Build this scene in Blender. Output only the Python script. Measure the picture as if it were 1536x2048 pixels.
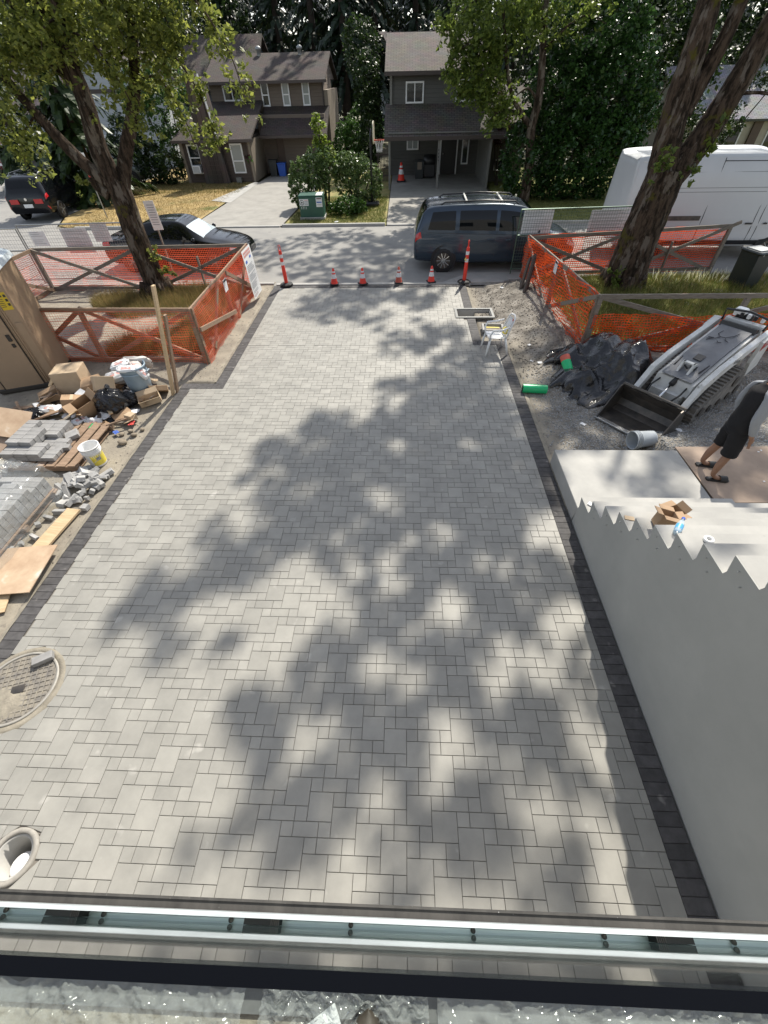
import bpy, bmesh, math, random
import numpy as np
from mathutils import Vector, Matrix, Euler
random.seed(7); np.random.seed(7)
R = math.radians
for o in list(bpy.data.objects): bpy.data.objects.remove(o)
S = bpy.context.scene
C = S.collection
# ---------------------------------------------------------------- camera
cam_d = bpy.data.cameras.new('camera'); cam = bpy.data.objects.new('camera', cam_d); C.objects.link(cam)
cam_d.sensor_fit = 'VERTICAL'; cam_d.sensor_height = 36; cam_d.lens = 829.0/2048*36
cam_d.clip_start = .02; cam_d.clip_end = 900
rt = Matrix(((0.99926382, -0.01229374, 0.03634106), (0.03385257, 0.72824301, -0.68448238), (-0.01805028, 0.68520871, 0.72812307)))
mw = rt.to_4x4(); mw.translation = (0, 0, 4.5); cam.matrix_world = mw
S.camera = cam
# ---------------------------------------------------------------- world, sun, exposure
SUN_EL, SUN_AZ = 47.0, 20.0          # azimuth from +Y towards +X
w = bpy.data.worlds.new('World'); S.world = w; w.use_nodes = True
wn = w.node_tree.nodes; wl = w.node_tree.links; wn.clear()
sky_n = wn.new('ShaderNodeTexSky'); sky_n.sky_type = 'NISHITA'; sky_n.sun_disc = False
sky_n.sun_elevation = R(SUN_EL); sky_n.sun_rotation = R(SUN_AZ); sky_n.air_density = 1.0; sky_n.dust_density = 1.0
bg = wn.new('ShaderNodeBackground'); bg.inputs[1].default_value = .15
wo = wn.new('ShaderNodeOutputWorld'); hs = wn.new('ShaderNodeHueSaturation'); hs.inputs['Saturation'].default_value = .5; wl.new(sky_n.outputs[0], hs.inputs['Color']); wl.new(hs.outputs[0], bg.inputs[0]); wl.new(bg.outputs[0], wo.inputs[0])
sl = bpy.data.lights.new('sun', 'SUN'); sl.energy = 4.6; sl.angle = R(.75); sl.color = (1, .94, .83)
so = bpy.data.objects.new('sun', sl); C.objects.link(so)
sd = Vector((math.sin(R(SUN_AZ))*math.cos(R(SUN_EL)), math.cos(R(SUN_AZ))*math.cos(R(SUN_EL)), math.sin(R(SUN_EL))))
so.rotation_euler = sd.to_track_quat('Z', 'Y').to_euler(); so.location = sd*60
S.view_settings.view_transform = 'Standard'; S.view_settings.look = 'None'
S.view_settings.exposure = .52; S.view_settings.gamma = 1; S.view_settings.use_curve_mapping = False
# ---------------------------------------------------------------- materials
MATS = {}
def mat(name, col, rough=.7, var=0.0, scale=6.0, col2=None, metal=0.0, bump=0.0, bscale=40.0, spec=.5, transl=0.0, stretch=None, island=0.0, detail=5.0, coat=0.0, alpha=1.0, bdist=.01, spots=None, emis=None, world=False):
    m = bpy.data.materials.new(name); m.use_nodes = True; MATS[name] = m
    n = m.node_tree.nodes; l = m.node_tree.links
    b = n['Principled BSDF']; out = n['Material Output']
    b.inputs['Roughness'].default_value = rough; b.inputs['Metallic'].default_value = metal
    b.inputs['Specular IOR Level'].default_value = spec; b.inputs['Coat Weight'].default_value = coat
    tc = n.new('ShaderNodeTexCoord'); vec = tc.outputs['Object']
    if world: vec = n.new('ShaderNodeNewGeometry').outputs['Position']
    if stretch:
        mp = n.new('ShaderNodeMapping'); mp.inputs['Scale'].default_value = stretch; l.new(vec, mp.inputs[0]); vec = mp.outputs[0]
    c = None
    if col2 is None and var > 0: col2 = tuple(x*(1-var) for x in col)
    if col2 is not None:
        nz = n.new('ShaderNodeTexNoise'); nz.inputs['Scale'].default_value = scale; nz.inputs['Detail'].default_value = detail; nz.inputs['Roughness'].default_value = .62
        l.new(vec, nz.inputs['Vector'])
        rp = n.new('ShaderNodeValToRGB'); rp.color_ramp.elements[0].position = .34; rp.color_ramp.elements[1].position = .66
        rp.color_ramp.elements[0].color = (*col2, 1); rp.color_ramp.elements[1].color = (*col, 1)
        l.new(nz.outputs['Fac'], rp.inputs[0]); c = rp.outputs[0]
    if spots:
        nz2 = n.new('ShaderNodeTexNoise'); nz2.inputs['Scale'].default_value = spots[1]; nz2.inputs['Detail'].default_value = 3; l.new(vec, nz2.inputs['Vector'])
        r2 = n.new('ShaderNodeMapRange'); r2.inputs[1].default_value = spots[2]; r2.inputs[2].default_value = spots[2]+.08; l.new(nz2.outputs['Fac'], r2.inputs[0])
        mx = n.new('ShaderNodeMix'); mx.data_type = 'RGBA'; l.new(r2.outputs[0], mx.inputs[0])
        if c: l.new(c, mx.inputs[6])
        else: mx.inputs[6].default_value = (*col, 1)
        mx.inputs[7].default_value = (*spots[0], 1); c = mx.outputs[2]
    if island > 0:
        g = n.new('ShaderNodeNewGeometry'); oi = n.new('ShaderNodeObjectInfo')
        ad = n.new('ShaderNodeMath'); ad.operation = 'ADD'; l.new(g.outputs['Random Per Island'], ad.inputs[0]); l.new(oi.outputs['Random'], ad.inputs[1])
        fr = n.new('ShaderNodeMath'); fr.operation = 'FRACT'; l.new(ad.outputs[0], fr.inputs[0])
        mr = n.new('ShaderNodeMapRange'); mr.inputs[3].default_value = 1-island; mr.inputs[4].default_value = 1+island*.6; l.new(fr.outputs[0], mr.inputs[0])
        hv = n.new('ShaderNodeHueSaturation'); l.new(mr.outputs[0], hv.inputs['Value'])
        if c: l.new(c, hv.inputs['Color'])
        else: hv.inputs['Color'].default_value = (*col, 1)
        c = hv.outputs[0]
    if c: l.new(c, b.inputs['Base Color'])
    else: b.inputs['Base Color'].default_value = (*col, 1)
    if bump > 0:
        bz = n.new('ShaderNodeTexNoise'); bz.inputs['Scale'].default_value = bscale; bz.inputs['Detail'].default_value = 6; l.new(vec, bz.inputs['Vector'])
        bp = n.new('ShaderNodeBump'); bp.inputs['Strength'].default_value = bump; bp.inputs['Distance'].default_value = bdist
        l.new(bz.outputs['Fac'], bp.inputs['Height']); l.new(bp.outputs[0], b.inputs['Normal'])
    if emis: b.inputs['Emission Color'].default_value = (*emis[0], 1); b.inputs['Emission Strength'].default_value = emis[1]
    sh = b.outputs[0]
    if transl > 0:
        tr = n.new('ShaderNodeBsdfTranslucent')
        if c: l.new(c, tr.inputs[0])
        else: tr.inputs[0].default_value = (*col, 1)
        mx = n.new('ShaderNodeMixShader'); mx.inputs[0].default_value = transl; l.new(sh, mx.inputs[1]); l.new(tr.outputs[0], mx.inputs[2]); sh = mx.outputs[0]
    if alpha < 1:
        tp = n.new('ShaderNodeBsdfTransparent'); mx = n.new('ShaderNodeMixShader'); mx.inputs[0].default_value = alpha
        l.new(tp.outputs[0], mx.inputs[1]); l.new(sh, mx.inputs[2]); sh = mx.outputs[0]
    l.new(sh, out.inputs[0])
    return m
def clear_mat(name, tint=(.95, .97, .97), base=.06, blend=1.0, rough=.03, hide=0.0, hidecol=(.8, .8, .8), crease=0.0):
    """thin clear sheet: fresnel-weighted mirror over transparency"""
    m = bpy.data.materials.new(name); m.use_nodes = True; MATS[name] = m
    n = m.node_tree.nodes; l = m.node_tree.links; n.clear()
    out = n.new('ShaderNodeOutputMaterial'); lw = n.new('ShaderNodeLayerWeight'); lw.inputs[0].default_value = .5
    pw = n.new('ShaderNodeMath'); pw.operation = 'POWER'; pw.inputs[1].default_value = 5; l.new(lw.outputs['Facing'], pw.inputs[0])
    fr = n.new('ShaderNodeMapRange'); fr.inputs[3].default_value = .04; l.new(pw.outputs[0], fr.inputs[0])
    tp = n.new('ShaderNodeBsdfTransparent'); tp.inputs[0].default_value = (*tint, 1)
    gl = n.new('ShaderNodeBsdfGlossy'); gl.inputs['Roughness'].default_value = rough
    base_s = tp.outputs[0]
    if crease > 0:
        tc = n.new('ShaderNodeTexCoord'); vz = n.new('ShaderNodeTexVoronoi'); vz.feature = 'DISTANCE_TO_EDGE'; vz.inputs['Scale'].default_value = 16; l.new(tc.outputs['Object'], vz.inputs['Vector']); bp = n.new('ShaderNodeBump'); bp.inputs['Strength'].default_value = crease; bp.inputs['Distance'].default_value = .03; l.new(vz.outputs[0], bp.inputs['Height']); l.new(bp.outputs[0], gl.inputs['Normal']); l.new(bp.outputs[0], lw.inputs['Normal'])
    if hide > 0:
        df = n.new('ShaderNodeBsdfDiffuse'); df.inputs[0].default_value = (*hidecol, 1)
        mh = n.new('ShaderNodeMixShader'); mh.inputs[0].default_value = hide; l.new(tp.outputs[0], mh.inputs[1]); l.new(df.outputs[0], mh.inputs[2]); base_s = mh.outputs[0]
    mx = n.new('ShaderNodeMixShader'); l.new(fr.outputs[0], mx.inputs[0]); l.new(base_s, mx.inputs[1]); l.new(gl.outputs[0], mx.inputs[2])
    l.new(mx.outputs[0], out.inputs[0]); return m
def leafmat(name, c1, c2, transl=.45, rough=.45, spec=.4):
    m = bpy.data.materials.new(name); m.use_nodes = True; MATS[name] = m
    n = m.node_tree.nodes; l = m.node_tree.links; b = n['Principled BSDF']; out = n['Material Output']
    b.inputs['Roughness'].default_value = rough; b.inputs['Specular IOR Level'].default_value = spec
    g = n.new('ShaderNodeNewGeometry'); mx = n.new('ShaderNodeMix'); mx.data_type = 'RGBA'
    l.new(g.outputs['Random Per Island'], mx.inputs[0]); mx.inputs[6].default_value = (*c1, 1); mx.inputs[7].default_value = (*c2, 1)
    l.new(mx.outputs[2], b.inputs['Base Color']); tr = n.new('ShaderNodeBsdfTranslucent'); l.new(mx.outputs[2], tr.inputs[0])
    ms = n.new('ShaderNodeMixShader'); ms.inputs[0].default_value = transl; l.new(b.outputs[0], ms.inputs[1]); l.new(tr.outputs[0], ms.inputs[2]); l.new(ms.outputs[0], out.inputs[0])
    return m
# ---------------------------------------------------------------- mesh helpers
class MB:
    def __init__(s): s.v = []; s.f = []; s.smooth = False
    def add(s, vs, fs):
        k = len(s.v); s.v += [tuple(p) for p in vs]; s.f += [tuple(i+k for i in f) for f in fs]; return s
    def box(s, c, d, rot=None):
        hx, hy, hz = d[0]/2, d[1]/2, d[2]/2
        P = [Vector((x, y, z)) for z in (-hz, hz) for y in (-hy, hy) for x in (-hx, hx)]
        if rot is not None:
            m = Euler(rot).to_matrix() if not isinstance(rot, Matrix) else rot
            P = [m@p for p in P]
        c = Vector(c)
        return s.add([p+c for p in P], [(0, 2, 3, 1), (4, 5, 7, 6), (0, 1, 5, 4), (2, 6, 7, 3), (0, 4, 6, 2), (1, 3, 7, 5)])
    def cbox(s, c, d, ch, rot=None):
        """box with chamfered edges all round (in plan and on top)"""
        hx, hy, hz = d[0]/2, d[1]/2, d[2]/2
        def ring(ax, ay, z): return [(-ax+ch, -ay, z), (ax-ch, -ay, z), (ax, -ay+ch, z), (ax, ay-ch, z), (ax-ch, ay, z), (-ax+ch, ay, z), (-ax, ay-ch, z), (-ax, -ay+ch, z)]
        P = ring(hx-ch*.7, hy-ch*.7, -hz)+ring(hx, hy, -hz+ch)+ring(hx, hy, hz-ch)+ring(hx-ch*.7, hy-ch*.7, hz)
        F = [tuple(range(7, -1, -1)), tuple(range(24, 32))]
        for r in range(3):
            for i in range(8): F.append((r*8+i, r*8+(i+1) % 8, r*8+8+(i+1) % 8, r*8+8+i))
        m = Euler(rot).to_matrix() if (rot is not None and not isinstance(rot, Matrix)) else rot
        P = [Vector(p) for p in P]
        if m is not None: P = [m@p for p in P]
        c = Vector(c); return s.add([p+c for p in P], F)
    def bar(s, a, b, w, h, up=(0, 0, 1)):
        a, b = Vector(a), Vector(b); d = b-a; L = d.length; x = d.normalized()
        upv = Vector(up); y = upv.cross(x)
        if y.length < 1e-4: y = Vector((0, 1, 0)).cross(x)
        y.normalize(); z = x.cross(y)
        return s.box((a+b)/2, (L, w, h), Matrix((x, y, z)).transposed())
    def tube(s, pts, rad, n=8, cap=True, wob=0.0, seed=0):
        rnd = random.Random(seed); pts = [Vector(p) for p in pts]; k0 = len(s.v); N = len(pts)
        if not isinstance(rad, (list, tuple)): rad = [rad]*N
        ref = None; rings = []
        for i, p in enumerate(pts):
            t = (pts[min(i+1, N-1)]-pts[max(i-1, 0)]).normalized()
            if ref is None: ref = Vector((1, 0, 0)) if abs(t.x) < .8 else Vector((0, 1, 0))
            ref = (ref-t*ref.dot(t)).normalized(); bi = t.cross(ref)
            rings.append([tuple(p+(ref*math.cos(2*math.pi*j/n)+bi*math.sin(2*math.pi*j/n))*rad[i]*(1+rnd.uniform(-wob, wob))) for j in range(n)])
        vs = [q for r in rings for q in r]; fs = []
        for i in range(N-1):
            for j in range(n): fs.append((i*n+j, i*n+(j+1) % n, (i+1)*n+(j+1) % n, (i+1)*n+j))
        if cap: fs.append(tuple(range(n-1, -1, -1))); fs.append(tuple((N-1)*n+j for j in range(n)))
        return s.add(vs, fs)
    def lathe(s, prof, c=(0, 0, 0), n=24, axis='Z', rot=None, cap0=False, cap1=False):
        vs = []; N = len(prof); c = Vector(c)
        m = Euler(rot).to_matrix() if rot is not None else None
        for r, z in prof:
            for j in range(n):
                a = 2*math.pi*j/n; p = Vector((r*math.cos(a), r*math.sin(a), z))
                if axis == 'Y': p = Vector((p.x, p.z, -p.y))
                if axis == 'X': p = Vector((p.z, p.x, p.y))
                if m: p = m@p
                vs.append(p+c)
        fs = []
        for i in range(N-1):
            for j in range(n): fs.append((i*n+j, i*n+(j+1) % n, (i+1)*n+(j+1) % n, (i+1)*n+j))
        if cap0: fs.append(tuple(range(n-1, -1, -1)))
        if cap1: fs.append(tuple((N-1)*n+j for j in range(n)))
        return s.add(vs, fs)
    def prism(s, poly, axis, a, b):
        """extrude a 2-D polygon: axis 'Z' (x,y), 'Y' (x,z), 'X' (y,z)"""
        def P(p, t): return {'Z': (p[0], p[1], t), 'Y': (p[0], t, p[1]), 'X': (t, p[0], p[1])}[axis]
        n = len(poly); vs = [P(p, a) for p in poly]+[P(p, b) for p in poly]
        fs = [tuple(range(n-1, -1, -1)), tuple(range(n, 2*n))]+[(i, (i+1) % n, n+(i+1) % n, n+i) for i in range(n)]
        return s.add(vs, fs)
    def grid(s, fn, nu, nv, close=False):
        vs = [fn(i/nu, j/nv) for i in range(nu+1) for j in range(nv+1)]
        fs = [(i*(nv+1)+j, (i+1)*(nv+1)+j, (i+1)*(nv+1)+j+1, i*(nv+1)+j+1) for i in range(nu) for j in range(nv)]
        return s.add(vs, fs)
    def xf(s, m, k=0):
        for i in range(k, len(s.v)): s.v[i] = tuple(m@Vector(s.v[i]))
        return s
    def mesh(s, name, m, smooth=None, angle=None):
        me = bpy.data.meshes.new(name); me.from_pydata(s.v, [], s.f)
        bm = bmesh.new(); bm.from_mesh(me); bmesh.ops.recalc_face_normals(bm, faces=bm.faces); bm.to_mesh(me); bm.free()
        me.materials.append(MATS[m])
        if smooth: me.polygons.foreach_set('use_smooth', [True]*len(me.polygons))
        me.update(); return me
    def build(s, name, m, parent=None, smooth=False, loc=None, rot=None):
        return link(name, s.mesh(name, m, smooth), parent, loc, rot)
def link(name, me, parent=None, loc=None, rot=None):
    o = bpy.data.objects.new(name, me); C.objects.link(o)
    if parent: o.parent = parent
    if loc is not None: o.location = loc
    if rot is not None: o.rotation_euler = rot
    return o
def tag(o, label, cat, group=None, kind=None):
    o['label'] = label; o['category'] = cat
    if group: o['group'] = group
    if kind: o['kind'] = kind
    return o
def struct(o, label, cat): return tag(o, label, cat, None, 'structure')
def stuff(o, label=None, cat=None):
    o['kind'] = 'stuff'
    if label: o['label'] = label; o['category'] = cat
    return o
def thing(name, label, cat, loc=(0, 0, 0), rz=0, group=None, rot=None):
    o = bpy.data.objects.new(name, None); C.objects.link(o); o.location = loc; o.empty_display_size = .1
    o.rotation_euler = rot if rot else (0, 0, rz); tag(o, label, cat, group); return o
def copy_tree(o, parent=None):
    c = o.copy(); C.objects.link(c); c.parent = parent
    for ch in list(o.children): copy_tree(ch, c)
    return c
def fast_mesh(name, V, F, m, smooth=False):
    """V (n,3) array, F (k,4 or 3) array"""
    me = bpy.data.meshes.new(name); V = np.asarray(V, np.float32); F = np.asarray(F, np.int32); k = F.shape[1]
    me.vertices.add(len(V)); me.vertices.foreach_set('co', V.ravel())
    me.loops.add(F.size); me.loops.foreach_set('vertex_index', F.ravel())
    me.polygons.add(len(F)); me.polygons.foreach_set('loop_start', np.arange(0, F.size, k, dtype=np.int32))
    try: me.polygons.foreach_set('loop_total', np.full(len(F), k, np.int32))
    except Exception: pass
    if smooth: me.polygons.foreach_set('use_smooth', np.ones(len(F), bool))
    me.materials.append(MATS[m]); me.update(calc_edges=True); me.validate(); return me
def text(name, s, size, m, parent, loc, rot, align='CENTER'):
    cu = bpy.data.curves.new(name, 'FONT'); cu.body = s; cu.size = size; cu.align_x = align; cu.align_y = 'CENTER'; cu.extrude = .0006
    o = bpy.data.objects.new(name, cu); C.objects.link(o); bpy.context.view_layer.update()
    me = bpy.data.meshes.new_from_object(o.evaluated_get(bpy.context.evaluated_depsgraph_get())); bpy.data.objects.remove(o)
    me.materials.clear(); me.materials.append(MATS[m]); return link(name, me, parent, loc, rot)
def noise2(x, y, s=0):
    return (math.sin(x*1.7+s)*math.cos(y*2.3-s*.7)+.5*math.sin(x*4.1+y*3.3+s*1.3)+.25*math.sin(x*9.7-y*8.1+s))/1.75
def sstep(a, b, x):
    t = max(0., min(1., (x-a)/(b-a))); return t*t*(3-2*t)
# ---------------------------------------------------------------- colours
mat('paver_light', (.315, .305, .276), .6, col2=(.25, .243, .221), scale=3.1, island=.11, bump=.3, bscale=220, bdist=.002, spots=((.385, .372, .342), 4.3, .67), world=True, detail=9)
mat('paver_dark', (.092, .088, .088), .8, col2=(.05, .047, .048), scale=11, island=.25, world=True, detail=8, spots=((.20, .19, .18), 6.0, .66), bump=.25, bscale=260, bdist=.002)
mat('joint_sand', (.17, .155, .135), .95)
mat('dust_sand', (.32, .285, .225), .95, col2=(.205, .18, .145), scale=2.2, bump=.5, bscale=30, bdist=.02, spots=((.17, .15, .125), 9.0, .62))
def groundmat():
    m = MATS['dust_sand']; n = m.node_tree.nodes; l = m.node_tree.links; b = n['Principled BSDF']; src = b.inputs['Base Color'].links[0].from_socket
    tc = n.new('ShaderNodeTexCoord'); sp = n.new('ShaderNodeSeparateXYZ'); l.new(tc.outputs['Object'], sp.inputs[0])
    nz = n.new('ShaderNodeTexNoise'); nz.inputs['Scale'].default_value = 3.2; nz.inputs['Detail'].default_value = 7; nz.inputs['Roughness'].default_value = .68; l.new(tc.outputs['Object'], nz.inputs['Vector'])
    rp = n.new('ShaderNodeValToRGB'); e = rp.color_ramp.elements; e[0].position = .36; e[0].color = (.085, .075, .062, 1); e[1].position = .66; e[1].color = (.30, .28, .245, 1); k = e.new(.5); k.color = (.19, .172, .148, 1); l.new(nz.outputs['Fac'], rp.inputs[0])
    mr = n.new('ShaderNodeMapRange'); mr.inputs[1].default_value = 2.55; mr.inputs[2].default_value = 3.0; l.new(sp.outputs['X'], mr.inputs[0])
    m2 = n.new('ShaderNodeMapRange'); m2.inputs[1].default_value = 9.6; m2.inputs[2].default_value = 10.2; l.new(sp.outputs['Y'], m2.inputs[0]); m3 = n.new('ShaderNodeMapRange'); m3.inputs[1].default_value = 2.0; m3.inputs[2].default_value = 2.3; l.new(sp.outputs['X'], m3.inputs[0])
    mm = n.new('ShaderNodeMath'); mm.operation = 'MULTIPLY'; l.new(m2.outputs[0], mm.inputs[0]); l.new(m3.outputs[0], mm.inputs[1]); mx2 = n.new('ShaderNodeMath'); mx2.operation = 'MAXIMUM'; l.new(mr.outputs[0], mx2.inputs[0]); l.new(mm.outputs[0], mx2.inputs[1])
    mx = n.new('ShaderNodeMix'); mx.data_type = 'RGBA'; l.new(mx2.outputs[0], mx.inputs[0]); l.new(src, mx.inputs[6]); l.new(rp.outputs[0], mx.inputs[7]); l.new(mx.outputs[2], b.inputs['Base Color'])
groundmat()
mat('asphalt', (.30, .29, .27), .9, col2=(.235, .23, .22), scale=1.1, bump=.3, bscale=160, bdist=.004, spots=((.18, .175, .17), 2.2, .66))
mat('concrete', (.42, .41, .385), .85, col2=(.33, .325, .31), scale=2.0, bump=.2, bscale=80, bdist=.004, spots=((.25, .245, .235), 7, .68))
mat('concrete_slab', (.425, .415, .388), .8, col2=(.325, .32, .302), scale=1.6, bump=.15, bscale=70, bdist=.003, spots=((.28, .27, .255), 26, .71))
mat('concrete_path', (.34, .325, .295), .9, col2=(.26, .25, .228), scale=1.4, bump=.3, bscale=90, bdist=.004)
mat('parging', (.40, .40, .375), .8, col2=(.345, .346, .325), scale=1.3, bump=.25, bscale=24, bdist=.004, detail=9, spots=((.375, .375, .352), 2.1, .60))
mat('timber', (.34, .235, .16), .85, col2=(.20, .135, .09), scale=5, stretch=(1.2, 9, 9), bump=.3, bscale=50, bdist=.003, island=.15)
mat('timber_grey', (.26, .225, .185), .85, col2=(.155, .13, .105), scale=5, stretch=(1.2, 9, 9), bump=.3, bscale=50, bdist=.003, island=.15)
mat('timber_dark', (.11, .085, .07), .85, col2=(.06, .047, .04), scale=5, stretch=(1.2, 9, 9), bump=.3, bscale=50, bdist=.003)
mat('timber_new', (.56, .42, .26), .75, col2=(.43, .31, .18), scale=4, stretch=(1.2, 9, 9), bump=.2, bscale=40, bdist=.002)
mat('plywood', (.52, .39, .27), .75, col2=(.38, .26, .17), scale=3.2, bump=.15, bscale=40, bdist=.002, spots=((.58, .52, .44), 3.0, .64))
mat('plywood_old', (.40, .30, .225), .8, col2=(.30, .225, .17), scale=2.2, bump=.15, bscale=50, bdist=.002, spots=((.10, .08, .06), 24, .70))
mat('net_orange', (.80, .10, .018), .55, transl=.38, island=.1)
mat('net_salmon', (.85, .13, .055), .55, transl=.4, island=.1)
mat('white_paint', (.80, .80, .79), .45, var=.08, scale=3)
mat('white_plastic', (.80, .80, .79), .4)
mat('white_body', (.58, .595, .61), .28, coat=.4, var=.05, scale=.8)
mat('black_rubber', (.02, .02, .021), .75, bump=.2, bscale=80, bdist=.003)
mat('black_plastic', (.022, .022, .024), .38)
mat('black_gloss', (.003, .0035, .005), .2, spec=.12)
mat('black_bag', (.012, .012, .014), .22, bump=.5, bscale=14, bdist=.03)
mat('black_tarp', (.010, .010, .012), .15, spec=.7, bump=.6, bscale=7, bdist=.04)
mat('steel', (.55, .56, .57), .35, metal=1.0, var=.2, scale=8)
mat('galvanised', (.36, .37, .365), .5, metal=.6, var=.2, scale=20)
mat('aluminium', (.58, .63, .65), .4, metal=.2, var=.3, scale=14, stretch=(.4, 8, 8))
mat('channel_inside', (.66, .76, .74), .3, metal=.45, var=.15, scale=9, stretch=(.5, 8, 8))
mat('flashing', (.062, .058, .053), .75, col2=(.03, .028, .026), scale=7, stretch=(3, 1, 1), spots=((.6, .6, .58), 60, .73))
mat('chrome', (.8, .8, .8), .12, metal=1.0)
mat('grey_steel', (.055, .052, .05), .42, metal=.55, col2=(.12, .105, .09), scale=5)
mat('cone_red', (.78, .045, .022), .5, var=.15, scale=9)
mat('cone_faded', (.50, .10, .06), .65, var=.25, scale=9)
mat('reflective', (.74, .74, .74), .35, var=.1, scale=20)
mat('green_pipe', (.015, .46, .17), .35)
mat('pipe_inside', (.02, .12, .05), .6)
mat('pipe_red', (.55, .12, .08), .6)
mat('bucket_grey', (.36, .39, .42), .45, var=.12, scale=6)
mat('bin_blue_grey', (.27, .36, .44), .5, var=.15, scale=6)
mat('cardboard', (.40, .27, .165), .85, var=.18, scale=4)
mat('cardboard_light', (.52, .40, .27), .85, var=.15, scale=4)
mat('cardboard_in', (.13, .085, .05), .9)
mat('paper', (.74, .75, .76), .8, var=.1, scale=5)
mat('paper_bag', (.66, .65, .62), .8, col2=(.42, .36, .34), scale=4)
mat('print_red', (.55, .06, .05), .7); mat('print_dark', (.03, .03, .035), .7); mat('print_blue', (.06, .13, .45), .7); mat('print_grey', (.25, .26, .28), .7)
mat('print_faint', (.55, .50, .50), .7); mat('print_pink', (.62, .30, .27), .7)
mat('yellow_sticker', (.62, .44, .02), .5, var=.1, scale=20); mat('yellow', (.75, .62, .08), .5)
mat('potty_tan', (.335, .235, .15), .55, var=.1, scale=2); mat('potty_roof', (.66, .72, .75), .35); mat('potty_dark', (.03, .025, .02), .6)
mat('brick_grey', (.34, .335, .33), .9, col2=(.25, .245, .24), scale=9, island=.12, bump=.3, bscale=120, bdist=.003)
mat('offcut', (.47, .465, .455), .9, col2=(.33, .325, .315), scale=8, island=.25, bump=.3, bscale=120, bdist=.003)
mat('clod', (.24, .215, .18), .95, var=.3, scale=9, island=.3); mat('stone', (.36, .30, .225), .9, var=.35, scale=9, island=.2, bump=.4, bscale=40)
mat('gravel_stone', (.36, .36, .355), .9, col2=(.21, .215, .215), scale=20, island=.35)
mat('iron', (.30, .27, .22), .75, metal=.2, col2=(.16, .15, .14), scale=11, bump=.4, bscale=60)
mat('iron_rim', (.40, .38, .34), .6, metal=.3, var=.2, scale=12)
mat('mortar', (.30, .27, .215), .95, col2=(.20, .18, .145), scale=8, bump=.5, bscale=60)
mat('foam_white', (.86, .86, .86), .8)
def barkmat(name, dark, mid, light, moss, mpos):
    m = bpy.data.materials.new(name); m.use_nodes = True; MATS[name] = m; n = m.node_tree.nodes; l = m.node_tree.links; b = n['Principled BSDF']; b.inputs['Roughness'].default_value = .95; b.inputs['Specular IOR Level'].default_value = .15
    tc = n.new('ShaderNodeTexCoord'); mp = n.new('ShaderNodeMapping'); mp.inputs['Scale'].default_value = (1, 1, .3); l.new(tc.outputs['Object'], mp.inputs[0])
    def nz(s, v, d=6): q = n.new('ShaderNodeTexNoise'); q.inputs['Scale'].default_value = s; q.inputs['Detail'].default_value = d; q.inputs['Roughness'].default_value = .65; l.new(v, q.inputs['Vector']); return q.outputs['Fac']
    def mr(f, a, c): q = n.new('ShaderNodeMapRange'); q.inputs[1].default_value = a; q.inputs[2].default_value = c; l.new(f, q.inputs[0]); return q.outputs[0]
    def mix(f, c1, c2):
        q = n.new('ShaderNodeMix'); q.data_type = 'RGBA'; l.new(f, q.inputs[0])
        for k, c in ((6, c1), (7, c2)):
            if isinstance(c, tuple): q.inputs[k].default_value = (*c, 1)
            else: l.new(c, q.inputs[k])
        return q.outputs[2]
    ridge = nz(11, mp.outputs[0]); c = mix(mr(ridge, .42, .58), dark, mid); c = mix(mr(nz(4.5, mp.outputs[0]), .54, .60), c, light); c = mix(mr(nz(1.6, tc.outputs['Object'], 4), mpos, mpos+.07), c, moss)
    l.new(c, b.inputs['Base Color']); bp = n.new('ShaderNodeBump'); bp.inputs['Strength'].default_value = 1; bp.inputs['Distance'].default_value = .07; l.new(ridge, bp.inputs['Height']); l.new(bp.outputs[0], b.inputs['Normal'])
barkmat('bark', (.022, .016, .011), (.078, .055, .039), (.16, .135, .105), (.10, .085, .03), .66)
barkmat('bark_moss', (.022, .016, .011), (.085, .06, .042), (.15, .125, .10), (.085, .075, .016), .57)
mat('bark_far', (.06, .046, .036), .95, var=.4, scale=5)
leafmat('leaf_left', (.32, .345, .075), (.09, .125, .028), .58)
leafmat('leaf_right', (.22, .28, .055), (.07, .115, .024), .55)
leafmat('leaf_dark', (.045, .08, .018), (.014, .03, .009), .32)
leafmat('leaf_laurel', (.055, .12, .028), (.016, .045, .012), .32, .28, .5)
leafmat('leaf_rhodo', (.17, .24, .075), (.055, .10, .03), .3, .3, .5)
leafmat('leaf_lime', (.26, .33, .05), (.13, .20, .03), .5)
leafmat('leaf_cedar', (.085, .175, .03), (.035, .085, .016), .35)
leafmat('leaf_maroon', (.065, .018, .022), (.03, .010, .013), .35)
leafmat('needle', (.020, .040, .015), (.008, .018, .008), .2)
leafmat('needle_lit', (.05, .085, .02), (.02, .04, .012), .3)
leafmat('grass_green', (.17, .19, .045), (.08, .105, .024), .35)
leafmat('grass_dry', (.36, .26, .11), (.22, .17, .065), .4)
leafmat('grass_mix', (.25, .20, .08), (.10, .13, .035), .4)
leafmat('flower', (.85, .82, .45), (.8, .8, .7), .3)
mat('lawn_soil', (.24, .235, .06), .95, col2=(.125, .14, .035), scale=2.0, bump=.5, bscale=50)
mat('lawn_dry', (.44, .315, .13), .95, col2=(.27, .20, .085), scale=1.0, bump=.5, bscale=60, spots=((.14, .15, .04), .7, .60))
mat('lawn_strip', (.33, .26, .10), .95, col2=(.14, .16, .045), scale=1.6, bump=.5, bscale=60)
mat('earth_far', (.16, .15, .09), .95, var=.3, scale=.5)
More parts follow.
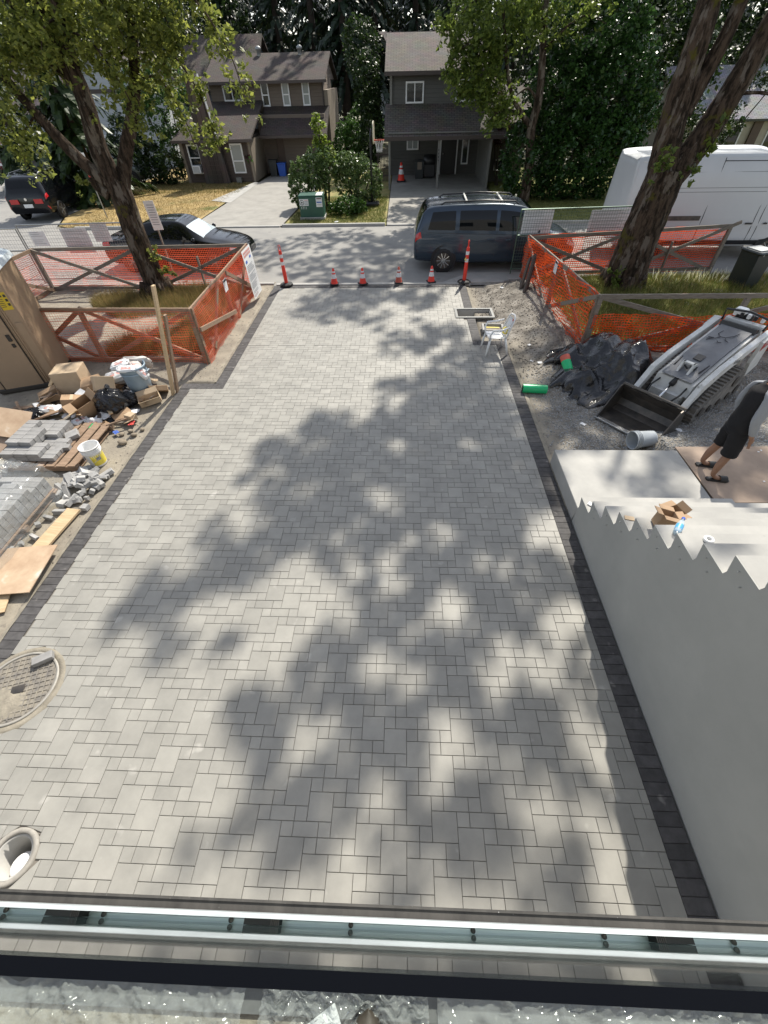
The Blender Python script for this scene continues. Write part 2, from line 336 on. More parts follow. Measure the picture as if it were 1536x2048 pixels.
def siding(name, col, pitch=.16, vertical=False, dark=.55):
    m = mat(name, col, .75, var=.10, scale=1.2); n = m.node_tree.nodes; l = m.node_tree.links; b = n['Principled BSDF']
    tc = n.new('ShaderNodeTexCoord'); sp = n.new('ShaderNodeSeparateXYZ'); l.new(tc.outputs['Object'], sp.inputs[0])
    mu = n.new('ShaderNodeMath'); mu.operation = 'DIVIDE'; l.new(sp.outputs['X' if vertical else 'Z'], mu.inputs[0]); mu.inputs[1].default_value = pitch
    fr = n.new('ShaderNodeMath'); fr.operation = 'FRACT'; l.new(mu.outputs[0], fr.inputs[0])
    bp = n.new('ShaderNodeBump'); bp.invert = True; bp.inputs['Strength'].default_value = 1; bp.inputs['Distance'].default_value = .03
    l.new(fr.outputs[0], bp.inputs['Height']); l.new(bp.outputs[0], b.inputs['Normal']); return m
def shingle(name, c1, c2):
    m = mat(name, c1, .9); n = m.node_tree.nodes; l = m.node_tree.links; b = n['Principled BSDF']
    tc = n.new('ShaderNodeTexCoord'); br = n.new('ShaderNodeTexBrick'); br.inputs['Scale'].default_value = 1.0
    br.inputs['Brick Width'].default_value = .28; br.inputs['Row Height'].default_value = .14; br.inputs['Mortar Size'].default_value = .012
    br.inputs['Color1'].default_value = (*c1, 1); br.inputs['Color2'].default_value = (*c2, 1); br.inputs['Mortar'].default_value = (*(x*.4 for x in c2), 1)
    l.new(tc.outputs['Object'], br.inputs['Vector']); nz = n.new('ShaderNodeTexNoise'); nz.inputs['Scale'].default_value = 1.4; l.new(tc.outputs['Object'], nz.inputs['Vector'])
    mx = n.new('ShaderNodeMix'); mx.data_type = 'RGBA'; mx.blend_type = 'MULTIPLY'; mx.inputs[0].default_value = .5; l.new(br.outputs[0], mx.inputs[6]); l.new(nz.outputs['Color'], mx.inputs[7])
    l.new(mx.outputs[2], b.inputs['Base Color']); bp = n.new('ShaderNodeBump'); bp.inputs['Strength'].default_value = .6; bp.inputs['Distance'].default_value = .02
    l.new(br.outputs['Fac'], bp.inputs['Height']); bp.invert = True; l.new(bp.outputs[0], b.inputs['Normal']); return m
siding('siding_brown', (.165, .13, .10)); siding('siding_dark', (.082, .06, .047)); siding('siding_grey', (.105, .102, .092)); siding('siding_white', (.46, .49, .51), .18); siding('siding_slate', (.11, .125, .14)); siding('siding_cream', (.40, .36, .28), .3)
shingle('roof_brown', (.085, .062, .053), (.06, .044, .038)); shingle('roof_grey', (.17, .142, .126), (.115, .098, .09)); shingle('roof_shake', (.13, .10, .085), (.07, .055, .047)); shingle('roof_pale', (.36, .36, .37), (.30, .30, .31))
mat('trim_brown', (.115, .08, .06), .7, var=.15, scale=3); mat('trim_tan', (.26, .215, .165), .7, var=.12, scale=3); mat('trim_grey', (.21, .206, .188), .7, var=.12, scale=3); mat('gutter', (.06, .045, .04), .5)
mat('window_glass', (.016, .02, .022), .05, spec=.7); mat('curtain_glass', (.30, .32, .31), .12, spec=.6); mat('door_dark', (.03, .028, .026), .5)
mat('car_black', (.005, .0055, .007), .10, spec=.45); mat('car_blue', (.038, .058, .085), .25, metal=.5, coat=.6); mat('car_red', (.10, .008, .010), .22, coat=.8); mat('car_white', (.75, .76, .77), .25, coat=.6); mat('car_grey', (.12, .14, .13), .25, metal=.3, coat=.8)
mat('car_glass', (.004, .005, .006), .03, spec=.4); mat('sunshade', (.62, .70, .73), .12, metal=.3, spec=.8, var=.25, scale=9); mat('tail_red', (.48, .012, .016), .15, coat=.6); mat('head_lamp', (.72, .74, .76), .12); mat('seam', (.012, .012, .013), .6); mat('seam_light', (.22, .23, .24), .5)
mat('utility_green', (.030, .105, .075), .45, var=.15, scale=3); mat('recycle_blue', (.02, .10, .48), .5); mat('bin_black', (.022, .028, .030), .4)
mat('loader_white', (.66, .67, .66), .45, col2=(.50, .50, .475), scale=3.5, spots=((.22, .20, .17), 9, .67)); mat('loader_grey', (.17, .18, .195), .5, col2=(.115, .12, .135), scale=3, spots=((.30, .30, .30), 5, .66)); mat('loader_red', (.36, .028, .028), .45); mat('track', (.085, .08, .075), .9, col2=(.18, .17, .155), scale=7, bump=.3, bscale=60); mat('track_dirty', (.22, .205, .185), .95, col2=(.13, .12, .11), scale=9, bump=.4, bscale=60)
mat('skin', (.30, .165, .105), .55, var=.1, scale=9); mat('cloth_black', (.009, .009, .011), .9, bump=.4, bscale=22, bdist=.01); mat('cloth_grey', (.27, .285, .31), .9, bump=.4, bscale=22, bdist=.01); mat('hair', (.018, .014, .012), .7); mat('sandal', (.02, .02, .02), .6)
mat('bottle', (.60, .74, .82), .1, alpha=.45); mat('bottle_label', (.10, .42, .75), .4); mat('bottle_cap', (.02, .08, .42), .4); mat('blue_strip', (.03, .17, .25), .5)
mat('leather', (.07, .055, .042), .6, var=.5, scale=16, bump=.4, bscale=30)
mat('net_white', (.7, .7, .7), .7); mat('hoop_red', (.5, .05, .02), .5); mat('flower_red', (.5, .03, .04), .6); mat('board_cream', (.55, .50, .38), .4)
mat('facade', (.30, .30, .295), .85, var=.06, scale=1.0); mat('basin_frame', (.17, .175, .175), .55, metal=.3, var=.3, scale=14); mat('ceramic', (.33, .31, .275), .75, var=.25, scale=14)
clear_mat('glass', (.93, .97, .95)); clear_mat('sheeting', (.95, .96, .96), rough=.10, hide=.16, crease=1.0, hidecol=(.75, .77, .78)); clear_mat('wrap', (.96, .97, .97), rough=.12, hide=.10, hidecol=(.75, .78, .78))
# ================================================================ THE SETTING
U = .11; CX, CY = .10, .05
def bank(x, y):
    """height of the loose ground right and left of the driveway"""
    if x > 2.5:
        e = sstep(2.55, 3.75, x)*sstep(7.0, 8.6, y)*(1-sstep(13.3, 14.1, y)*.9)
        return -.015+.21*sstep(4.15, 4.4, x)*(1-sstep(5.75, 6.5, y))+.27*e+.035*noise2(x*1.6, y*1.6, 2)*sstep(2.6, 3.0, x)*(.35+.65*sstep(7, 8.5, y))
    if x < -3.95:
        d = (-4.68-x) if y < 7.95 else (-3.98-x)
        e = sstep(.1, 1.0, d)
        return -.015+.05*e*sstep(7.6, 9, y)*(1-sstep(13.4, 14.1, y))+.03*noise2(x*1.5, y*1.5, 5)*sstep(.05, .5, d)*(.4+.6*sstep(7.5, 9, y))+.05*sstep(.15, .5, d)*sstep(8.2, 9, y)*(1-sstep(13.2, 14, y))*(1-sstep(.6, 1.4, d))
    return -.07
def gz(x, y): return bank(x, y)
V = []; F = []
gx = np.concatenate([np.arange(-18, -6, .3), np.arange(-6, 6, .1), np.arange(6, 18.01, .25)]); gy = np.concatenate([np.arange(-3, 2, .25), np.arange(2, 14.2, .1), [14.2, 14.32]])
for a in gx:
    for b in gy:
        inside = (-4.66 < a < 2.49 and b < 7.95) or (-3.96 < a < 2.49 and b < 9.95) or (-3.96 < a < 1.96)
        V.append((a, b, -.75 if inside else (bank(a, b) if b < 14.25 else -.06)))
nb = len(gy)
for i in range(len(gx)-1):
    for j in range(nb-1): F.append((i*nb+j, (i+1)*nb+j, (i+1)*nb+j+1, i*nb+j+1))
struct(link('bare_ground', fast_mesh('bare_ground', V, F, 'dust_sand', True)), 'bare sandy ground on both sides of the paved driveway', 'ground')
MBg = MB()
for (xa, ya, xb, yb) in ((-400, -150, 400, -2.9), (-400, 14.2, 400, 500), (-400, -2.9, -17.9, 14.2), (17.9, -2.9, 400, 14.2)): MBg.add([(xa, ya, -.12), (xb, ya, -.12), (xb, yb, -.12), (xa, yb, -.12)], [(0, 1, 2, 3)])
struct(MBg.build('terrain', 'earth_far'), 'earth stretching out beneath and behind the houses', 'terrain')
def sheet(name, poly, z, m, label, cat):
    b = MB(); b.add([(x, y, z) for x, y in poly], [tuple(range(len(poly)))]); return struct(b.build(name, m), label, cat)
sheet('road', [(-90, 13.86), (90, 13.86), (90, 21.05), (-14.6, 21.05), (-15.6, 21.7), (-16.3, 23.5), (-17.2, 60), (-60, 60), (-60, 21.0), (-90, 21.0)], -.03, 'asphalt', 'grey asphalt street in front of the driveway', 'road')
sheet('lawn_left', [(-17.1, 60), (-16.2, 23.5), (-15.5, 21.75), (-14.5, 21.15), (-9.35, 21.15), (-8.9, 36), (-9, 60)], -.012, 'lawn_dry', 'dry brown front lawn of the left house', 'lawn')
sheet('lawn_middle', [(-5.2, 21.15), (-.72, 21.15), (-.72, 36), (-4.6, 36)], -.016, 'lawn_strip', 'scrubby grass strip between the two neighbour driveways', 'lawn')
sheet('lawn_right', [(4.75, 21.15), (40, 21.15), (40, 36), (4.75, 36)], -.014, 'lawn_soil', 'grass in front of the laurel across the street', 'lawn')
sheet('neighbour_driveway', [(-9.3, 21.15), (-5.25, 21.15), (-4.75, 34.5), (-8.6, 34.5), (-8.9, 30)], -.004, 'concrete_path', 'pale concrete driveway of the left house', 'driveway')
sheet('carport_driveway', [(-.68, 21.15), (4.6, 21.15), (4.55, 34), (-.68, 34)], -.002, 'concrete_path', 'concrete driveway running into the grey house carport', 'driveway')
sheet('side_path', [(-10.1, 26.6), (-8.9, 26.0), (-8.75, 31.6), (-9.1, 31.9)], .004, 'concrete', 'grey slab path beside the left house driveway', 'path')
sheet('road_patch', [(-3.2, 14.0), (1.2, 14.05), (2.2, 15.0), (5.2, 15.0), (5.2, 14.0), (5.2, 13.95)], -.026, 'concrete', 'grey patched strip of street at the driveway mouth', 'road')
kb = MB()
for x0, x1, h in ((-14.4, -9.4, .07), (-5.2, -.75, .07), (4.7, 40, .07), (-9.3, -5.3, .02), (-.66, 4.6, .02)): kb.cbox(((x0+x1)/2, 21.12, h/2-.04), (x1-x0, .16, h+.08), .015)
struct(kb.build('kerb', 'concrete'), 'low concrete kerb along the far side of the street', 'kerb')
kb = MB(); kb.cbox((-.9, 13.9, -.02), (6.0, .14, .09), .01); kb.cbox((2.4, 14.13, -.02), (1.5, .28, .07), .01); kb.cbox((5.5, 14.25, -.03), (4.4, .14, .12), .01); kb.cbox((-9.5, 14.0, -.03), (11.0, .14, .12), .01)
struct(kb.build('near_kerb', 'concrete'), 'flush concrete kerb where the driveway meets the street', 'kerb')
# gravel: loose chips by the stairs and the loader (nobody could count them)
def chips(name, n, fx, m, smin, smax, label, cat):
    Vv = []; Ff = []
    for i in range(n):
        x, y = fx(); s = random.uniform(smin, smax); z = gz(x, y)+s*.25; a = random.uniform(0, 6.28); k = len(Vv)
        q = [(math.cos(a+t)*s*random.uniform(.7, 1.1), math.sin(a+t)*s*random.uniform(.5, 1.1)) for t in (0, 1.57, 3.14, 4.71)]
        for p in q: Vv.append((x+p[0], y+p[1], z-s*.5))
        for p in q: Vv.append((x+p[0]*.6, y+p[1]*.6, z+s*random.uniform(.15, .5)))
        Ff += [(k+4, k+5, k+6, k+7)]+[(k+j, k+(j+1) % 4, k+4+(j+1) % 4, k+4+j) for j in range(4)]
    return stuff(link(name, fast_mesh(name, Vv, Ff, m)), label, cat)
def reg_gravel():
    while 1:
        x = random.uniform(2.6, 8.2); y = random.uniform(4.6, 8.6)
        d = min((x-2.55)/.6, 1)*min(1, (8.7-y)/1.2)
        if random.random() < d and not (y < 5.35 and x < 4.8): return x, y
chips('gravel', 26000, reg_gravel, 'gravel_stone', .006, .022, 'grey crushed gravel around the loader and landing', 'gravel')
def reg_left():
    while 1:
        x = random.uniform(-8.5, -3.98); y = random.uniform(2, 13.8)
        if (x < -4.7 or y > 8) and (x > -6.5 or random.random() < .3): return x, y
chips('pebbles', 2600, reg_left, 'clod', .006, .02, 'loose pebbles scattered over the sandy ground at left', 'pebbles')
def reg_bank(): return random.uniform(2.1, 3.9), random.uniform(8.2, 13.7)
chips('soil_clods', 1500, lambda: (lambda p: p if (p[0] > 2.55 or p[1] > 10.1) else (p[0]+.6, p[1]))(reg_bank()), 'clod', .008, .03, 'clods on the dirt bank right of the driveway', 'soil')
# ---------------------------------------------------------------- paved driveway
bed = MB(); bed.add([(-4.655, -.7, -.0135), (2.485, -.7, -.0135), (2.485, 9.94, -.0135), (1.945, 9.94, -.0135), (1.945, 13.83, -.0135), (-3.955, 13.83, -.0135), (-3.955, 7.945, -.0135), (-4.655, 7.945, -.0135)], [(0, 1, 2, 3, 4, 5, 6, 7)])
drive = MB(); BZ = -.0135
hx0, hx1, hy0, hy1 = 1.50, 2.40, 11.36, 11.86      # pit opening
def bed_rects():
    out = []
    for (a, b, c, d) in [(-4.655, -.7, 2.485, 7.72), (-4.655, 7.72, 2.485, 7.945), (-3.955, 7.945, 2.485, 9.94), (-3.955, 9.94, 1.945, hy0), (-3.955, hy0, hx0, hy1), (-3.955, hy1, 1.945, 13.83)]: out.append((a, b, c, d))
    return out
PC, PR = (-3.24, .17), .155                          # open standpipe, inner opening
for (a, b, c, d) in bed_rects():
    if b < 0:    # leave the standpipe open
        for r in [(a, b, c, PC[1]-PR), (a, PC[1]+PR, c, d), (a, PC[1]-PR, PC[0]-PR, PC[1]+PR), (PC[0]+PR, PC[1]-PR, c, PC[1]+PR)]:
            drive.add([(r[0], r[1], BZ), (r[2], r[1], BZ), (r[2], r[3], BZ), (r[0], r[3], BZ)], [(0, 1, 2, 3)])
    else: drive.add([(a, b, BZ), (c, b, BZ), (c, d, BZ), (a, d, BZ)], [(0, 1, 2, 3)])
drive_o = struct(drive.build('driveway', 'joint_sand'), 'newly paved driveway of pale grey pavers with a charcoal border', 'driveway')
GAP = .0034
def paver_poly(poly, th=.05):
    """chamfered slab from a convex CCW polygon centred at 0"""
    n = len(poly); b = MB(); ch = .003
    def inset(d):
        out = []
        for i in range(n):
            p0, p1, p2 = Vector(poly[i-1]), Vector(poly[i]), Vector(poly[(i+1) % n])
            e1 = (p1-p0).normalized(); e2 = (p2-p1).normalized(); n1 = Vector((-e1.y, e1.x)); n2 = Vector((-e2.y, e2.x)); k = 1+n1.dot(n2)
            out.append(p1+(n1+n2)*(d/k if k > .2 else d))
        return out
    a = inset(GAP/2); t = inset(GAP/2+ch)
    vs = [(p.x, p.y, -th) for p in a]+[(p.x, p.y, -ch) for p in a]+[(p.x, p.y, 0) for p in t]
    fs = [tuple(range(2*n, 3*n))]+[(r*n+i, r*n+(i+1) % n, r*n+n+(i+1) % n, r*n+n+i) for r in (0, 1) for i in range(n)]
    return b.add(vs, fs)
def cut(poly, nx, ny, d):
    """keep the part with nx*x+ny*y >= d"""
    out = []; n = len(poly)
    for i in range(n):
        p, q = poly[i], poly[(i+1) % n]; a = nx*p[0]+ny*p[1]-d; b = nx*q[0]+ny*q[1]-d
        if a >= 0: out.append(p)
        if (a >= 0) != (b >= 0): t = a/(a-b); out.append((p[0]+(q[0]-p[0])*t, p[1]+(q[1]-p[1])*t))
    return out
def area(p): return .5*sum(p[i-1][0]*p[i][1]-p[i][0]*p[i-1][1] for i in range(len(p)))
cells = []
X0, X1, XL2, XR2 = -4.43, 2.26, -3.73, 1.72
for j in range(-8, 125):
    y0 = CY+U*j
    for k in range(-8, 6):
        L = CX-2*U*(j % 4)+8*U*k
        cells += [(L, y0, L+2*U, y0+2*U), (L+4*U, y0, L+5*U, y0+U), (L+5*U, y0, L+7*U, y0+U), (L+7*U, y0, L+8*U, y0+U)]
MH, MR = (-4.10, 1.55), .455
def circ_cut(poly, c, r):
    mx = sum(p[0] for p in poly)/len(poly)-c[0]; my = sum(p[1] for p in poly)/len(poly)-c[1]
    near = min(math.hypot(max(0, abs(0)), 0) if False else math.hypot(p[0]-c[0], p[1]-c[1]) for p in poly); dd = math.hypot(mx, my)
    if dd > r+.2 and near > r: return poly
    if dd < 1e-6: return []
    ux, uy = mx/dd, my/dd
    return cut(poly, ux, uy, ux*c[0]+uy*c[1]+r)
final = []
for (a, b, c, d) in cells:
    for (ra, rb, rc, rd) in [(X0, -.66, X1, 7.72), (XL2, 7.72, X1, 9.72), (XL2, 9.72, XR2, 13.60)]:
        A, B, Cc, D = max(a, ra), max(b, rb), min(c, rc), min(d, rd)
        if Cc-A < .022 or D-B < .022: continue
        poly = [(A, B), (Cc, B), (Cc, D), (A, D)]
        if Cc > hx0-.03 and A < hx1 and D > hy0-.03 and B < hy1+.03:
            if A > hx0-.04: poly = []
            else: poly = cut(poly, -1, 0, -(hx0-.03))
        if len(poly) > 2: poly = circ_cut(poly, MH, MR)
        if len(poly) > 2: poly = circ_cut(poly, PC, PR+.045)
        if len(poly) > 2 and area(poly) > .0012: final.append((poly, len(poly) == 4 and abs((Cc-A)-(c-a)) < 1e-6 and abs((D-B)-(d-b)) < 1e-6 and poly[0] == (A, B)))
def vis(p):
    x = sum(q[0] for q in p)/len(p); y = sum(q[1] for q in p)/len(p)
    c = rt.transposed()@Vector((x, y, -4.5)); 
    if c.z >= 0: return False, 9
    px = 768+829*c.x/-c.z; py = 1024-829*c.y/-c.z
    return (-30 < px < 1470 and py < 1790), y
near = []; rest = []
for p, whole in final:
    ok, y = vis(p); near.append((0 if ok else 1, -area(p)/max(.4, (y*y*.47+20*.53)), p, whole))
near.sort(key=lambda t: (t[0], t[1]))
cache = {}
def put(name, poly, whole, m, key, zj):
    cx = sum(q[0] for q in poly)/len(poly); cy = sum(q[1] for q in poly)/len(poly)
    lp = [(q[0]-cx, q[1]-cy) for q in poly]
    if whole:
        if key not in cache: cache[key] = paver_poly(lp).mesh(name, m)
        me = cache[key]
    else: me = paver_poly(lp).mesh(name, m)
    return link(name, me, drive_o, (cx, cy, zj), (random.uniform(-.004, .004), random.uniform(-.004, .004), random.uniform(-.003, .003)))
for i, (v, a, p, whole) in enumerate(near):
    if i < 300: put('paver', p, whole, 'paver_light', ('p', round(p[2][0]-p[0][0], 3), round(p[2][1]-p[0][1], 3)), random.uniform(-.0012, .0012))
    else: rest.append(p)
b = MB()
for p in rest:
    q = paver_poly(p); k = len(b.v); z = random.uniform(-.0012, .0012)
    b.add([(x, y, zz+z) for x, y, zz in q.v], q.f)
stuff(b.build('distant_pavers', 'paver_light', drive_o))
bord = []
y = -.66
while y < 7.72-.02: bord.append([(-4.65, y), (-4.43, y), (-4.43, min(y+U, 7.72)), (-4.65, min(y+U, 7.72))]); y += U
x = -4.65
while x < -3.73-.02: bord.append([(x, 7.72), (min(x+U, -3.73), 7.72), (min(x+U, -3.73), 7.94), (x, 7.94)]); x += U
y = 7.94
while y < 13.60-.02: bord.append([(-3.95, y), (-3.73, y), (-3.73, min(y+U, 13.6)), (-3.95, min(y+U, 13.6))]); y += U
y = -.66
while y < 9.72-.02: bord.append([(2.26, y), (2.48, y), (2.48, min(y+U, 9.72)), (2.26, min(y+U, 9.72))]); y += U
x = 1.72
while x < 2.48-.02: bord.append([(x, 9.72), (min(x+U, 2.48), 9.72), (min(x+U, 2.48), 9.94), (x, 9.94)]); x += U
y = 9.94
while y < 13.60-.02:
    if not (y+U > hy0-.03 and y < hy1+.03): bord.append([(1.72, y), (1.94, y), (1.94, min(y+U, 13.6)), (1.72, min(y+U, 13.6))])
    y += U
x = -3.95
while x < 1.94-.02: bord.append([(x, 13.6), (min(x+U, 1.94), 13.6), (min(x+U, 1.94), 13.82), (x, 13.82)]); x += U
brest = MB()
for i, p in enumerate(sorted(bord, key=lambda p: p[0][1])):
    if len(p) and (p[0][1] > -.1) and i < 330 and p[0][1] < 13.5:
        whole = abs(area(p)-.11*.22) < 1e-5
        put('border_paver', p, whole, 'paver_dark', ('b', round(p[2][0]-p[0][0], 3), round(p[2][1]-p[0][1], 3)), random.uniform(-.0012, .0012))
    else:
        q = paver_poly(p); brest.add(q.v, q.f)
stuff(brest.build('end_border_pavers', 'paver_dark', drive_o))
# sand-set concrete edge restraint along the borders
eb = MB()
for a, c in (((-4.69, -.6), (-4.69, 7.9)), ((-3.99, 8.0), (-3.99, 13.6)), ((2.52, 4.3), (2.52, 9.9)), ((1.98, 12.0), (1.98, 13.6))):
    N = 60
    def fe(u, v, a=a, c=c): 
        yy = a[1]+(c[1]-a[1])*u; s = -1 if a[0] < 0 else 1
        return (a[0]-s*.035+s*(v*.12+.02*noise2(yy*5, a[0], 3)*v), yy, -.004-.05*v*v+.004*noise2(yy*7, v*3))
    eb.grid(fe, N, 4)
struct(eb.build('edge_restraint', 'mortar', smooth=True), 'thin mortar edging along the outside of the charcoal border', 'edging')
# ---------------------------------------------------------------- manhole and standpipe
mh = thing('manhole', 'round gritty iron manhole cover set into the pavers at lower left', 'manhole', (MH[0], MH[1], 0))
MB().lathe([(.40, -.03), (.40, .004), (.46, .002), (.475, -.012)], n=48).build('collar', 'mortar', mh, True)
MB().lathe([(.375, -.02), (.375, .012), (.382, .016), (.395, .016), (.402, .012), (.402, -.02)], n=48).build('rim', 'iron_rim', mh, True)
cv = MB().lathe([(.37, -.02), (.37, .004), (0.001, .004)], n=48).build('cover', 'iron', mh)
for i in range(-6, 7):
    for ax in (0, 1):
        t = i*.055; L = math.sqrt(max(0, .355**2-t*t))
        if L < .05: continue
        rb = MB(); a = R(18); ca, sa = math.cos(a), math.sin(a)
        p, q = ((t, -L), (t, L)) if ax else ((-L, t), (L, t))
        rb.bar((p[0]*ca-p[1]*sa, p[0]*sa+p[1]*ca, .007+ax*.0006), (q[0]*ca-q[1]*sa, q[0]*sa+q[1]*ca, .007+ax*.0006), .011, .010); rb.build('tread_rib', 'iron', cv)
pl = MB(); pl.cbox((.02, -.02, .010), (.13, .09, .014), .004, (0, 0, R(18))); pl.build('name_plate', 'grey_steel', cv)
def heap(u, v):
    a = u*6.283; r = v*.33; x = -.10+r*math.cos(a)*.9; yy = -.17+r*math.sin(a)*.55
    return (x, yy, .004+.022*(1-v*v)*(1+.3*noise2(x*20, yy*20)))
MB().grid(heap, 24, 8).build('sand_heap', 'mortar', mh, True)
sp = thing('standpipe', 'open concrete standpipe ring with white foam inside at the lower left corner', 'pipe', (PC[0], PC[1], 0))
MB().lathe([(PR+.045, -.03), (PR+.045, .008), (PR+.03, .014), (PR+.008, .012), (PR+.004, -.01)], n=40).build('ring', 'ceramic', sp, True)
MB().lathe([(PR+.002, -.012), (PR-.015, -.012), (PR-.017, -.5)], n=40).build('pipe_wall', 'concrete', sp, True)
MB().lathe([(PR-.012, -.5), (.001, -.5)], n=40).build('pipe_floor', 'potty_dark', sp)
MB().lathe([(.012, -.10), (.075, -.11), (.10, -.15), (.095, -.2)], (.03, -.05, 0), n=20, cap0=True).build('foam', 'foam_white', sp, True)
bk = MB(); bk.cbox((0, 0, 0), (.2, .1, .06), .004); o = bk.build('loose_paver', 'brick_grey', None, loc=(-3.98, 1.86, .046), rot=(0, 0, R(32))); tag(o, 'single grey paver lying on top of the manhole cover', 'paver')
# ---------------------------------------------------------------- catch basin and meter box
cbn = thing('catch_basin', 'open rectangular catch basin with galvanised frame at the driveway edge', 'catch basin', (0, 0, 0))
f = MB()
for (a, b2, c, d) in [(hx0-.06, hy0-.07, hx1+.06, hy0), (hx0-.06, hy1, hx1+.06, hy1+.07), (hx0-.06, hy0, hx0, hy1), (hx1, hy0, hx1+.06, hy1)]: f.box(((a+c)/2, (b2+d)/2, .0), (c-a, d-b2, .036))
f.build('frame', 'basin_frame', cbn)
f = MB()
for (a, b2, c, d) in [(hx0, hy0, hx1, hy0+.012), (hx0, hy1-.012, hx1, hy1), (hx0, hy0+.012, hx0+.012, hy1-.012), (hx1-.012, hy0+.012, hx1, hy1-.012)]: f.box(((a+c)/2, (b2+d)/2, -.31), (c-a, d-b2, .6))
f.build('pit_wall', 'concrete', cbn); MB().box(((hx0+hx1)/2, (hy0+hy1)/2, -.6), (hx1-hx0, hy1-hy0, .02)).build('pit_floor', 'timber_dark', cbn)
o = MB().bar((hx0+.25, hy0+.04, -.25), (hx1-.1, hy1-.06, -.1), .09, .03); o.build('inner_ledge', 'galvanised', cbn)
mb = thing('meter_box', 'small concrete meter box with a yellow strip behind the white chair', 'meter box', (2.30, 10.62, .0), R(-4))
f = MB()
for (x, y2, sx, sy) in [(-.24, 0, .05, .4), (.24, 0, .05, .4), (0, -.19, .43, .04), (0, .19, .43, .04)]: f.cbox((x, y2, .02), (sx, sy, .07), .008)
f.build('box_frame', 'concrete', mb); MB().box((0, 0, -.01), (.43, .34, .02)).build('lid', 'dust_sand', mb); MB().box((0, .07, .006), (.34, .04, .012)).build('strip', 'yellow', mb)
# ---------------------------------------------------------------- front stairs, landing
st = thing('front_stairs', 'pale concrete front stairs with a smooth grey sawtooth side wall', 'stairs', (0, 0, 0))
SX, SXR = 2.50, 5.35
n = 16; rise, run = .1925, .2715; y1 = 4.12; z0 = .26
side = [(y1+.02, -.12)]
for i in range(1, n):
    yf = y1-run*(i-1); zb = z0+rise*(i-1); zt = z0+rise*i
    side += [(yf-.015, zb), (yf-.028, zb+.045), (yf-.02, zb+.07), (yf+.012, zt)]
side += [(y1-run*(n-1)-.3, z0+rise*(n-1)), (y1-run*(n-1)-.3, -.12)]
b = MB()
for i in range(len(side)): b.v.append((SX, *side[i]))
b.f.append(tuple(range(len(side))))
me = bpy.data.meshes.new('side_wall'); me.from_pydata(b.v, [], b.f)
bm = bmesh.new(); bm.from_mesh(me); bmesh.ops.triangulate(bm, faces=bm.faces); ext = bmesh.ops.extrude_face_region(bm, geom=bm.faces[:])
for v in ext['geom']:
    if isinstance(v, bmesh.types.BMVert): v.co.x += .012
bmesh.ops.recalc_face_normals(bm, faces=bm.faces); bm.to_mesh(me); bm.free(); me.materials.append(MATS['parging']); link('side_wall', me, st)
for i in range(1, n):
    yf = y1-run*(i-1); zb = z0+rise*(i-1); zt = z0+rise*i
    xr = SXR-.02 if i > 3 else (4.50, 4.80, 5.05)[i-1]
    s_ = [(yf-.015, zb), (yf-.028, zb+.045), (yf-.02, zb+.07), (yf+.012, zt), (yf-run-.03, zt), (yf-run-.03, zb)]
    MB().prism(s_, 'X', SX+.013, xr).build('step', 'concrete_slab', st)
    for (dy, dz) in ((-.10, -.05), (-.19, -.12)):
        if i % 1 == 0 and i > 1:
            t = MB(); t.tube([(SX-.018, yf+dy, zt+dz), (SX+.004, yf+dy, zt+dz)], .0045, 6); t.build('form_tie', 'steel', st)
ld = MB(); ld.cbox(((SX+4.43)/2, (5.42+y1-.02)/2, .08), (4.43-SX, 5.42-y1+.02, .36), .008)
o = ld.build('landing_slab', 'concrete_slab'); tag(o, 'pale concrete landing slab at the foot of the front stairs', 'slab')
# ---------------------------------------------------------------- balcony edge in the foreground
bal = thing('balcony', 'balcony floor edge with dark metal flashing at the bottom of the view', 'balcony', (0, 0, 0), R(.17))
MB().box((0, -.66, 2.93), (4.2, 1.06, .205)).build('floor_slab', 'mortar', bal)
MB().box((0, -.0675, 2.94), (4.2, .121, .22)).build('edge_flashing', 'flashing', bal)
MB().bar((-2.1, -.009, 3.052), (2.1, -.009, 3.052), .005, .008).build('drip_edge', 'flashing', bal)
MB().box((0, -.158, 3.037), (4.2, .074, .012)).build('membrane', 'basin_frame', bal)
own = thing('house', 'pale house behind the balcony from which the view is taken', 'house', (0, 0, 0))
MB().box((.4, -1.9, 4.4), (15, .5, 8.9)).build('facade', 'facade', own)
for x in (-4.6, -2.0, 3.4, 5.8):
    for z in (4.4, 6.9): MB().box((x, -1.645, z), (1.3, .03, 1.5)).build('window', 'window_glass', own)
MB().box((-1.2, -1.64, 1.2), (4.8, .04, 2.4)).build('garage_door', 'white_paint', own)
rl = thing('glass_railing', 'frameless glass balcony railing in a pale aluminium channel with a black top edge', 'railing', (0, 0, 0), R(.17))
GY = -.0535
MB().box((0, -.0332, 3.105), (4.2, .0085, .095)).build('channel_wall', 'aluminium', rl)
MB().box((0, -.0742, 3.105), (4.2, .0085, .095)).build('channel_wall', 'aluminium', rl)
ch = MB().box((0, -.0537, 3.064), (4.2, .032, .012)).build('channel_floor', 'channel_inside', rl)
MB().box((0, -.0440, 3.0735), (4.2, .005, .007)).build('channel_ridge', 'channel_inside', rl)
for x in (-.80, -.315, .45, .645, -1.45):
    if x == .45: continue
    bl = MB(); bl.box((x, -.0437, 3.100), (.082, .0122, .05)); g_ = bl.build('setting_block', 'black_rubber', rl)
    for k in range(5): MB().box((x+(.024+k*.0045)*(1 if x < .3 else -1), -.0437, 3.1262), (.0022, .0112, .002)).build('block_rib', 'grey_steel', g_)
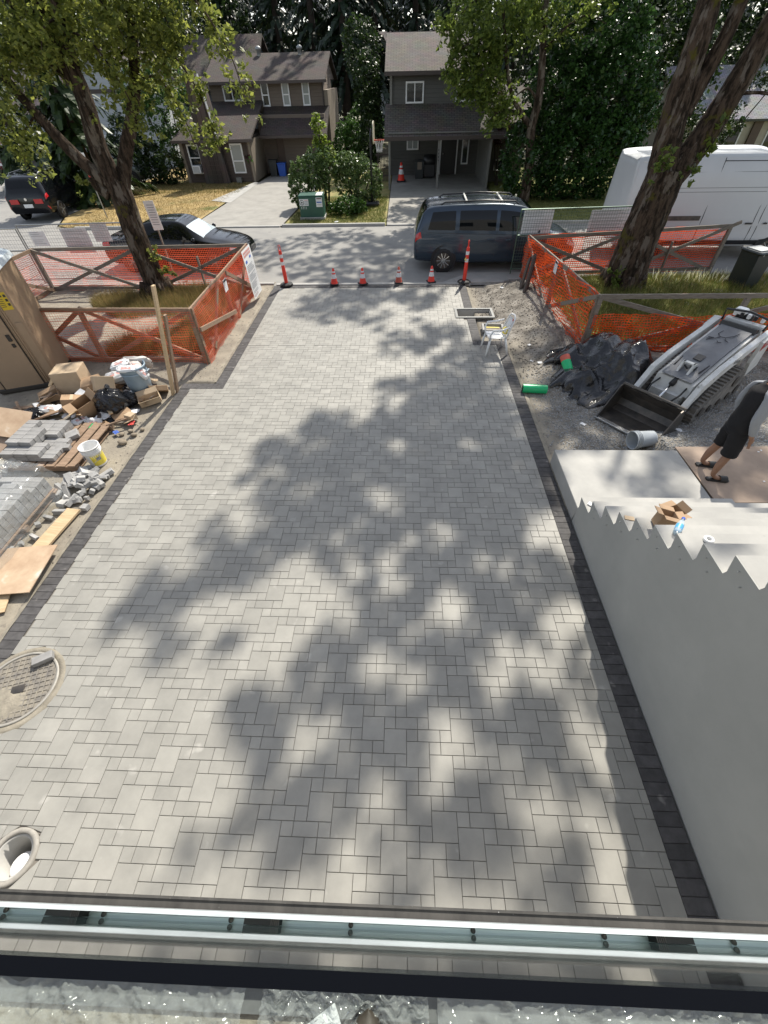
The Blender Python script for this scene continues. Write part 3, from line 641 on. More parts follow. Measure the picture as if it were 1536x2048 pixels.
for x in (-.97, -.40, -.105, .19, .50, .80, -.72): MB().lathe([(.006, 3.0775), (.006, 3.081), (.0025, 3.0825)], (x, -.0440, .0012), n=10, cap1=True).build('bolt', 'grey_steel', rl)
MB().box((0, GY, 3.468), (4.2, .006, .79)).build('glass_pane', 'glass', rl)
MB().box((0, -.0605, 3.866), (4.2, .0145, .006)).build('top_edge', 'black_gloss', rl)
def crumple(name, x0, x1, y0, y1, z, amp, m, label, nx=60, ny=24, sd=1):
    def fn(u, v):
        x = x0+(x1-x0)*u; y = y0+(y1-y0)*v+.02*noise2(u*9, v*2, sd)
        return (x, y, z+amp*(abs(noise2(u*(x1-x0)*14, v*5, sd))+.9*abs(noise2(u*(x1-x0)*30+v*6, v*13, sd+2))+.5*abs(noise2(u*(x1-x0)*70, v*31-u*9, sd+3))))
    o = MB().grid(fn, nx, ny).build(name, m, None, True); tag(o, label, 'plastic sheet'); return o
crumple('plastic_sheet', -1.3, -.34, -.5, -.150, 3.042, .016, 'sheeting', 'clear plastic sheet lying on the balcony floor at the lower left', 180, 70, 1)
crumple('plastic_sheet', .10, 1.4, -.5, -.140, 3.042, .022, 'sheeting', 'crumpled clear plastic sheet on the balcony floor at the lower right', 130, 60, 4)
crumple('plastic_sheet', -.30, .08, -.24, -.125, 3.042, .026, 'sheeting', 'torn scrap of clear plastic in front of the shoe on the balcony', 60, 40, 7)
MB().box((-.16, -.245, 3.045), (.12, .10, .004), (0, 0, R(30))).build('x', 'paper', None).name = 'paper_scrap'
tag(bpy.data.objects['paper_scrap'], 'white torn paper scrap beside the shoe on the balcony floor', 'paper')
o = MB().cbox((.72, -.255, 3.06), (.22, .06, .03), .003, (0, 0, R(-7))).build('white_bracket', 'white_plastic', None); tag(o, 'white plastic strip end lying on the balcony at lower right', 'plastic strip')
sh = thing('shoe', 'toe of a worn brown leather shoe on the balcony floor', 'shoe', (-.055, -.33, 3.038))
def shoe(u, v):
    y = -.10+.255*u; wv = .052*math.sqrt(max(0, 1-max(0, (u-.45)/.55)**2.4))*(.9+.1*math.sin(u*3)); a = math.pi*v
    hgt = .075-.045*u; return (wv*math.cos(a), y, .012+hgt*math.sin(a)**.7*(1-.4*max(0, u-.7)))
MB().grid(shoe, 20, 14).build('upper', 'leather', sh, True)
def sole(u, v):
    y = -.105+.27*u; wv = .057*math.sqrt(max(0, 1-max(0, (u-.45)/.55)**2.4)); a = 2*math.pi*v
    return (wv*math.cos(a), y, .007+.007*math.sin(a))
MB().grid(sole, 20, 10).build('sole', 'black_rubber', sh, True)
for k in range(3): MB().tube([(-.03, -.05+.03*k, .078-.006*k), (0, -.045+.03*k, .084-.006*k), (.03, -.05+.03*k, .078-.006*k)], .003, 6).build('lace', 'timber_dark', sh)
# ================================================================ TIMBER AND NET FENCES
def net(parent, a, b, zb0, zt0, zb1, zt1, cell, wd, m, sag=.03, seed=0, name='netting', droop=0.0):
    a = Vector((a[0], a[1], 0)); b = Vector((b[0], b[1], 0)); L = (b-a).length; d = (b-a)/L; nrm = Vector((-d.y, d.x, 0))
    nh = max(4, int((max(zt0-zb0, zt1-zb1))/cell)); ns = int(L/cell); Vv = []; Ff = []
    def P(s, t, ds=0, dt=0):
        s = s+ds; zb = zb0+(zb1-zb0)*s/L; zt = zt0+(zt1-zt0)*s/L-droop*math.sin(math.pi*min(1, max(0, s/L)))**1.0
        tt = t+dt/(zt-zb); off = sag*noise2(s*1.9+seed, tt*2.2, seed)+.3*sag*noise2(s*7, tt*6, seed+1)
        sh = .4*sag*noise2(s*2.7, tt*3+seed, seed+4)
        p = a+d*(s+sh)+nrm*off; return (p.x, p.y, zb+(zt-zb)*tt+.25*sag*noise2(s*3.1, tt*2, seed+7))
    for i in range(ns+1):
        s = L*i/ns
        for j in range(nh):
            k = len(Vv); t0, t1 = j/nh, (j+1)/nh
            Vv += [P(s, t0, -wd/2), P(s, t0, wd/2), P(s, t1, wd/2), P(s, t1, -wd/2)]; Ff.append((k, k+1, k+2, k+3))
    for j in range(nh+1):
        t = j/nh; w2 = wd*(1.1 if j % 6 else 1.8)
        for i in range(ns):
            k = len(Vv); s0, s1 = L*i/ns, L*(i+1)/ns
            Vv += [P(s0, t, 0, -w2/2), P(s1, t, 0, -w2/2), P(s1, t, 0, w2/2), P(s0, t, 0, w2/2)]; Ff.append((k, k+1, k+2, k+3))
    o = link(name, fast_mesh(name, Vv, Ff, m), parent); return stuff(o)
def side_frame(p, a, b, ha, hb, za, zb, tm, posts=(0, 1), braces=True, rail=.085, mid=None):
    a = Vector((*a, 0)); b = Vector((*b, 0)); A0 = a+Vector((0, 0, za)); A1 = a+Vector((0, 0, za+ha)); B0 = b+Vector((0, 0, zb)); B1 = b+Vector((0, 0, zb+hb))
    def pc(nm, p0, p1, wd, ht): MB().bar(p0, p1, wd, ht).build(nm, tm, p)
    d = (b-a).normalized(); n_ = Vector((-d.y, d.x, 0))*.045
    pc('top_rail', A1-d*.05, B1+d*.05, .038, rail); pc('bottom_rail', A0+Vector((0, 0, .07)), B0+Vector((0, 0, .07)), .038, rail)
    for t in posts: q0 = A0.lerp(B0, t); q1 = A1.lerp(B1, t); pc('post', q0-Vector((0, 0, .15))+n_*.6, q1+Vector((0, 0, .0))+n_*.6, .085, .085)
    return A0, A1, B0, B1, n_
def brace(p, q0, q1, tm, w_=.085): MB().bar(q0, q1, .038, w_).build('brace', tm, p)
# left enclosure
lf = thing('tree_fence', 'timber tree fence with salmon red netting around the left tree', 'fence', (0, 0, 0))
c1, c2, c3, c4 = (-4.38, 8.80), (-4.42, 13.4), (-10.75, 13.45), (-10.75, 8.9)
hz = .03
A0, A1, B0, B1, n_ = side_frame(lf, c1, c2, 1.15, 1.17, hz, hz, 'timber', (0, .5, 1))
M0 = A0.lerp(B0, .5); M1 = A1.lerp(B1, .5)
brace(lf, M0.lerp(B0, .1)-n_*1, B1.lerp(M1, .1)-n_, 'timber'); brace(lf, M1-n_*1.8, B0-n_*1.8, 'timber'); brace(lf, A0+Vector((0, .5, .1))-n_*1.0, A1.lerp(M1, .75)-n_, 'timber'); brace(lf, A1.lerp(A0, .35)-n_*1.8, M0+Vector((0, 0, .25))-n_*1.8, 'timber')
net(lf, (c1[0]+.06, c1[1]), (c2[0]+.06, c2[1]), .02, 1.2, .02, 1.22, .042, .0095, 'net_salmon', .03, 3)
A0, A1, B0, B1, n_ = side_frame(lf, c4, c1, 1.15, 1.15, hz, hz, 'timber', (.0, .33, .62, 1))
for t0, t1 in ((.33, .62), (.62, 1.0)):
    P0, P1, Q0, Q1 = A0.lerp(B0, t0), A1.lerp(B1, t0), A0.lerp(B0, t1), A1.lerp(B1, t1)
    brace(lf, P1+n_*1.6, Q0+n_*1.6, 'timber'); brace(lf, P0+n_*2.5, Q1+n_*2.5, 'timber')
brace(lf, A0.lerp(B0, .33)+n_, A1.lerp(B1, .15)+n_, 'timber')
net(lf, (c4[0], c4[1]-.05), (c1[0], c1[1]-.05), .02, 1.17, .02, 1.17, .05, .0055, 'net_salmon', .03, 8)
A0, A1, B0, B1, n_ = side_frame(lf, c2, c3, 1.17, 1.10, hz, hz, 'timber_grey', (0, .5, 1))
for t0, t1 in ((0, .5), (.5, 1)):
    P0, P1, Q0, Q1 = A0.lerp(B0, t0), A1.lerp(B1, t0), A0.lerp(B0, t1), A1.lerp(B1, t1)
    brace(lf, P1-n_*.8, Q0-n_*.8, 'timber_grey'); brace(lf, P0-n_*-1.6, Q1-n_*-1.6, 'timber_grey')
MB().bar(A0.lerp(B0, .24)-Vector((0, 0, .1)), A0.lerp(B0, .24)+Vector((0, 0, .9)), .04, .09).build('stake', 'timber_grey', lf)
net(lf, (c2[0], c2[1]+.06), (c3[0], c3[1]+.06), .02, 1.18, .02, 1.12, .05, .008, 'net_salmon', .03, 12)
A0, A1, B0, B1, n_ = side_frame(lf, c3, c4, 1.10, 1.15, hz, hz, 'timber', (.5, 1)); brace(lf, A0+n_, A1.lerp(B1, .5)+n_, 'timber')
net(lf, (c3[0]-.06, c3[1]), (c4[0]-.06, c4[1]), .02, 1.12, .02, 1.17, .046, .009, 'net_salmon', .03, 15)
# right enclosure
rf = thing('tree_fence', 'weathered timber tree fence with sagging bright orange netting around the right tree', 'fence', (0, 0, 0))
d1, d2, d3, d4 = (3.72, 14.35), (3.95, 8.95), (9.8, 8.95), (9.5, 14.6)
A0, A1, B0, B1, n_ = side_frame(rf, d1, d2, 1.06, 1.12, .05, .22, 'timber_grey', (0, .5, 1))
M0 = A0.lerp(B0, .5); M1 = A1.lerp(B1, .5); brace(rf, A1-n_, M0-n_, 'timber_grey'); brace(rf, A0+n_*1.6, M1+n_*1.6, 'timber_grey'); brace(rf, M0-n_, B1-n_, 'timber_grey'); brace(rf, M1+n_*1.6, B0+n_*1.6, 'timber_grey')
net(rf, (d1[0]-.06, d1[1]), (d2[0]-.06, d2[1]), .06, 1.14, .2, 1.40, .062, .016, 'net_orange', .09, 21)
A0, A1, B0, B1, n_ = side_frame(rf, d2, d3, 1.12, 1.12, .22, .22, 'timber_grey', (0, .5, 1))
M0 = A0.lerp(B0, .5); M1 = A1.lerp(B1, .5); brace(rf, A1+n_*.2, M0+Vector((1.2, .05, .1)), 'timber_grey'); brace(rf, A0+Vector((.9, .08, .15)), B1.lerp(M1, .5)+Vector((0, .08, 0)), 'timber_grey'); brace(rf, M0, B1, 'timber_grey')
net(rf, (d2[0], d2[1]-.07), (d3[0], d3[1]-.07), .2, 1.04, .2, 1.30, .062, .016, 'net_orange', .09, 25, droop=.17)
A0, A1, B0, B1, n_ = side_frame(rf, d4, d1, 1.18, 1.02, .08, .05, 'timber_grey', (0, .5, 1))
for t0, t1 in ((0, .5), (.5, 1)):
    P0, P1, Q0, Q1 = A0.lerp(B0, t0), A1.lerp(B1, t0), A0.lerp(B0, t1), A1.lerp(B1, t1); e = (P1-Q0)*.08 if t0 == 0 else Vector((0, 0, 0))
    brace(rf, P1+e-n_*-1, Q0-n_*-1, 'timber_grey'); brace(rf, P0-n_*-2, Q1-n_*-2, 'timber_grey')
MB().bar(A0.lerp(B0, .27)+n_*2.6-Vector((0, 0, .1)), A0.lerp(B0, .27)+n_*2.6+Vector((0, 0, .85)), .04, .085).build('stake', 'timber_grey', rf)
net(rf, (d4[0], d4[1]+.07), (d1[0], d1[1]+.07), .08, 1.27, .06, 1.12, .058, .0145, 'net_orange', .05, 29)
# galvanised mesh panels on feet with notice boards
def panel(name, label, a, b, z1, m, nv, nh, lean=0.0):
    p = thing(name, label, 'fence panel', (0, 0, 0)); a0 = Vector((*a, .0)); b0 = Vector((*b, 0)); d = (b0-a0).normalized(); nn = Vector((-d.y, d.x, 0))*lean
    a1 = a0+Vector((0, 0, z1))+nn; b1 = b0+Vector((0, 0, z1))+nn
    for nm, q0, q1 in (('frame_rail', a1, b1), ('frame_rail', a0.lerp(a1, .08), b0.lerp(b1, .08)), ('frame_post', a0, a1), ('frame_post', b0, b1), ('frame_rail', a0.lerp(a1, .62), b0.lerp(b1, .62))): MB().tube([q0, q1], .019, 8).build(nm, m, p)
    wv = MB()
    for i in range(1, nv): t = i/nv; wv.tube([a0.lerp(b0, t)+(a1-a0)*.08, a1.lerp(b1, t)], .0035, 4, False)
    for i in range(1, nh): t = .08+.92*i/nh; wv.tube([a0.lerp(a1, t), b0.lerp(b1, t)], .0035, 4, False)
    stuff(wv.build('wire_mesh', m, p)); return p, a0, b0, a1, b1
mat('frame_green', (.10, .16, .12), .45, metal=.5, var=.2, scale=8)
pn, a0, b0, a1, b1 = panel('mesh_panel', 'green framed wire mesh fence panel between the minivan and the right tree', (3.45, 14.75), (6.75, 15.0), 1.68, 'frame_green', 44, 18)
qn, e0, f0, e1, f1 = panel('mesh_panel', 'galvanised wire mesh fence panel behind the left tree fence', (-11.45, 14.2), (-8.35, 14.35), 1.58, 'galvanised', 40, 16)
rn, g0, h0, g1, h1 = panel('mesh_panel', 'galvanised wire mesh fence panel at the left edge of the street', (-14.8, 14.0), (-11.5, 14.18), 1.5, 'galvanised', 40, 14)
def board(name, label, o, a0, b0, a1, b1, s0, s1, t0, t1, off, lines=True, m='paper', cat='sign', dy=0):
    d = (b0-a0).normalized(); L = (b0-a0).length; nn = Vector((d.y, -d.x, 0))*off
    def P(s, t): return a0.lerp(a1, t)+d*s+nn
    r = thing(name, label, cat, P((s0+s1)/2, t0))
    ang = math.atan2(d.y, d.x); Hh = (a1-a0).length
    wd, ht = s1-s0, (t1-t0)*Hh
    MB().box((0, 0, ht/2), (wd, .006, ht)).build('board', m, r, rot=(0, 0, ang)); r2 = []
    if lines:
        k = int(ht/.05)
        for i in range(k):
            if i % 7 == 3: continue
            lw = wd*random.uniform(.5, .85); MB().box((-(wd*.86-lw)/2, -.0045, ht*.93-i*ht*.88/k), (lw, .002, .008)).build('text_line', 'print_grey', r, rot=(0, 0, ang))
    return r
sg = [(.10, 1.0, .62, .97, 'paper'), (2.15, 3.15, .60, .955, 'paper')]
board('notice_board', 'white notice board on the green mesh panel next to the minivan', pn, a0, b0, a1, b1, .10, .98, .60, .985, -.03)
board('notice_board', 'white notice board on the green mesh panel next to the right tree trunk', pn, a0, b0, a1, b1, 2.1, 3.2, .60, .96, -.03)
board('notice_board', 'small white notice on the galvanised panel, leftmost of the three behind the left fence', qn, e0, f0, e1, f1, .28, .75, .66, .9, .03)
board('notice_board', 'largest white notice board on the galvanised panel behind the left fence', qn, e0, f0, e1, f1, 1.2, 2.0, .52, .93, -.03)
board('notice_board', 'white notice board near the left tree trunk on the galvanised panel', qn, e0, f0, e1, f1, 2.15, 2.65, .70, .985, -.03)
r = thing('sign_post', 'tall narrow white sign board standing behind the left tree trunk', 'sign', (-7.42, 14.6, -.03))
MB().bar((0, .03, 0), (0, .03, 2.0), .04, .04).build('post', 'timber_grey', r); MB().box((.02, 0, 1.72), (.30, .012, .72), (0, R(-3), 0)).build('board', 'white_paint', r)
for i in range(9): MB().box((.02, -.0085, 1.98-i*.06), (.2, .002, .014)).build('text_line', 'print_grey', r)
# long paper notice hung on the left fence, small tags
r = thing('paper_notice', 'long white paper notice with red heading hanging on the left tree fence', 'notice', (-4.22, 12.52, 0))
def pn_(u, v): zz = 1.36-1.22*v; return (.05*math.sin(v*5)*.4+.06*v+.045, (u-.5)*.78+.12*v-.05*math.sin(v*4), zz)
MB().grid(pn_, 4, 14).build('sheet', 'white_paint', r, True)
def strip(u0, u1, v0, v1, m, nm):
    k = [Vector(pn_(u, v))+Vector((.006, 0, 0)) for u, v in ((u0, v0), (u1, v0), (u1, v1), (u0, v1))]; MB().add(k, [(0, 1, 2, 3)]).build(nm, m, r)
for i, s_ in enumerate(((.1, .9), (.1, .9))):
    k = 5
    for j in range(k): a = s_[0]+(s_[1]-s_[0])*j/k; strip(a, a+(s_[1]-s_[0])/k*.78, .04+i*.055, .08+i*.055, 'print_pink', 'heading')
strip(.12, .3, .20, .25, 'print_blue', 'mark'); strip(.62, .8, .17, .21, 'print_blue', 'mark')
for i in range(20):
    if i % 6 != 5: strip(.1, random.uniform(.55, .92), .30+i*.03, .309+i*.03, 'print_grey', 'text_line')
strip(.12, .55, .91, .96, 'print_faint', 'mark')
def small_tag(label, loc, rz):
    t = thing('fence_tag', label, 'tag', loc, rz); MB().box((0, 0, .14), (.006, .22, .26)).build('card', 'paper', t); MB().box((.0045, 0, .24), (.002, .2, .05)).build('heading', 'print_dark', t)
    for i in range(4): MB().box((.0045, 0, .19-i*.04), (.002, .15, .008)).build('text_line', 'print_faint', t)
small_tag('small white card tied to the left tree fence rail', (-4.27, 10.75, .88), 0)
small_tag('small white card tied to the orange netting of the right tree fence', (3.74, 11.4, 1.02), math.pi)
# leaning timber
o = MB().bar((-4.72, 7.52, -.05), (-4.33, 7.68, 2.02), .04, .10, (0, 1, 0)).build('timber_stake', 'timber_new'); tag(o, 'tall pale timber stake leaning at the driveway jog', 'stake')
o = MB().bar((-4.66, 7.60, -.05), (-4.36, 7.74, 1.5), .04, .09, (0, 1, 0)).build('timber_stake', 'timber'); tag(o, 'shorter brown timber stake behind the tall pale one', 'stake')
for i, (x, y_, x2, y2, z2, lb) in enumerate([(3.42, 12.55, 3.66, 13.15, .86, 'nearest'), (3.52, 12.75, 3.72, 13.3, .80, 'middle'), (3.38, 12.85, 3.62, 13.42, .70, 'farthest')]):
    o = MB().bar((x, y_, gz(x, y_)), (x2, y2, z2+.1), .05, .13, (0, 1, 0)).build('dark_board', 'timber_dark'); tag(o, 'dark weathered board leaning on the orange fence, '+lb+' of three', 'board', 'dark boards leaning on the right fence')
# ================================================================ CONES AND DELINEATORS
def cone(label, loc, rz, m='cone_red', s=.88, group='traffic cones'):
    t = thing('traffic_cone', label, 'cone', loc, rz, group)
    MB().cbox((0, 0, .02*s), (.30*s, .30*s, .04*s), .02*s).build('base', 'black_rubber', t)
    MB().lathe([(.125*s, .038*s), (.115*s, .05*s), (.03*s, .50*s), (.022*s, .505*s), (.02*s, .46*s)], n=20).build('body', m, t, True)
    MB().lathe([(.0905*s, .20*s), (.066*s, .33*s)], n=20).build('collar', 'reflective', t, True); MB().lathe([(.0575*s, .375*s), (.0485*s, .42*s)], n=20).build('collar', 'reflective', t, True); return t
RZ = -.028
cone('red traffic cone with dark base, leftmost of four at the driveway mouth', (-2.08, 13.83, .025), .2, group='cones across the driveway mouth')
cone('bright red traffic cone, second from left at the driveway mouth', (-1.20, 13.85, .025), .5, group='cones across the driveway mouth')
cone('faded brownish traffic cone, third from left at the driveway mouth', (-.10, 13.92, .025), .1, 'cone_faded', group='cones across the driveway mouth')
cone('red traffic cone nearest the minivan at the driveway mouth', (.90, 13.98, .02), .3, group='cones across the driveway mouth')
cone('tall red and white cone standing inside the neighbour carport', (-.12, 31.2, .0), 0, s=1.75)
def delin(label, loc, rot, loop=True):
    t = thing('delineator_post', label, 'delineator', loc, 0, 'delineator posts at the driveway corners', rot)
    MB().lathe([(.20, 0), (.20, .03), (.17, .05), (.06, .065)], n=8, cap0=True, cap1=True).build('base', 'black_rubber', t)
    MB().lathe([(.055, .06), (.055, .45), (.05, .46), (.048, .88), (.04, .92), (.035, .93)], n=16, cap1=True).build('post', 'cone_red', t, True)
    for z in (.55, .74): MB().lathe([(.0515, z), (.0512, z+.09)], n=16).build('reflective_band', 'reflective', t, True)
    if loop: MB().tube([(-.028, 0, .91), (-.032, 0, 1.0), (-.018, 0, 1.07), (.018, 0, 1.07), (.032, 0, 1.0), (.028, 0, .91)], .009, 8).build('handle_loop', 'cone_red', t, True)
    else: MB().lathe([(.022, .92), (.02, 1.03), (.026, 1.04), (.022, 1.10), (.008, 1.11)], n=12, cap1=True).build('grip', 'cone_red', t, True)
    return t
delin('leaning red delineator post with a loop handle at the left driveway corner', (-3.56, 13.80, .03), (0, R(-2), 0))
t = delin('red delineator post with yellow tape at the right driveway corner', (1.90, 13.92, .03), (0, R(1.5), R(40)), False)
MB().tube([(-.06, -.02, .66), (-.1, -.05, .68), (-.12, -.03, .64), (-.07, -.05, .60)], .012, 6).build('tape', 'yellow', t)
# ================================================================ VEHICLES
def crv(P, t):
    n = len(P)-1; t = max(0, min(n-1e-6, t)); i = int(t); f = t-i
    p0, p1, p2, p3 = P[max(i-1, 0)], P[i], P[i+1], P[min(i+2, n)]
    return tuple(.5*((2*b)+(-a+c)*f+(2*a-5*b+4*c-d)*f*f+(-a+3*b-3*c+d)*f*f*f) for a, b, c, d in zip(p0, p1, p2, p3))
class Car:
    """stations: (x, z_bottom, z_belt, z_roof, w_body, w_belt, w_roof); x grows to the front"""
    def __init__(s, st): s.st = st
    def P(s, u, v, sgn=1, off=0.0):
        x, zb, zl, zr, wb, wl, wr = crv(s.st, u)
        rows = [(wb*.90, zb), (wb*.99, zb+(zl-zb)*.22), (wb, zb+(zl-zb)*.6), (wl, zl), (wr, zr-.035), (wr*.72, zr), (0, zr+.012)]
        i = min(int(v), 5); f = v-i
        if v >= 5: y, z = crv(rows, v)
        elif i == 3: (a, b), (c, d) = rows[3], rows[4]; y, z = a+(c-a)*f, b+(d-b)*f; y += .02*math.sin(f*math.pi)
        else: y, z = crv(rows[:5], v) if v < 3 else crv(rows, v)
        return Vector((x, sgn*(y+off*(1 if v < 4.4 else .3)), z+off*(.2 if v < 4.4 else 1)))
    def body(s, nu=60, vs=None):
        vs = vs or [0, .3, .6, 1, 1.4, 1.8, 2.2, 2.6, 3, 3.33, 3.66, 4, 4.3, 4.6, 5, 5.5, 6]; n = len(s.st)-1; b = MB()
        for sg in (1, -1):
            k = len(b.v); nv = len(vs)
            for i in range(nu+1):
                for v in vs: b.v.append(tuple(s.P(n*i/nu, v, sg)))
            for i in range(nu):
                for j in range(nv-1): b.f.append((k+i*nv+j, k+(i+1)*nv+j, k+(i+1)*nv+j+1, k+i*nv+j+1))
            for e in (0, nu):
                ring = [k+e*nv+j for j in range(nv)]; x, zb = b.v[ring[0]][0], b.v[ring[0]][2]; b.v += [(x, 0, zb)]; b.f.append(tuple(ring+[len(b.v)-1]))
            bot = [b.v[k+i*nv] for i in range(nu+1)]; q = len(b.v); b.v += [(p[0], 0, p[2]) for p in bot]
            for i in range(nu): b.f.append((k+i*nv, k+(i+1)*nv, q+i+1, q+i))
        me = bpy.data.meshes.new('t'); return b
    def patch(s, quad, sgn=1, off=.006, nu=10, nv=6):
        (ua, va), (ub, vb), (uc, vc), (ud, vd) = quad
        def fn(a, b):
            u = (ua*(1-a)+ub*a)*(1-b)+(ud*(1-a)+uc*a)*b; v = (va*(1-a)+vb*a)*(1-b)+(vd*(1-a)+vc*a)*b; return tuple(s.P(u, v, sgn, off))
        return MB().grid(fn, nu, nv)
    def line(s, pts, sgn=1, r=.005, off=.002):
        return MB().tube([s.P(u, v, sgn, off) for u, v in pts], r, 5)
def wheel(parent, loc, r, w_, side, spokes=10, m='chrome'):
    wh = MB(); wh.lathe([(r*.70, -w_/2), (r*.93, -w_/2), (r, -w_/2+.03), (r, w_/2-.03), (r*.93, w_/2), (r*.70, w_/2)], n=32, axis='Y'); o = wh.build('wheel', 'black_rubber', parent, True, loc)
    d = MB(); d.lathe([(r*.70, .01*side), (r*.66, .03*side), (.02, .02*side)], n=28, axis='Y'); d.xf(Matrix.Translation((0, side*w_*.30, 0))); d.build('rim', 'grey_steel', o)
    sp = MB()
    for k in range(spokes):
        a = 2*math.pi*k/spokes; sp.bar((.05*math.cos(a), side*w_*.46, .05*math.sin(a)), (r*.66*math.cos(a), side*w_*.44, r*.66*math.sin(a)), .022, .022)
    sp.lathe([(.0, 0), (.06, 0)], (0, side*w_*.5, 0), n=12, axis='Y'); sp.build('spokes', m, o); return o
def arch(parent, x, y, z, r, side):
    MB().lathe([(r, -.05), (r, .012), (r*.5, .014), (.001, .014)], (x, y, z), n=28, axis='Y', rot=None if side > 0 else (0, 0, math.pi)).build('wheel_arch', 'seam', parent) if False else MB().lathe([(r, -.04*side), (r, .006*side), (.001, .008*side)], (x, y, z), n=28, axis='Y').build('wheel_arch', 'seam', parent)
# --- dark blue minivan
mv = thing('minivan', 'dark blue minivan with roof rails parked across the driveway mouth', 'car', (2.88, 16.0, RZ), R(-1))
K = Car([(-2.50, .50, .80, .84, .86, .84, .72), (-2.47, .36, .98, 1.06, .93, .90, .78), (-2.36, .32, 1.08, 1.32, .965, .93, .80), (-2.14, .30, 1.10, 1.64, .975, .94, .76), (-1.6, .28, 1.08, 1.72, .98, .95, .75), (-.6, .26, 1.06, 1.745, .985, .955, .75), (.3, .26, 1.04, 1.73, .985, .955, .74), (.95, .26, 1.02, 1.62, .98, .95, .72), (1.35, .26, 1.01, 1.36, .975, .945, .74), (1.72, .27, .99, 1.10, .97, .93, .78), (2.15, .30, .92, .99, .94, .89, .76), (2.45, .34, .78, .84, .84, .78, .66), (2.55, .42, .66, .70, .70, .66, .55)])
K.body(70).build('body', 'car_blue', mv, True)
for sg in (1, -1):
    for q, nm in (([(3.15, 3.12), (4.38, 3.12), (4.38, 3.86), (3.45, 3.86)], 'window'), ([(4.5, 3.12), (5.62, 3.12), (5.62, 3.86), (4.5, 3.86)], 'window'), ([(5.74, 3.12), (7.75, 3.14), (6.9, 3.84), (5.74, 3.86)], 'window')):
        K.patch(q, sg).build(nm, 'car_glass', mv, True)
    K.patch([(1.05, 2.35), (2.55, 2.55), (2.35, 3.05), (1.25, 3.05)], sg, .012).build('tail_light', 'tail_red', mv, True)
    K.patch([(10.2, 2.4), (11.3, 2.3), (11.1, 2.8), (10.2, 2.9)], sg, .01).build('headlight', 'head_lamp', mv, True)
    for pts in ([(4.44, 3.9), (4.44, 3), (4.44, 1.4), (4.2, .6)], [(5.68, 3.9), (5.68, 3), (5.68, 1.2), (5.66, .5)], [(7.9, 3.0), (7.9, 1.5), (7.8, .6)], [(3.1, 2.98), (5, 2.98), (8, 2.98)]): K.line(pts, sg).build('door_seam', 'seam', mv)
    for u in (5.35, 6.0): MB().tube([K.P(u, 2.62, sg, .03), K.P(u+.25, 2.62, sg, .03)], .014, 6).build('door_handle', 'car_blue', mv, True)
    rr = MB(); rr.tube([(-1.75, sg*.60, 1.70), (-1.6, sg*.60, 1.79), (-.4, sg*.61, 1.83), (.5, sg*.60, 1.80), (.62, sg*.60, 1.72)], .022, 8); rr.build('roof_rail', 'black_plastic', mv, True)
    MB().tube([K.P(7.7, 3.05, sg, .02), K.P(7.7, 3.2, sg, .12)], .03, 6).build('mirror_arm', 'car_blue', mv); MB().lathe([(.0, -.09), (.07, -.06), (.085, 0), (.06, .07), (0, .09)], K.P(7.7, 3.25, sg, .17), n=12, axis='Y').build('mirror', 'car_blue', mv, True)
    for x in (-1.55, 1.55):
        arch(mv, x, sg*.975, .36, .40, sg); wheel(mv, (x, sg*.90, .335), .335, .21, sg, 10)
for x in (-.95, .1): MB().bar((x, -.6, 1.815), (x, .6, 1.815), .05, .03).build('crossbar', 'galvanised', mv)
K.patch([(2.05, 4.3), (3.0, 4.3), (3.0, 6), (2.05, 6)], 1, .006).build('rear_window', 'car_glass', mv, True); K.patch([(2.05, 4.3), (3.0, 4.3), (3.0, 6), (2.05, 6)], -1, .006).build('rear_window', 'car_glass', mv, True)
for sg in (1, -1): K.patch([(6.9, 4.25), (8.9, 4.2), (8.9, 6), (6.9, 6)], sg, .006).build('windscreen', 'car_glass', mv, True)
for sg in (1, -1): K.patch([(0, .1), (1.6, .1), (1.6, 1.6), (0, 2.0)], sg, .012).build('rear_bumper', 'car_blue', mv, True)
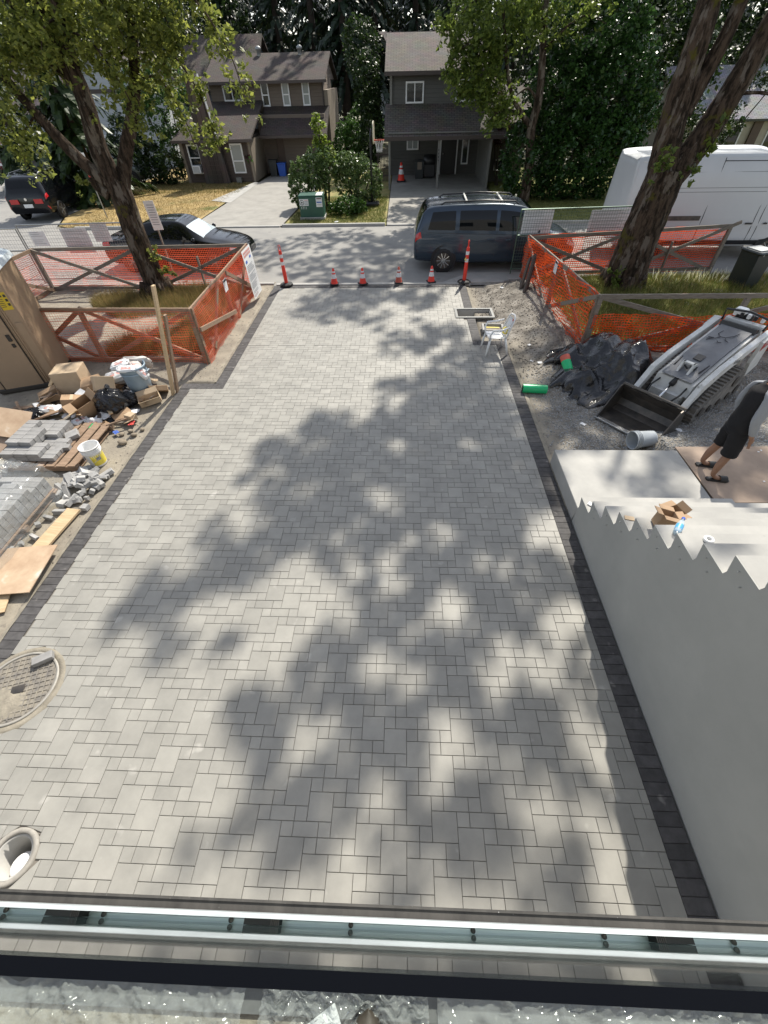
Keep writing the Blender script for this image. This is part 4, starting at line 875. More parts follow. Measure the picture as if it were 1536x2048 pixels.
# --- white cargo van
wv = thing('cargo_van', 'tall white cargo van parked behind the right tree', 'van', (9.95, 17.0, RZ), R(-1.5))
K = Car([(-2.95, .62, 1.1, 2.30, .90, .95, .80), (-2.93, .46, 1.2, 2.52, .96, .98, .83), (-2.80, .42, 1.2, 2.62, .985, 1.0, .86), (-1.8, .40, 1.2, 2.66, .99, 1.0, .87), (0, .40, 1.2, 2.66, .99, 1.0, .87), (1.4, .40, 1.2, 2.62, .99, 1.0, .85), (1.9, .42, 1.18, 2.30, .985, .98, .82), (2.35, .42, 1.14, 1.70, .97, .94, .80), (2.75, .44, 1.05, 1.22, .92, .88, .74), (2.95, .5, .85, .92, .80, .78, .66)])
K.body(60).build('body', 'white_body', wv, True)
for sg in (1, -1):
    K.patch([(2.4, .35), (8.2, .35), (8.2, 1.0), (2.4, 1.0)], sg, .012).build('lower_cladding', 'black_plastic', wv, True)
    for pts in ([(3.72, 4.0), (3.72, 3), (3.72, 1.8), (3.72, .9)], [(4.72, 4), (4.72, 3), (4.75, 1.8), (4.75, .9)], [(4.86, 4), (4.86, 3), (4.9, 1.8), (4.9, .9)], [(3.72, 3.95), (4.72, 3.95)]): K.line(pts, sg, .011).build('door_seam', 'seam', wv)
    for v in (3.45, 3.52, 3.78): K.line([(2.5, v), (4.7, v)], sg, .008, .0).build('body_crease', 'seam_light', wv)
    K.line([(2.0, 3.98), (6, 3.98)], sg, .012).build('roof_gutter', 'white_paint', wv)
    K.patch([(2.6, 2.90), (3.68, 2.90), (3.68, 3.03), (2.6, 3.03)], sg, .02).build('slide_rail', 'grey_steel', wv)
    for u in (4.55, 5.0): K.patch([(u, 2.66), (u+.16, 2.66), (u+.16, 2.78), (u, 2.78)], sg, .03).build('door_handle', 'black_plastic', wv)
    K.patch([(5.0, 3.15), (6.8, 3.15), (6.2, 3.7), (5.0, 3.75)], sg, .008).build('window', 'car_glass', wv, True); K.patch([(5.9, 4.2), (7.4, 4.2), (7.4, 6), (5.9, 6)], sg, .008).build('windscreen', 'car_glass', wv, True)
    K.patch([(.1, 2.3), (1.1, 2.3), (1.1, 2.9), (.1, 2.9)], sg, .01).build('tail_light', 'tail_red', wv, True)
    for x in (-1.8, 1.95): arch(wv, x, sg*.975, .38, .44, sg); wheel(wv, (x, sg*.89, .35), .35, .22, sg, 8, 'galvanised')
for k in range(-5, 6): MB().bar((-2.6, k*.14, 2.668), (1.2, k*.14, 2.668), .03, .012).build('roof_rib', 'white_body', wv)
# --- black sedan
sd_ = thing('sedan', 'black sedan with a silver sunshade parked behind the left fence', 'car', (-7.55, 16.15, RZ), R(-2))
K = Car([(-2.32, .42, .80, .85, .78, .74, .6), (-2.2, .28, .88, .93, .86, .82, .7), (-1.75, .22, .92, .97, .89, .85, .66), (-1.35, .20, .92, 1.12, .90, .86, .60), (-.75, .19, .91, 1.32, .90, .86, .57), (0, .19, .90, 1.37, .90, .86, .56), (.45, .19, .89, 1.32, .90, .86, .57), (.95, .19, .88, 1.06, .90, .86, .62), (1.3, .2, .85, .92, .89, .84, .68), (1.8, .22, .78, .85, .87, .80, .66), (2.2, .26, .66, .72, .80, .72, .58), (2.36, .34, .54, .58, .66, .6, .5)])
K.body(64).build('body', 'car_black', sd_, True)
for sg in (1, -1):
    for q in ([(3.2, 3.1), (5.0, 3.1), (5.0, 3.88), (3.75, 3.86)], [(5.1, 3.1), (7.1, 3.12), (6.3, 3.84), (5.1, 3.88)]): K.patch(q, sg).build('window', 'car_glass', sd_, True)
    K.patch([(6.35, 4.15), (7.55, 4.1), (7.55, 6), (6.35, 6)], sg, .006).build('windscreen', 'sunshade', sd_, True); K.patch([(2.5, 4.2), (3.9, 4.2), (3.9, 6), (2.5, 6)], sg, .006).build('rear_window', 'car_glass', sd_, True)
    K.patch([(9.4, 2.5), (10.6, 2.4), (10.5, 2.95), (9.4, 3.0)], sg, .008).build('headlight', 'head_lamp', sd_, True); K.patch([(.4, 2.3), (1.5, 2.3), (1.5, 2.9), (.4, 2.9)], sg, .008).build('tail_light', 'tail_red', sd_, True)
    for pts in ([(5.05, 3.9), (5.05, 3), (5.05, .8)], [(7.3, 3.0), (7.3, 2), (7.2, .6)]): K.line(pts, sg, .004).build('door_seam', 'seam', sd_)
    MB().lathe([(0, -.08), (.06, -.05), (.07, 0), (.05, .06), (0, .08)], K.P(6.9, 3.2, sg, .12), n=12, axis='Y').build('mirror', 'car_black', sd_, True)
    for x in (-1.42, 1.42): arch(sd_, x, sg*.885, .33, .37, sg); wheel(sd_, (x, sg*.81, .32), .32, .20, sg, 5, 'galvanised')
# --- crossovers
def suv(name, label, loc, rz, paint, logo=True):
    t = thing(name, label, 'car', loc, rz)
    K = Car([(-2.2, .55, .85, .92, .80, .78, .62), (-2.14, .36, .98, 1.12, .88, .85, .68), (-2.0, .32, 1.04, 1.36, .905, .87, .70), (-1.72, .30, 1.05, 1.60, .91, .88, .68), (-1.0, .28, 1.04, 1.68, .915, .89, .67), (0, .26, 1.02, 1.68, .915, .89, .66), (.5, .26, 1.0, 1.58, .915, .89, .66), (1.0, .27, .99, 1.18, .91, .87, .70), (1.5, .3, .95, 1.03, .89, .84, .70), (2.0, .33, .82, .88, .84, .78, .64), (2.22, .4, .66, .7, .72, .68, .56)])
    K.body(56).build('body', paint, t, True)
    for sg in (1, -1):
        for q in ([(3.0, 3.15), (4.45, 3.12), (4.45, 3.85), (3.35, 3.82)], [(4.55, 3.12), (6.9, 3.14), (6.1, 3.82), (4.55, 3.85)]): K.patch(q, sg).build('window', 'car_glass', t, True)
        K.patch([(1.55, 4.3), (2.95, 4.3), (2.95, 6), (1.55, 6)], sg, .006).build('rear_window', 'car_glass', t, True); K.patch([(6.1, 4.2), (7.5, 4.2), (7.5, 6), (6.1, 6)], sg, .006).build('windscreen', 'car_glass', t, True)
        K.patch([(.55, 2.5), (2.4, 2.6), (2.3, 3.05), (.75, 3.05)], sg, .012).build('tail_light', 'tail_red', t, True); K.patch([(.1, .9), (1.0, .9), (1.0, 1.35), (.1, 1.35)], sg, .012).build('reflector', 'tail_red', t, True)
        MB().box((-2.215, sg*.52, .80), (.05, .36, .17)).build('tail_light', 'tail_red', t)
        MB().tube([(-1.5, sg*.62, 1.64), (-1.35, sg*.63, 1.71), (.2, sg*.63, 1.72), (.35, sg*.62, 1.66)], .017, 8).build('roof_rail', 'galvanised', t, True)
        MB().lathe([(0, -.1), (.08, -.06), (.09, 0), (.06, .08), (0, .1)], K.P(6.6, 3.2, sg, .15), n=12, axis='Y').build('mirror', paint, t, True)
        for x in (-1.3, 1.38): arch(t, x, sg*.90, .36, .40, sg); wheel(t, (x, sg*.83, .34), .34, .21, sg, 5, 'galvanised')
    MB().box((-2.225, 0, .64), (.03, .38, .13)).build('number_plate', 'white_paint', t); MB().lathe([(.001, -.02), (.055, -.02), (.055, 0)], (-2.215, 0, .88), n=16, axis='X').build('badge', 'chrome', t)
    return t
suv('crossover_car', 'black crossover with red tail lights parked at the mouth of the side street', (-17.2, 24.6, RZ), R(97), 'car_black')
suv('crossover_car', 'dark red car parked in front of the white house at far left', (-27.8, 38.0, RZ), R(95), 'car_red')
suv('crossover_car', 'white car half hidden behind the black crossover', (-22.2, 34.2, RZ), R(100), 'car_white')
suv('crossover_car', 'grey green car behind the left tree trunk at the lawn', (-17.9, 31.6, -.01), R(20), 'car_grey')
# ================================================================ HOUSES
def window(p, x, z, wd, ht, y, mull=1, horiz=None, glass='window_glass', fr=.07, m='white_paint', nm='window'):
    f = MB()
    for (cx, cz, sx, sz) in ((x-wd/2+fr/2, z, fr, ht), (x+wd/2-fr/2, z, fr, ht), (x, z-ht/2+fr/2, wd-2*fr, fr), (x, z+ht/2-fr/2, wd-2*fr, fr)): f.box((cx, y-.03, cz), (sx, .08, sz))
    if horiz is not None: f.box((x, y-.028, z-ht/2+ht*horiz), (wd-2*fr, .06, fr*.75))
    for i in range(1, mull): f.box((x-wd/2+wd*i/mull, y-.026, z), (fr*.7, .06, ht-2*fr))
    o = f.build(nm, m, p); MB().box((x, y-.012, z), (wd-2*fr+.01, .02, ht-2*fr+.01)).build('pane', glass, o); return o
def slab(p, nm, pts, th, m):
    """roof plane: 4 corner points, thickness"""
    P = [Vector(q) for q in pts]; n_ = (P[1]-P[0]).cross(P[3]-P[0]).normalized()
    if n_.z < 0: n_ = -n_
    c = P[0]; xa = (P[1]-P[0]).normalized(); za = n_; ya = za.cross(xa); M3 = Matrix((xa, ya, za)).transposed(); inv = M3.transposed()
    loc = [inv@(q-c) for q in P]; b = MB(); b.add([(q.x, q.y, 0) for q in loc]+[(q.x, q.y, -th) for q in loc], [(0, 1, 2, 3), (7, 6, 5, 4), (0, 4, 5, 1), (1, 5, 6, 2), (2, 6, 7, 3), (3, 7, 4, 0)])
    return b.build(nm, m, p, loc=c, rot=M3.to_euler())
# right house with carport
h = thing('house', 'grey two storey house with a carport and lapped siding', 'house', (0, 0, 0))
MB().box((1.85, 34.5, 3.85), (5.1, 7.0, 1.45)).build('upper_wall', 'siding_grey', h)
MB().box((1.85, 36.2, 1.55), (5.3, 5.4, 3.1)).build('ground_wall', 'siding_grey', h)
MB().box((5.6, 33.5, 1.5), (2.2, 5.5, 3.0)).build('side_wing', 'siding_grey', h)
slab(h, 'carport_roof', [(-1.0, 28.75, 2.18), (5.35, 28.75, 2.16), (5.35, 31.05, 3.32), (-1.0, 31.05, 3.32)], .10, 'roof_grey')
slab(h, 'wing_roof', [(4.4, 30.0, 2.55), (6.9, 30.0, 2.55), (6.9, 34, 4.2), (4.4, 34, 4.2)], .10, 'roof_grey')
slab(h, 'roof', [(-1.0, 30.55, 4.50), (4.65, 30.55, 4.48), (4.65, 34.4, 5.95), (-1.0, 34.4, 5.95)], .10, 'roof_grey'); slab(h, 'roof', [(4.65, 38.4, 4.48), (-1.0, 38.4, 4.50), (-1.0, 34.41, 5.95), (4.65, 34.41, 5.95)], .10, 'roof_grey')
MB().prism([(31.0, 4.4), (38, 4.4), (34.4, 5.8)], 'X', -.70, -.66).build('gable', 'siding_grey', h); MB().prism([(31.0, 4.4), (38, 4.4), (34.4, 5.8)], 'X', 4.36, 4.40).build('gable', 'siding_grey', h)
MB().box((2.17, 28.74, 2.10), (6.4, .06, .16)).build('fascia', 'gutter', h); MB().box((1.83, 30.53, 4.42), (5.7, .06, .15)).build('fascia', 'gutter', h)
for x in (-.75, 1.86): MB().box((x, 28.95, 1.04), (.11, .11, 2.12)).build('post', 'trim_grey', h)
MB().box((4.55, 31.2, 1.08), (.12, 4.6, 2.16)).build('carport_side_wall', 'trim_grey', h); MB().box((1.9, 31.2, 2.30), (5.4, 4.6, .04)).build('carport_ceiling', 'trim_grey', h)
for x in (-.69, 4.42): MB().box((x, 30.97, 3.85), (.14, .06, 1.4)).build('corner_board', 'trim_grey', h)
window(h, .55, 3.72, .95, .82, 30.99, 2); window(h, 3.2, 3.75, 1.0, .85, 30.99, 2); window(h, .55, 1.55, .72, .72, 33.5, 2, glass='curtain_glass'); window(h, 3.75, 1.25, .42, 1.55, 33.5); window(h, 5.4, .75, .5, .5, 30.74)
d = MB().box((2.75, 33.46, 1.05), (.92, .06, 2.05)).build('door', 'door_dark', h)
for sx in (-.5, .5): MB().box((2.75+sx, 33.44, 1.05), (.07, .08, 2.12)).build('door_frame', 'white_paint', d)
MB().lathe([(.0, -.03), (.035, -.02), (.035, .02), (0, .03)], (2.42, 33.4, 1.0), n=10, axis='Y').build('door_handle', 'chrome', d)
for k in range(4): MB().box((1.86, 28.892, 1.62-k*.14), (.05, .008, .07)).build('house_number', 'print_dark', h)
MB().box((3.5, 33.45, 1.9), (.2, .05, .3)).build('notice', 'paper', h)
for x in (-.66, 4.30): MB().tube([(x, 30.9, 4.36), (x, 30.93, 3.3)], .035, 6).build('downspout', 'trim_grey', h)
# stored things in the carport
t = thing('wheelie_bin', 'dark wheeled bin with a paper notice stored in the neighbour carport', 'bin', (.95, 32.2, 0)); MB().prism([(-.22, 0), (.22, 0), (.28, .8), (-.28, .8)], 'Y', -.25, .25).build('tub', 'bin_black', t); MB().cbox((0, 0, .83), (.58, .56, .06), .02).build('lid', 'bin_black', t); MB().box((.02, -.27, .62), (.26, .01, .34)).build('notice', 'trim_tan', t)
t = thing('grill', 'black covered barbecue in the neighbour carport', 'barbecue', (1.55, 32.3, 0)); MB().cbox((0, 0, .4), (.7, .5, .7), .05).build('cart', 'black_plastic', t); MB().lathe([(.3, -.35), (.3, .35)], (0, 0, .8), n=16, axis='X', cap0=True, cap1=True).build('hood', 'black_plastic', t, True)
t = thing('wooden_gate', 'dark slatted side gate beside the grey house', 'gate', (-1.1, 31.5, 0))
for i in range(9): MB().box((-.42+i*.085, 0, .75), (.035, .02, 1.5)).build('slat', 'timber_dark', t)
for z in (.25, 1.2): MB().box((-.08, .02, z), (.85, .03, .08)).build('rail', 'timber_dark', t)
# left house
h = thing('house', 'brown two storey house with a shingled chimney and three narrow upper windows', 'house', (0, 0, 0))
MB().box((-8.45, 38.0, 3.55), (7.0, 4.0, 1.45)).build('upper_wall', 'siding_brown', h); MB().box((-11.1, 35.0, 1.0), (4.0, 6.0, 2.0)).build('front_wall', 'siding_dark', h); MB().box((-7.0, 38.0, 1.4), (4.2, 6.0, 2.8)).build('ground_wall', 'siding_brown', h)
MB().box((-6.45, 34.9, .95), (3.2, .1, 1.9)).build('garage_wall', 'trim_brown', h)
g_ = MB().box((-6.35, 34.83, .9), (2.5, .05, 1.75)).build('garage_door', 'siding_brown', h)
slab(h, 'front_roof', [(-13.4, 31.5, 1.98), (-8.75, 31.5, 2.0), (-8.75, 36.05, 3.42), (-12.6, 36.05, 3.42)], .10, 'roof_brown')
slab(h, 'garage_roof', [(-8.74, 33.6, 1.98), (-4.65, 33.6, 1.95), (-4.65, 36.03, 3.16), (-8.74, 36.03, 3.16)], .10, 'roof_brown')
slab(h, 'roof', [(-12.2, 35.5, 4.24), (-4.72, 35.5, 4.24), (-4.72, 39.0, 5.45), (-12.2, 39.0, 5.45)], .10, 'roof_brown'); slab(h, 'roof', [(-4.72, 42.4, 4.24), (-12.2, 42.4, 4.24), (-12.2, 39.01, 5.45), (-4.72, 39.01, 5.45)], .10, 'roof_brown')
MB().prism([(36.0, 4.2), (42, 4.2), (39, 5.3)], 'X', -5.0, -4.96).build('gable', 'siding_brown', h)
MB().box((-4.82, 38.6, 1.9), (.25, 5.2, 3.8)).build('gable_wall', 'trim_tan', h)
for (x, y_, z, L) in ((-11.05, 31.48, 1.93, 4.75), (-6.7, 33.57, 1.9, 4.2), (-8.45, 35.47, 4.19, 7.6)): MB().box((x, y_, z), (L, .07, .13)).build('fascia', 'gutter', h)
MB().box((-13.1, 31.96, .97), (.16, .12, 1.94)).build('corner_board', 'trim_tan', h); MB().box((-9.08, 31.96, .97), (.16, .12, 1.94)).build('corner_board', 'trim_tan', h); MB().box((-9.02, 33.5, .95), (.1, 3.0, 1.9)).build('porch_wall', 'trim_tan', h)
for xx in (-8.55, -7.27, -6.02): window(h, xx, 3.66, .46, 1.06, 36.0, 1, .48, 'curtain_glass' if xx > -8 else 'window_glass')
window(h, -9.85, 1.10, .72, 1.36, 32.0, 1, .42, 'curtain_glass'); wA = window(h, -12.42, 1.10, .72, 1.36, 32.0, 1, .55); window(h, -10.6, 3.75, 1.1, .7, 36.0, 2)
ac = MB().cbox((-12.42, 31.82, .66), (.48, .34, .36), .02).build('air_conditioner', 'white_plastic', h)
for i in range(6): MB().box((-12.42, 31.645, .55+i*.045), (.36, .006, .018)).build('grille_slat', 'print_grey', ac)
chim = MB(); chim.prism([(-12.0, -.02), (-10.5, -.02), (-10.7, 2.02), (-11.95, 2.02)], 'Y', 31.55, 31.95); chim.build('chimney_breast', 'roof_shake', h)
chim = MB(); chim.prism([(-11.95, 2.02), (-10.7, 2.02), (-10.95, 4.5), (-11.78, 4.5)], 'Y', 31.7, 32.4); chim.build('chimney_stack', 'roof_shake', h); MB().box((-11.32, 31.62, 2.1), (1.25, .1, .1)).build('chimney_flashing', 'grey_steel', h); MB().bar((-10.74, 31.66, 2.0), (-11.02, 31.66, 4.6), .05, .08).build('chimney_trim', 'white_paint', h)
tr = MB()
for i in range(9): tr.bar((-11.62+i*.09, 31.52, .0), (-11.62+i*.09-.22+.055*i, 31.52, 1.85), .012, .02)
for i in range(8): tr.bar((-11.7+.03*i, 31.525, .2+i*.22), (-10.85-.0*i, 31.525, .2+i*.22), .012, .02)
tr.build('trellis', 'timber_dark', h)
for x in (-9.2, -6.6): MB().lathe([(.12, 5.3), (.12, 5.55), (.18, 5.57), (.17, 5.68), (.05, 5.75)], (x, 38.7, .0), n=14, cap1=True).build('roof_vent', 'galvanised', h, True)
MB().box((-10.0, 31.85, .12), (.3, .25, .24)).build('planter', 'trim_grey', h)
MB().tube([(-4.98, 35.9, 4.15), (-4.98, 35.9, 3.1)], .035, 6).build('downspout', 'gutter', h); MB().tube([(-9.15, 31.9, 1.9), (-9.15, 31.9, 0)], .035, 6).build('downspout', 'trim_brown', h)
t = thing('recycling_bin', 'blue recycling bin by the left house garage', 'bin', (-7.75, 34.0, 0)); MB().prism([(-.2, 0), (.2, 0), (.25, .6), (-.25, .6)], 'Y', -.2, .2).build('tub', 'recycle_blue', t); MB().cbox((0, 0, .63), (.54, .48, .05), .015).build('lid', 'recycle_blue', t)
t = thing('recycling_bin', 'dark bin to the left of the blue recycling bin', 'bin', (-8.3, 34.0, 0)); MB().prism([(-.2, 0), (.2, 0), (.25, .75), (-.25, .75)], 'Y', -.2, .2).build('tub', 'bin_black', t); MB().cbox((0, 0, .78), (.54, .48, .05), .015).build('lid', 'bin_black', t)
# neighbouring houses, mostly behind trees
def far_house(label, x0, x1, y0, dep, eave, ridge, wm, rm, wins, gable_front=False):
    h = thing('house', label, 'house', (0, 0, 0)); xm = (x0+x1)/2
    MB().box((xm, y0+dep/2, eave/2), (x1-x0, dep, eave)).build('wall', wm, h)
    if gable_front:
        MB().prism([(x0, eave), (x1, eave), (xm, ridge-.1)], 'Y', y0+.02, y0+.1).build('gable', wm, h)
        slab(h, 'roof', [(x0-.3, y0-.4, eave-.1), (xm, y0-.4, ridge), (xm, y0+dep, ridge), (x0-.3, y0+dep, eave-.1)], .12, rm); slab(h, 'roof', [(x1+.3, y0-.4, eave-.1), (xm+.01, y0-.4, ridge), (xm+.01, y0+dep, ridge), (x1+.3, y0+dep, eave-.1)], .12, rm)
    else:
        slab(h, 'roof', [(x0-.4, y0-.5, eave-.1), (x1+.4, y0-.5, eave-.1), (x1+.4, y0+dep/2, ridge), (x0-.4, y0+dep/2, ridge)], .12, rm); slab(h, 'roof', [(x0-.4, y0+dep+.5, eave-.1), (x1+.4, y0+dep+.5, eave-.1), (x1+.4, y0+dep/2+.01, ridge), (x0-.4, y0+dep/2+.01, ridge)], .12, rm)
        for x in (x0, x1-.05): MB().prism([(y0, eave-.05), (y0+dep, eave-.05), (y0+dep/2, ridge-.12)], 'X', x, x+.05).build('gable', wm, h)
    MB().box((xm, y0-.03, eave-.06), (x1-x0+.3, .06, .2)).build('fascia', 'gutter', h)
    for (x, z, w_, hh) in wins: window(h, x, z, w_, hh, y0, 2 if w_ > .8 else 1)
    return h
far_house('white sided house with a gable, glimpsed behind the left tree', -22.5, -16.2, 38.5, 9, 4.0, 6.0, 'siding_white', 'roof_brown', [(-18.4, 3.2, 1.0, 1.0), (-20.5, 1.2, 1.0, 1.2)], True)
far_house('slate blue house with a tiled roof between the white and brown houses', -16.0, -11.0, 42.5, 8, 3.9, 6.6, 'siding_slate', 'roof_shake', [(-14.9, 3.0, 1.2, .9), (-13.0, 3.0, .9, .9), (-15.4, 1.4, .7, .9)])
far_house('white garage fronted house at the far left edge', -37, -25.5, 41, 8, 2.9, 5.5, 'siding_white', 'roof_grey', [(-27.5, 1.9, 1.0, .7), (-29.5, 1.0, 1.2, 1.6)])
bung = far_house('cream bungalow with a pale roof behind the white van', 16.6, 30, 34, 9, 2.35, 4.4, 'siding_cream', 'roof_pale', [(19.6, 1.3, .8, 1.5), (21.9, 1.4, .8, 1.5), (17.4, 1.4, .6, 1.2)])
far_house('pale house with a balcony seen between the two front houses', -4.2, 3, 58, 8, 5.2, 7.2, 'siding_white', 'roof_grey', [(-3.0, 3.4, 1.2, 1.2), (-1.0, 3.4, 1.2, 1.2)])
for x in (18.55, 20.75): MB().box((x, 33.9, 1.15), (.5, .12, 2.3)).build('pier', 'trim_brown', bung)
# ================================================================ STREET FURNITURE ACROSS THE ROAD
t = thing('utility_box', 'dark green utility box with white stickers in front of the shrubs', 'utility box', (-4.05, 22.65, -.02), R(2))
MB().cbox((0, 0, .42), (1.05, .8, .84), .02).build('cabinet', 'utility_green', t); MB().cbox((0, 0, .05), (1.12, .88, .1), .01).build('plinth', 'concrete', t); MB().cbox((0, 0, .86), (1.08, .83, .05), .02).build('lid', 'utility_green', t)
s1 = MB().box((-.31, -.403, .64), (.40, .004, .24)).build('sticker', 'paper', t); MB().lathe([(.075, 0), (.095, 0)], (-.40, -.4065, .64), n=20, axis='Y').build('warning_ring', 'print_dark', s1); MB().lathe([(.001, 0), (.035, 0)], (-.40, -.4065, .64), n=12, axis='Y').build('warning_figure', 'print_dark', s1)
for i in range(4): MB().box((-.21, -.4065, .72-i*.05), (.16, .002, .018)).build('text_line', 'print_pink' if i == 0 else 'print_grey', s1)
s2 = MB().box((.36, -.403, .64), (.27, .004, .34)).build('sticker', 'paper', t); MB().box((.36, -.4065, .77), (.22, .002, .04)).build('text_line', 'trim_brown', s2); MB().box((.36, -.4065, .64), (.22, .002, .045)).build('text_line', 'print_blue', s2); MB().box((.36, -.4065, .55), (.2, .002, .012)).build('text_line', 'print_grey', s2); MB().box((.36, -.05, .888), (.27, .7, .004)).build('top_sticker', 'white_paint', t)
text('number', '1711', .14, 'white_paint', t, (-.33, -.404, .44), (R(90), 0, 0))
t = thing('basketball_hoop', 'basketball hoop on a black pole in front of the shrubs', 'basketball hoop', (-1.50, 24.9, 0), 0)
MB().tube([(0, 0, 0), (0, 0, 2.5), (.05, 0, 2.75)], .045, 10).build('pole', 'black_plastic', t, True); MB().tube([(0, 0, .05), (-.4, .3, .35)], .02, 6).build('strut', 'black_plastic', t); MB().cbox((0, 0, .08), (.7, .5, .16), .05).build('base', 'black_plastic', t)
def bb(u, v): a = 2*math.pi*u; r = v; ca, sa = math.cos(a), math.sin(a); return (.13, .52*r*(abs(ca)**.6)*(1 if ca > 0 else -1), 2.65+.38*r*(abs(sa)**.6)*(1 if sa > 0 else -1))
b = MB().grid(bb, 32, 3); b.grid(lambda u, v: (lambda p: (p[0]+.04, p[1], p[2]))(bb(u, v)), 32, 3); b.grid(lambda u, v: (lambda p: (p[0]+.04*v, p[1], p[2]))(bb(u, 1)), 32, 1); b.build('backboard', 'board_cream', t)
MB().tube([(.40+.22*math.cos(a), .22*math.sin(a), 2.40) for a in [i*math.pi/10 for i in range(21)]], .012, 6).build('rim', 'hoop_red', t, True); MB().bar((.13, 0, 2.40), (.2, 0, 2.40), .1, .06).build('bracket', 'hoop_red', t)
nt = MB()
for i in range(12):
    a = i*math.pi/6; nt.tube([(.40+.22*math.cos(a), .22*math.sin(a), 2.39), (.40+.15*math.cos(a+.3), .15*math.sin(a+.3), 2.2), (.40+.12*math.cos(a), .12*math.sin(a), 1.98)], .006, 4); nt.tube([(.40+.22*math.cos(a), .22*math.sin(a), 2.39), (.40+.15*math.cos(a-.3), .15*math.sin(a-.3), 2.2), (.40+.12*math.cos(a), .12*math.sin(a), 1.98)], .006, 4)
stuff(nt.build('net', 'net_white', t))
t = thing('parking_sign', 'no parking sign on a thin post beside the dry lawn', 'sign', (-13.95, 23.1, -.02), R(2))
MB().tube([(0, 0, 0), (0, 0, 2.4)], .025, 8).build('post', 'galvanised', t); p_ = MB().cbox((0, -.035, 2.1), (.34, .008, .52), .003).build('plate', 'white_paint', t); MB().lathe([(.085, 0), (.12, 0)], (0, -.0405, 2.2), n=24, axis='Y').build('red_ring', 'print_red', p_); MB().bar((-.07, -.0412, 2.27), (.07, -.0412, 2.13), .002, .02, (0, 1, 0)).build('slash', 'print_red', p_)
text('letter', 'P', .17, 'print_dark', p_, (0, -.040, 2.2), (R(90), 0, 0)); MB().box((0, -.04, 1.98), (.2, .003, .03)).build('arrow', 'print_dark', p_); MB().box((0, -.03, 1.66), (.06, .05, .25)).build('band', 'print_red', t)
t = thing('hanging_basket', 'hanging basket of red flowers on the left house corner', 'flower basket', (-9.0, 31.3, 1.05)); MB().lathe([(.02, 0), (.14, .05), (.17, .16)], n=14).build('basket', 'timber_dark', t, True); MB().tube([(0, 0, .6), (0, .25, .72)], .01, 5).build('hook', 'black_plastic', t)
# ================================================================ TREES AND PLANTS
rng = np.random.default_rng(11)
def leaves(name, pts, size, m, parent, up=.35, var=.35, long=1.0):
    """one small folded leaf (a diamond of two triangles' area) at each point"""
    pts = np.asarray(pts, float); n = len(pts); s = size*(1+rng.uniform(-var, var, n))[:, None]
    nz = rng.normal(size=(n, 3)); nz[:, 2] = np.abs(nz[:, 2])+up; nz /= np.linalg.norm(nz, axis=1)[:, None]
    t = rng.normal(size=(n, 3)); t -= (t*nz).sum(1)[:, None]*nz; t /= np.linalg.norm(t, axis=1)[:, None]; b = np.cross(nz, t)
    V = np.empty((n, 4, 3)); V[:, 0] = pts-t*s*long; V[:, 1] = pts+b*s*.55-nz*s*.12; V[:, 2] = pts+t*s*long-nz*s*.25; V[:, 3] = pts-b*s*.55-nz*s*.12
    return link(name, fast_mesh(name, V.reshape(-1, 3), np.arange(4*n).reshape(n, 4), m), parent)
def ball(c, r, n, hollow=.0, flat=1.0):
    d = rng.normal(size=(n, 3)); d /= np.linalg.norm(d, axis=1)[:, None]; q = (hollow+(1-hollow)*rng.random(n))**(1/2.2)
    return np.asarray(c)+d*q[:, None]*np.asarray(r if np.ndim(r) else (r, r, r*flat))
def clumps(c, r, nc, per, cr, hollow=.35, flat=1.0):
    cs = ball(c, r, nc, hollow, flat); out = [ball(q, cr*rng.uniform(.6, 1.3), per) for q in cs]
    return np.concatenate(out)
def sprays(paths, n, spread, per=9, r=.10):
    """tufts of leaves along polylines"""
    out = []
    for p in paths:
        p = np.asarray(p, float); L = len(p)-1
        for k in range(n):
            t = rng.uniform(.2, L); i = min(int(t), L-1); q = p[i]+(p[i+1]-p[i])*(t-i)+rng.normal(size=3)*spread; out.append(ball(q, r, per))
    return np.concatenate(out)
def limbs(parent, lst, m, n=10, name='branch', wob=.10):
    for k, (pts, r0, r1) in enumerate(lst):
        N = len(pts); P = []; 
        for i in range((N-1)*9+1):
            P.append(crv(pts, i/9))
        M_ = len(P); MB().tube(P, [r0+(r1-r0)*(i/(M_-1)) for i in range(M_)], n, True, wob, k+3).build(name, m, parent, True)
def shadow_to(sx, sy, z): return (sx+z/math.tan(R(SUN_EL))*math.sin(R(SUN_AZ)), sy+z/math.tan(R(SUN_EL))*math.cos(R(SUN_AZ)), z)
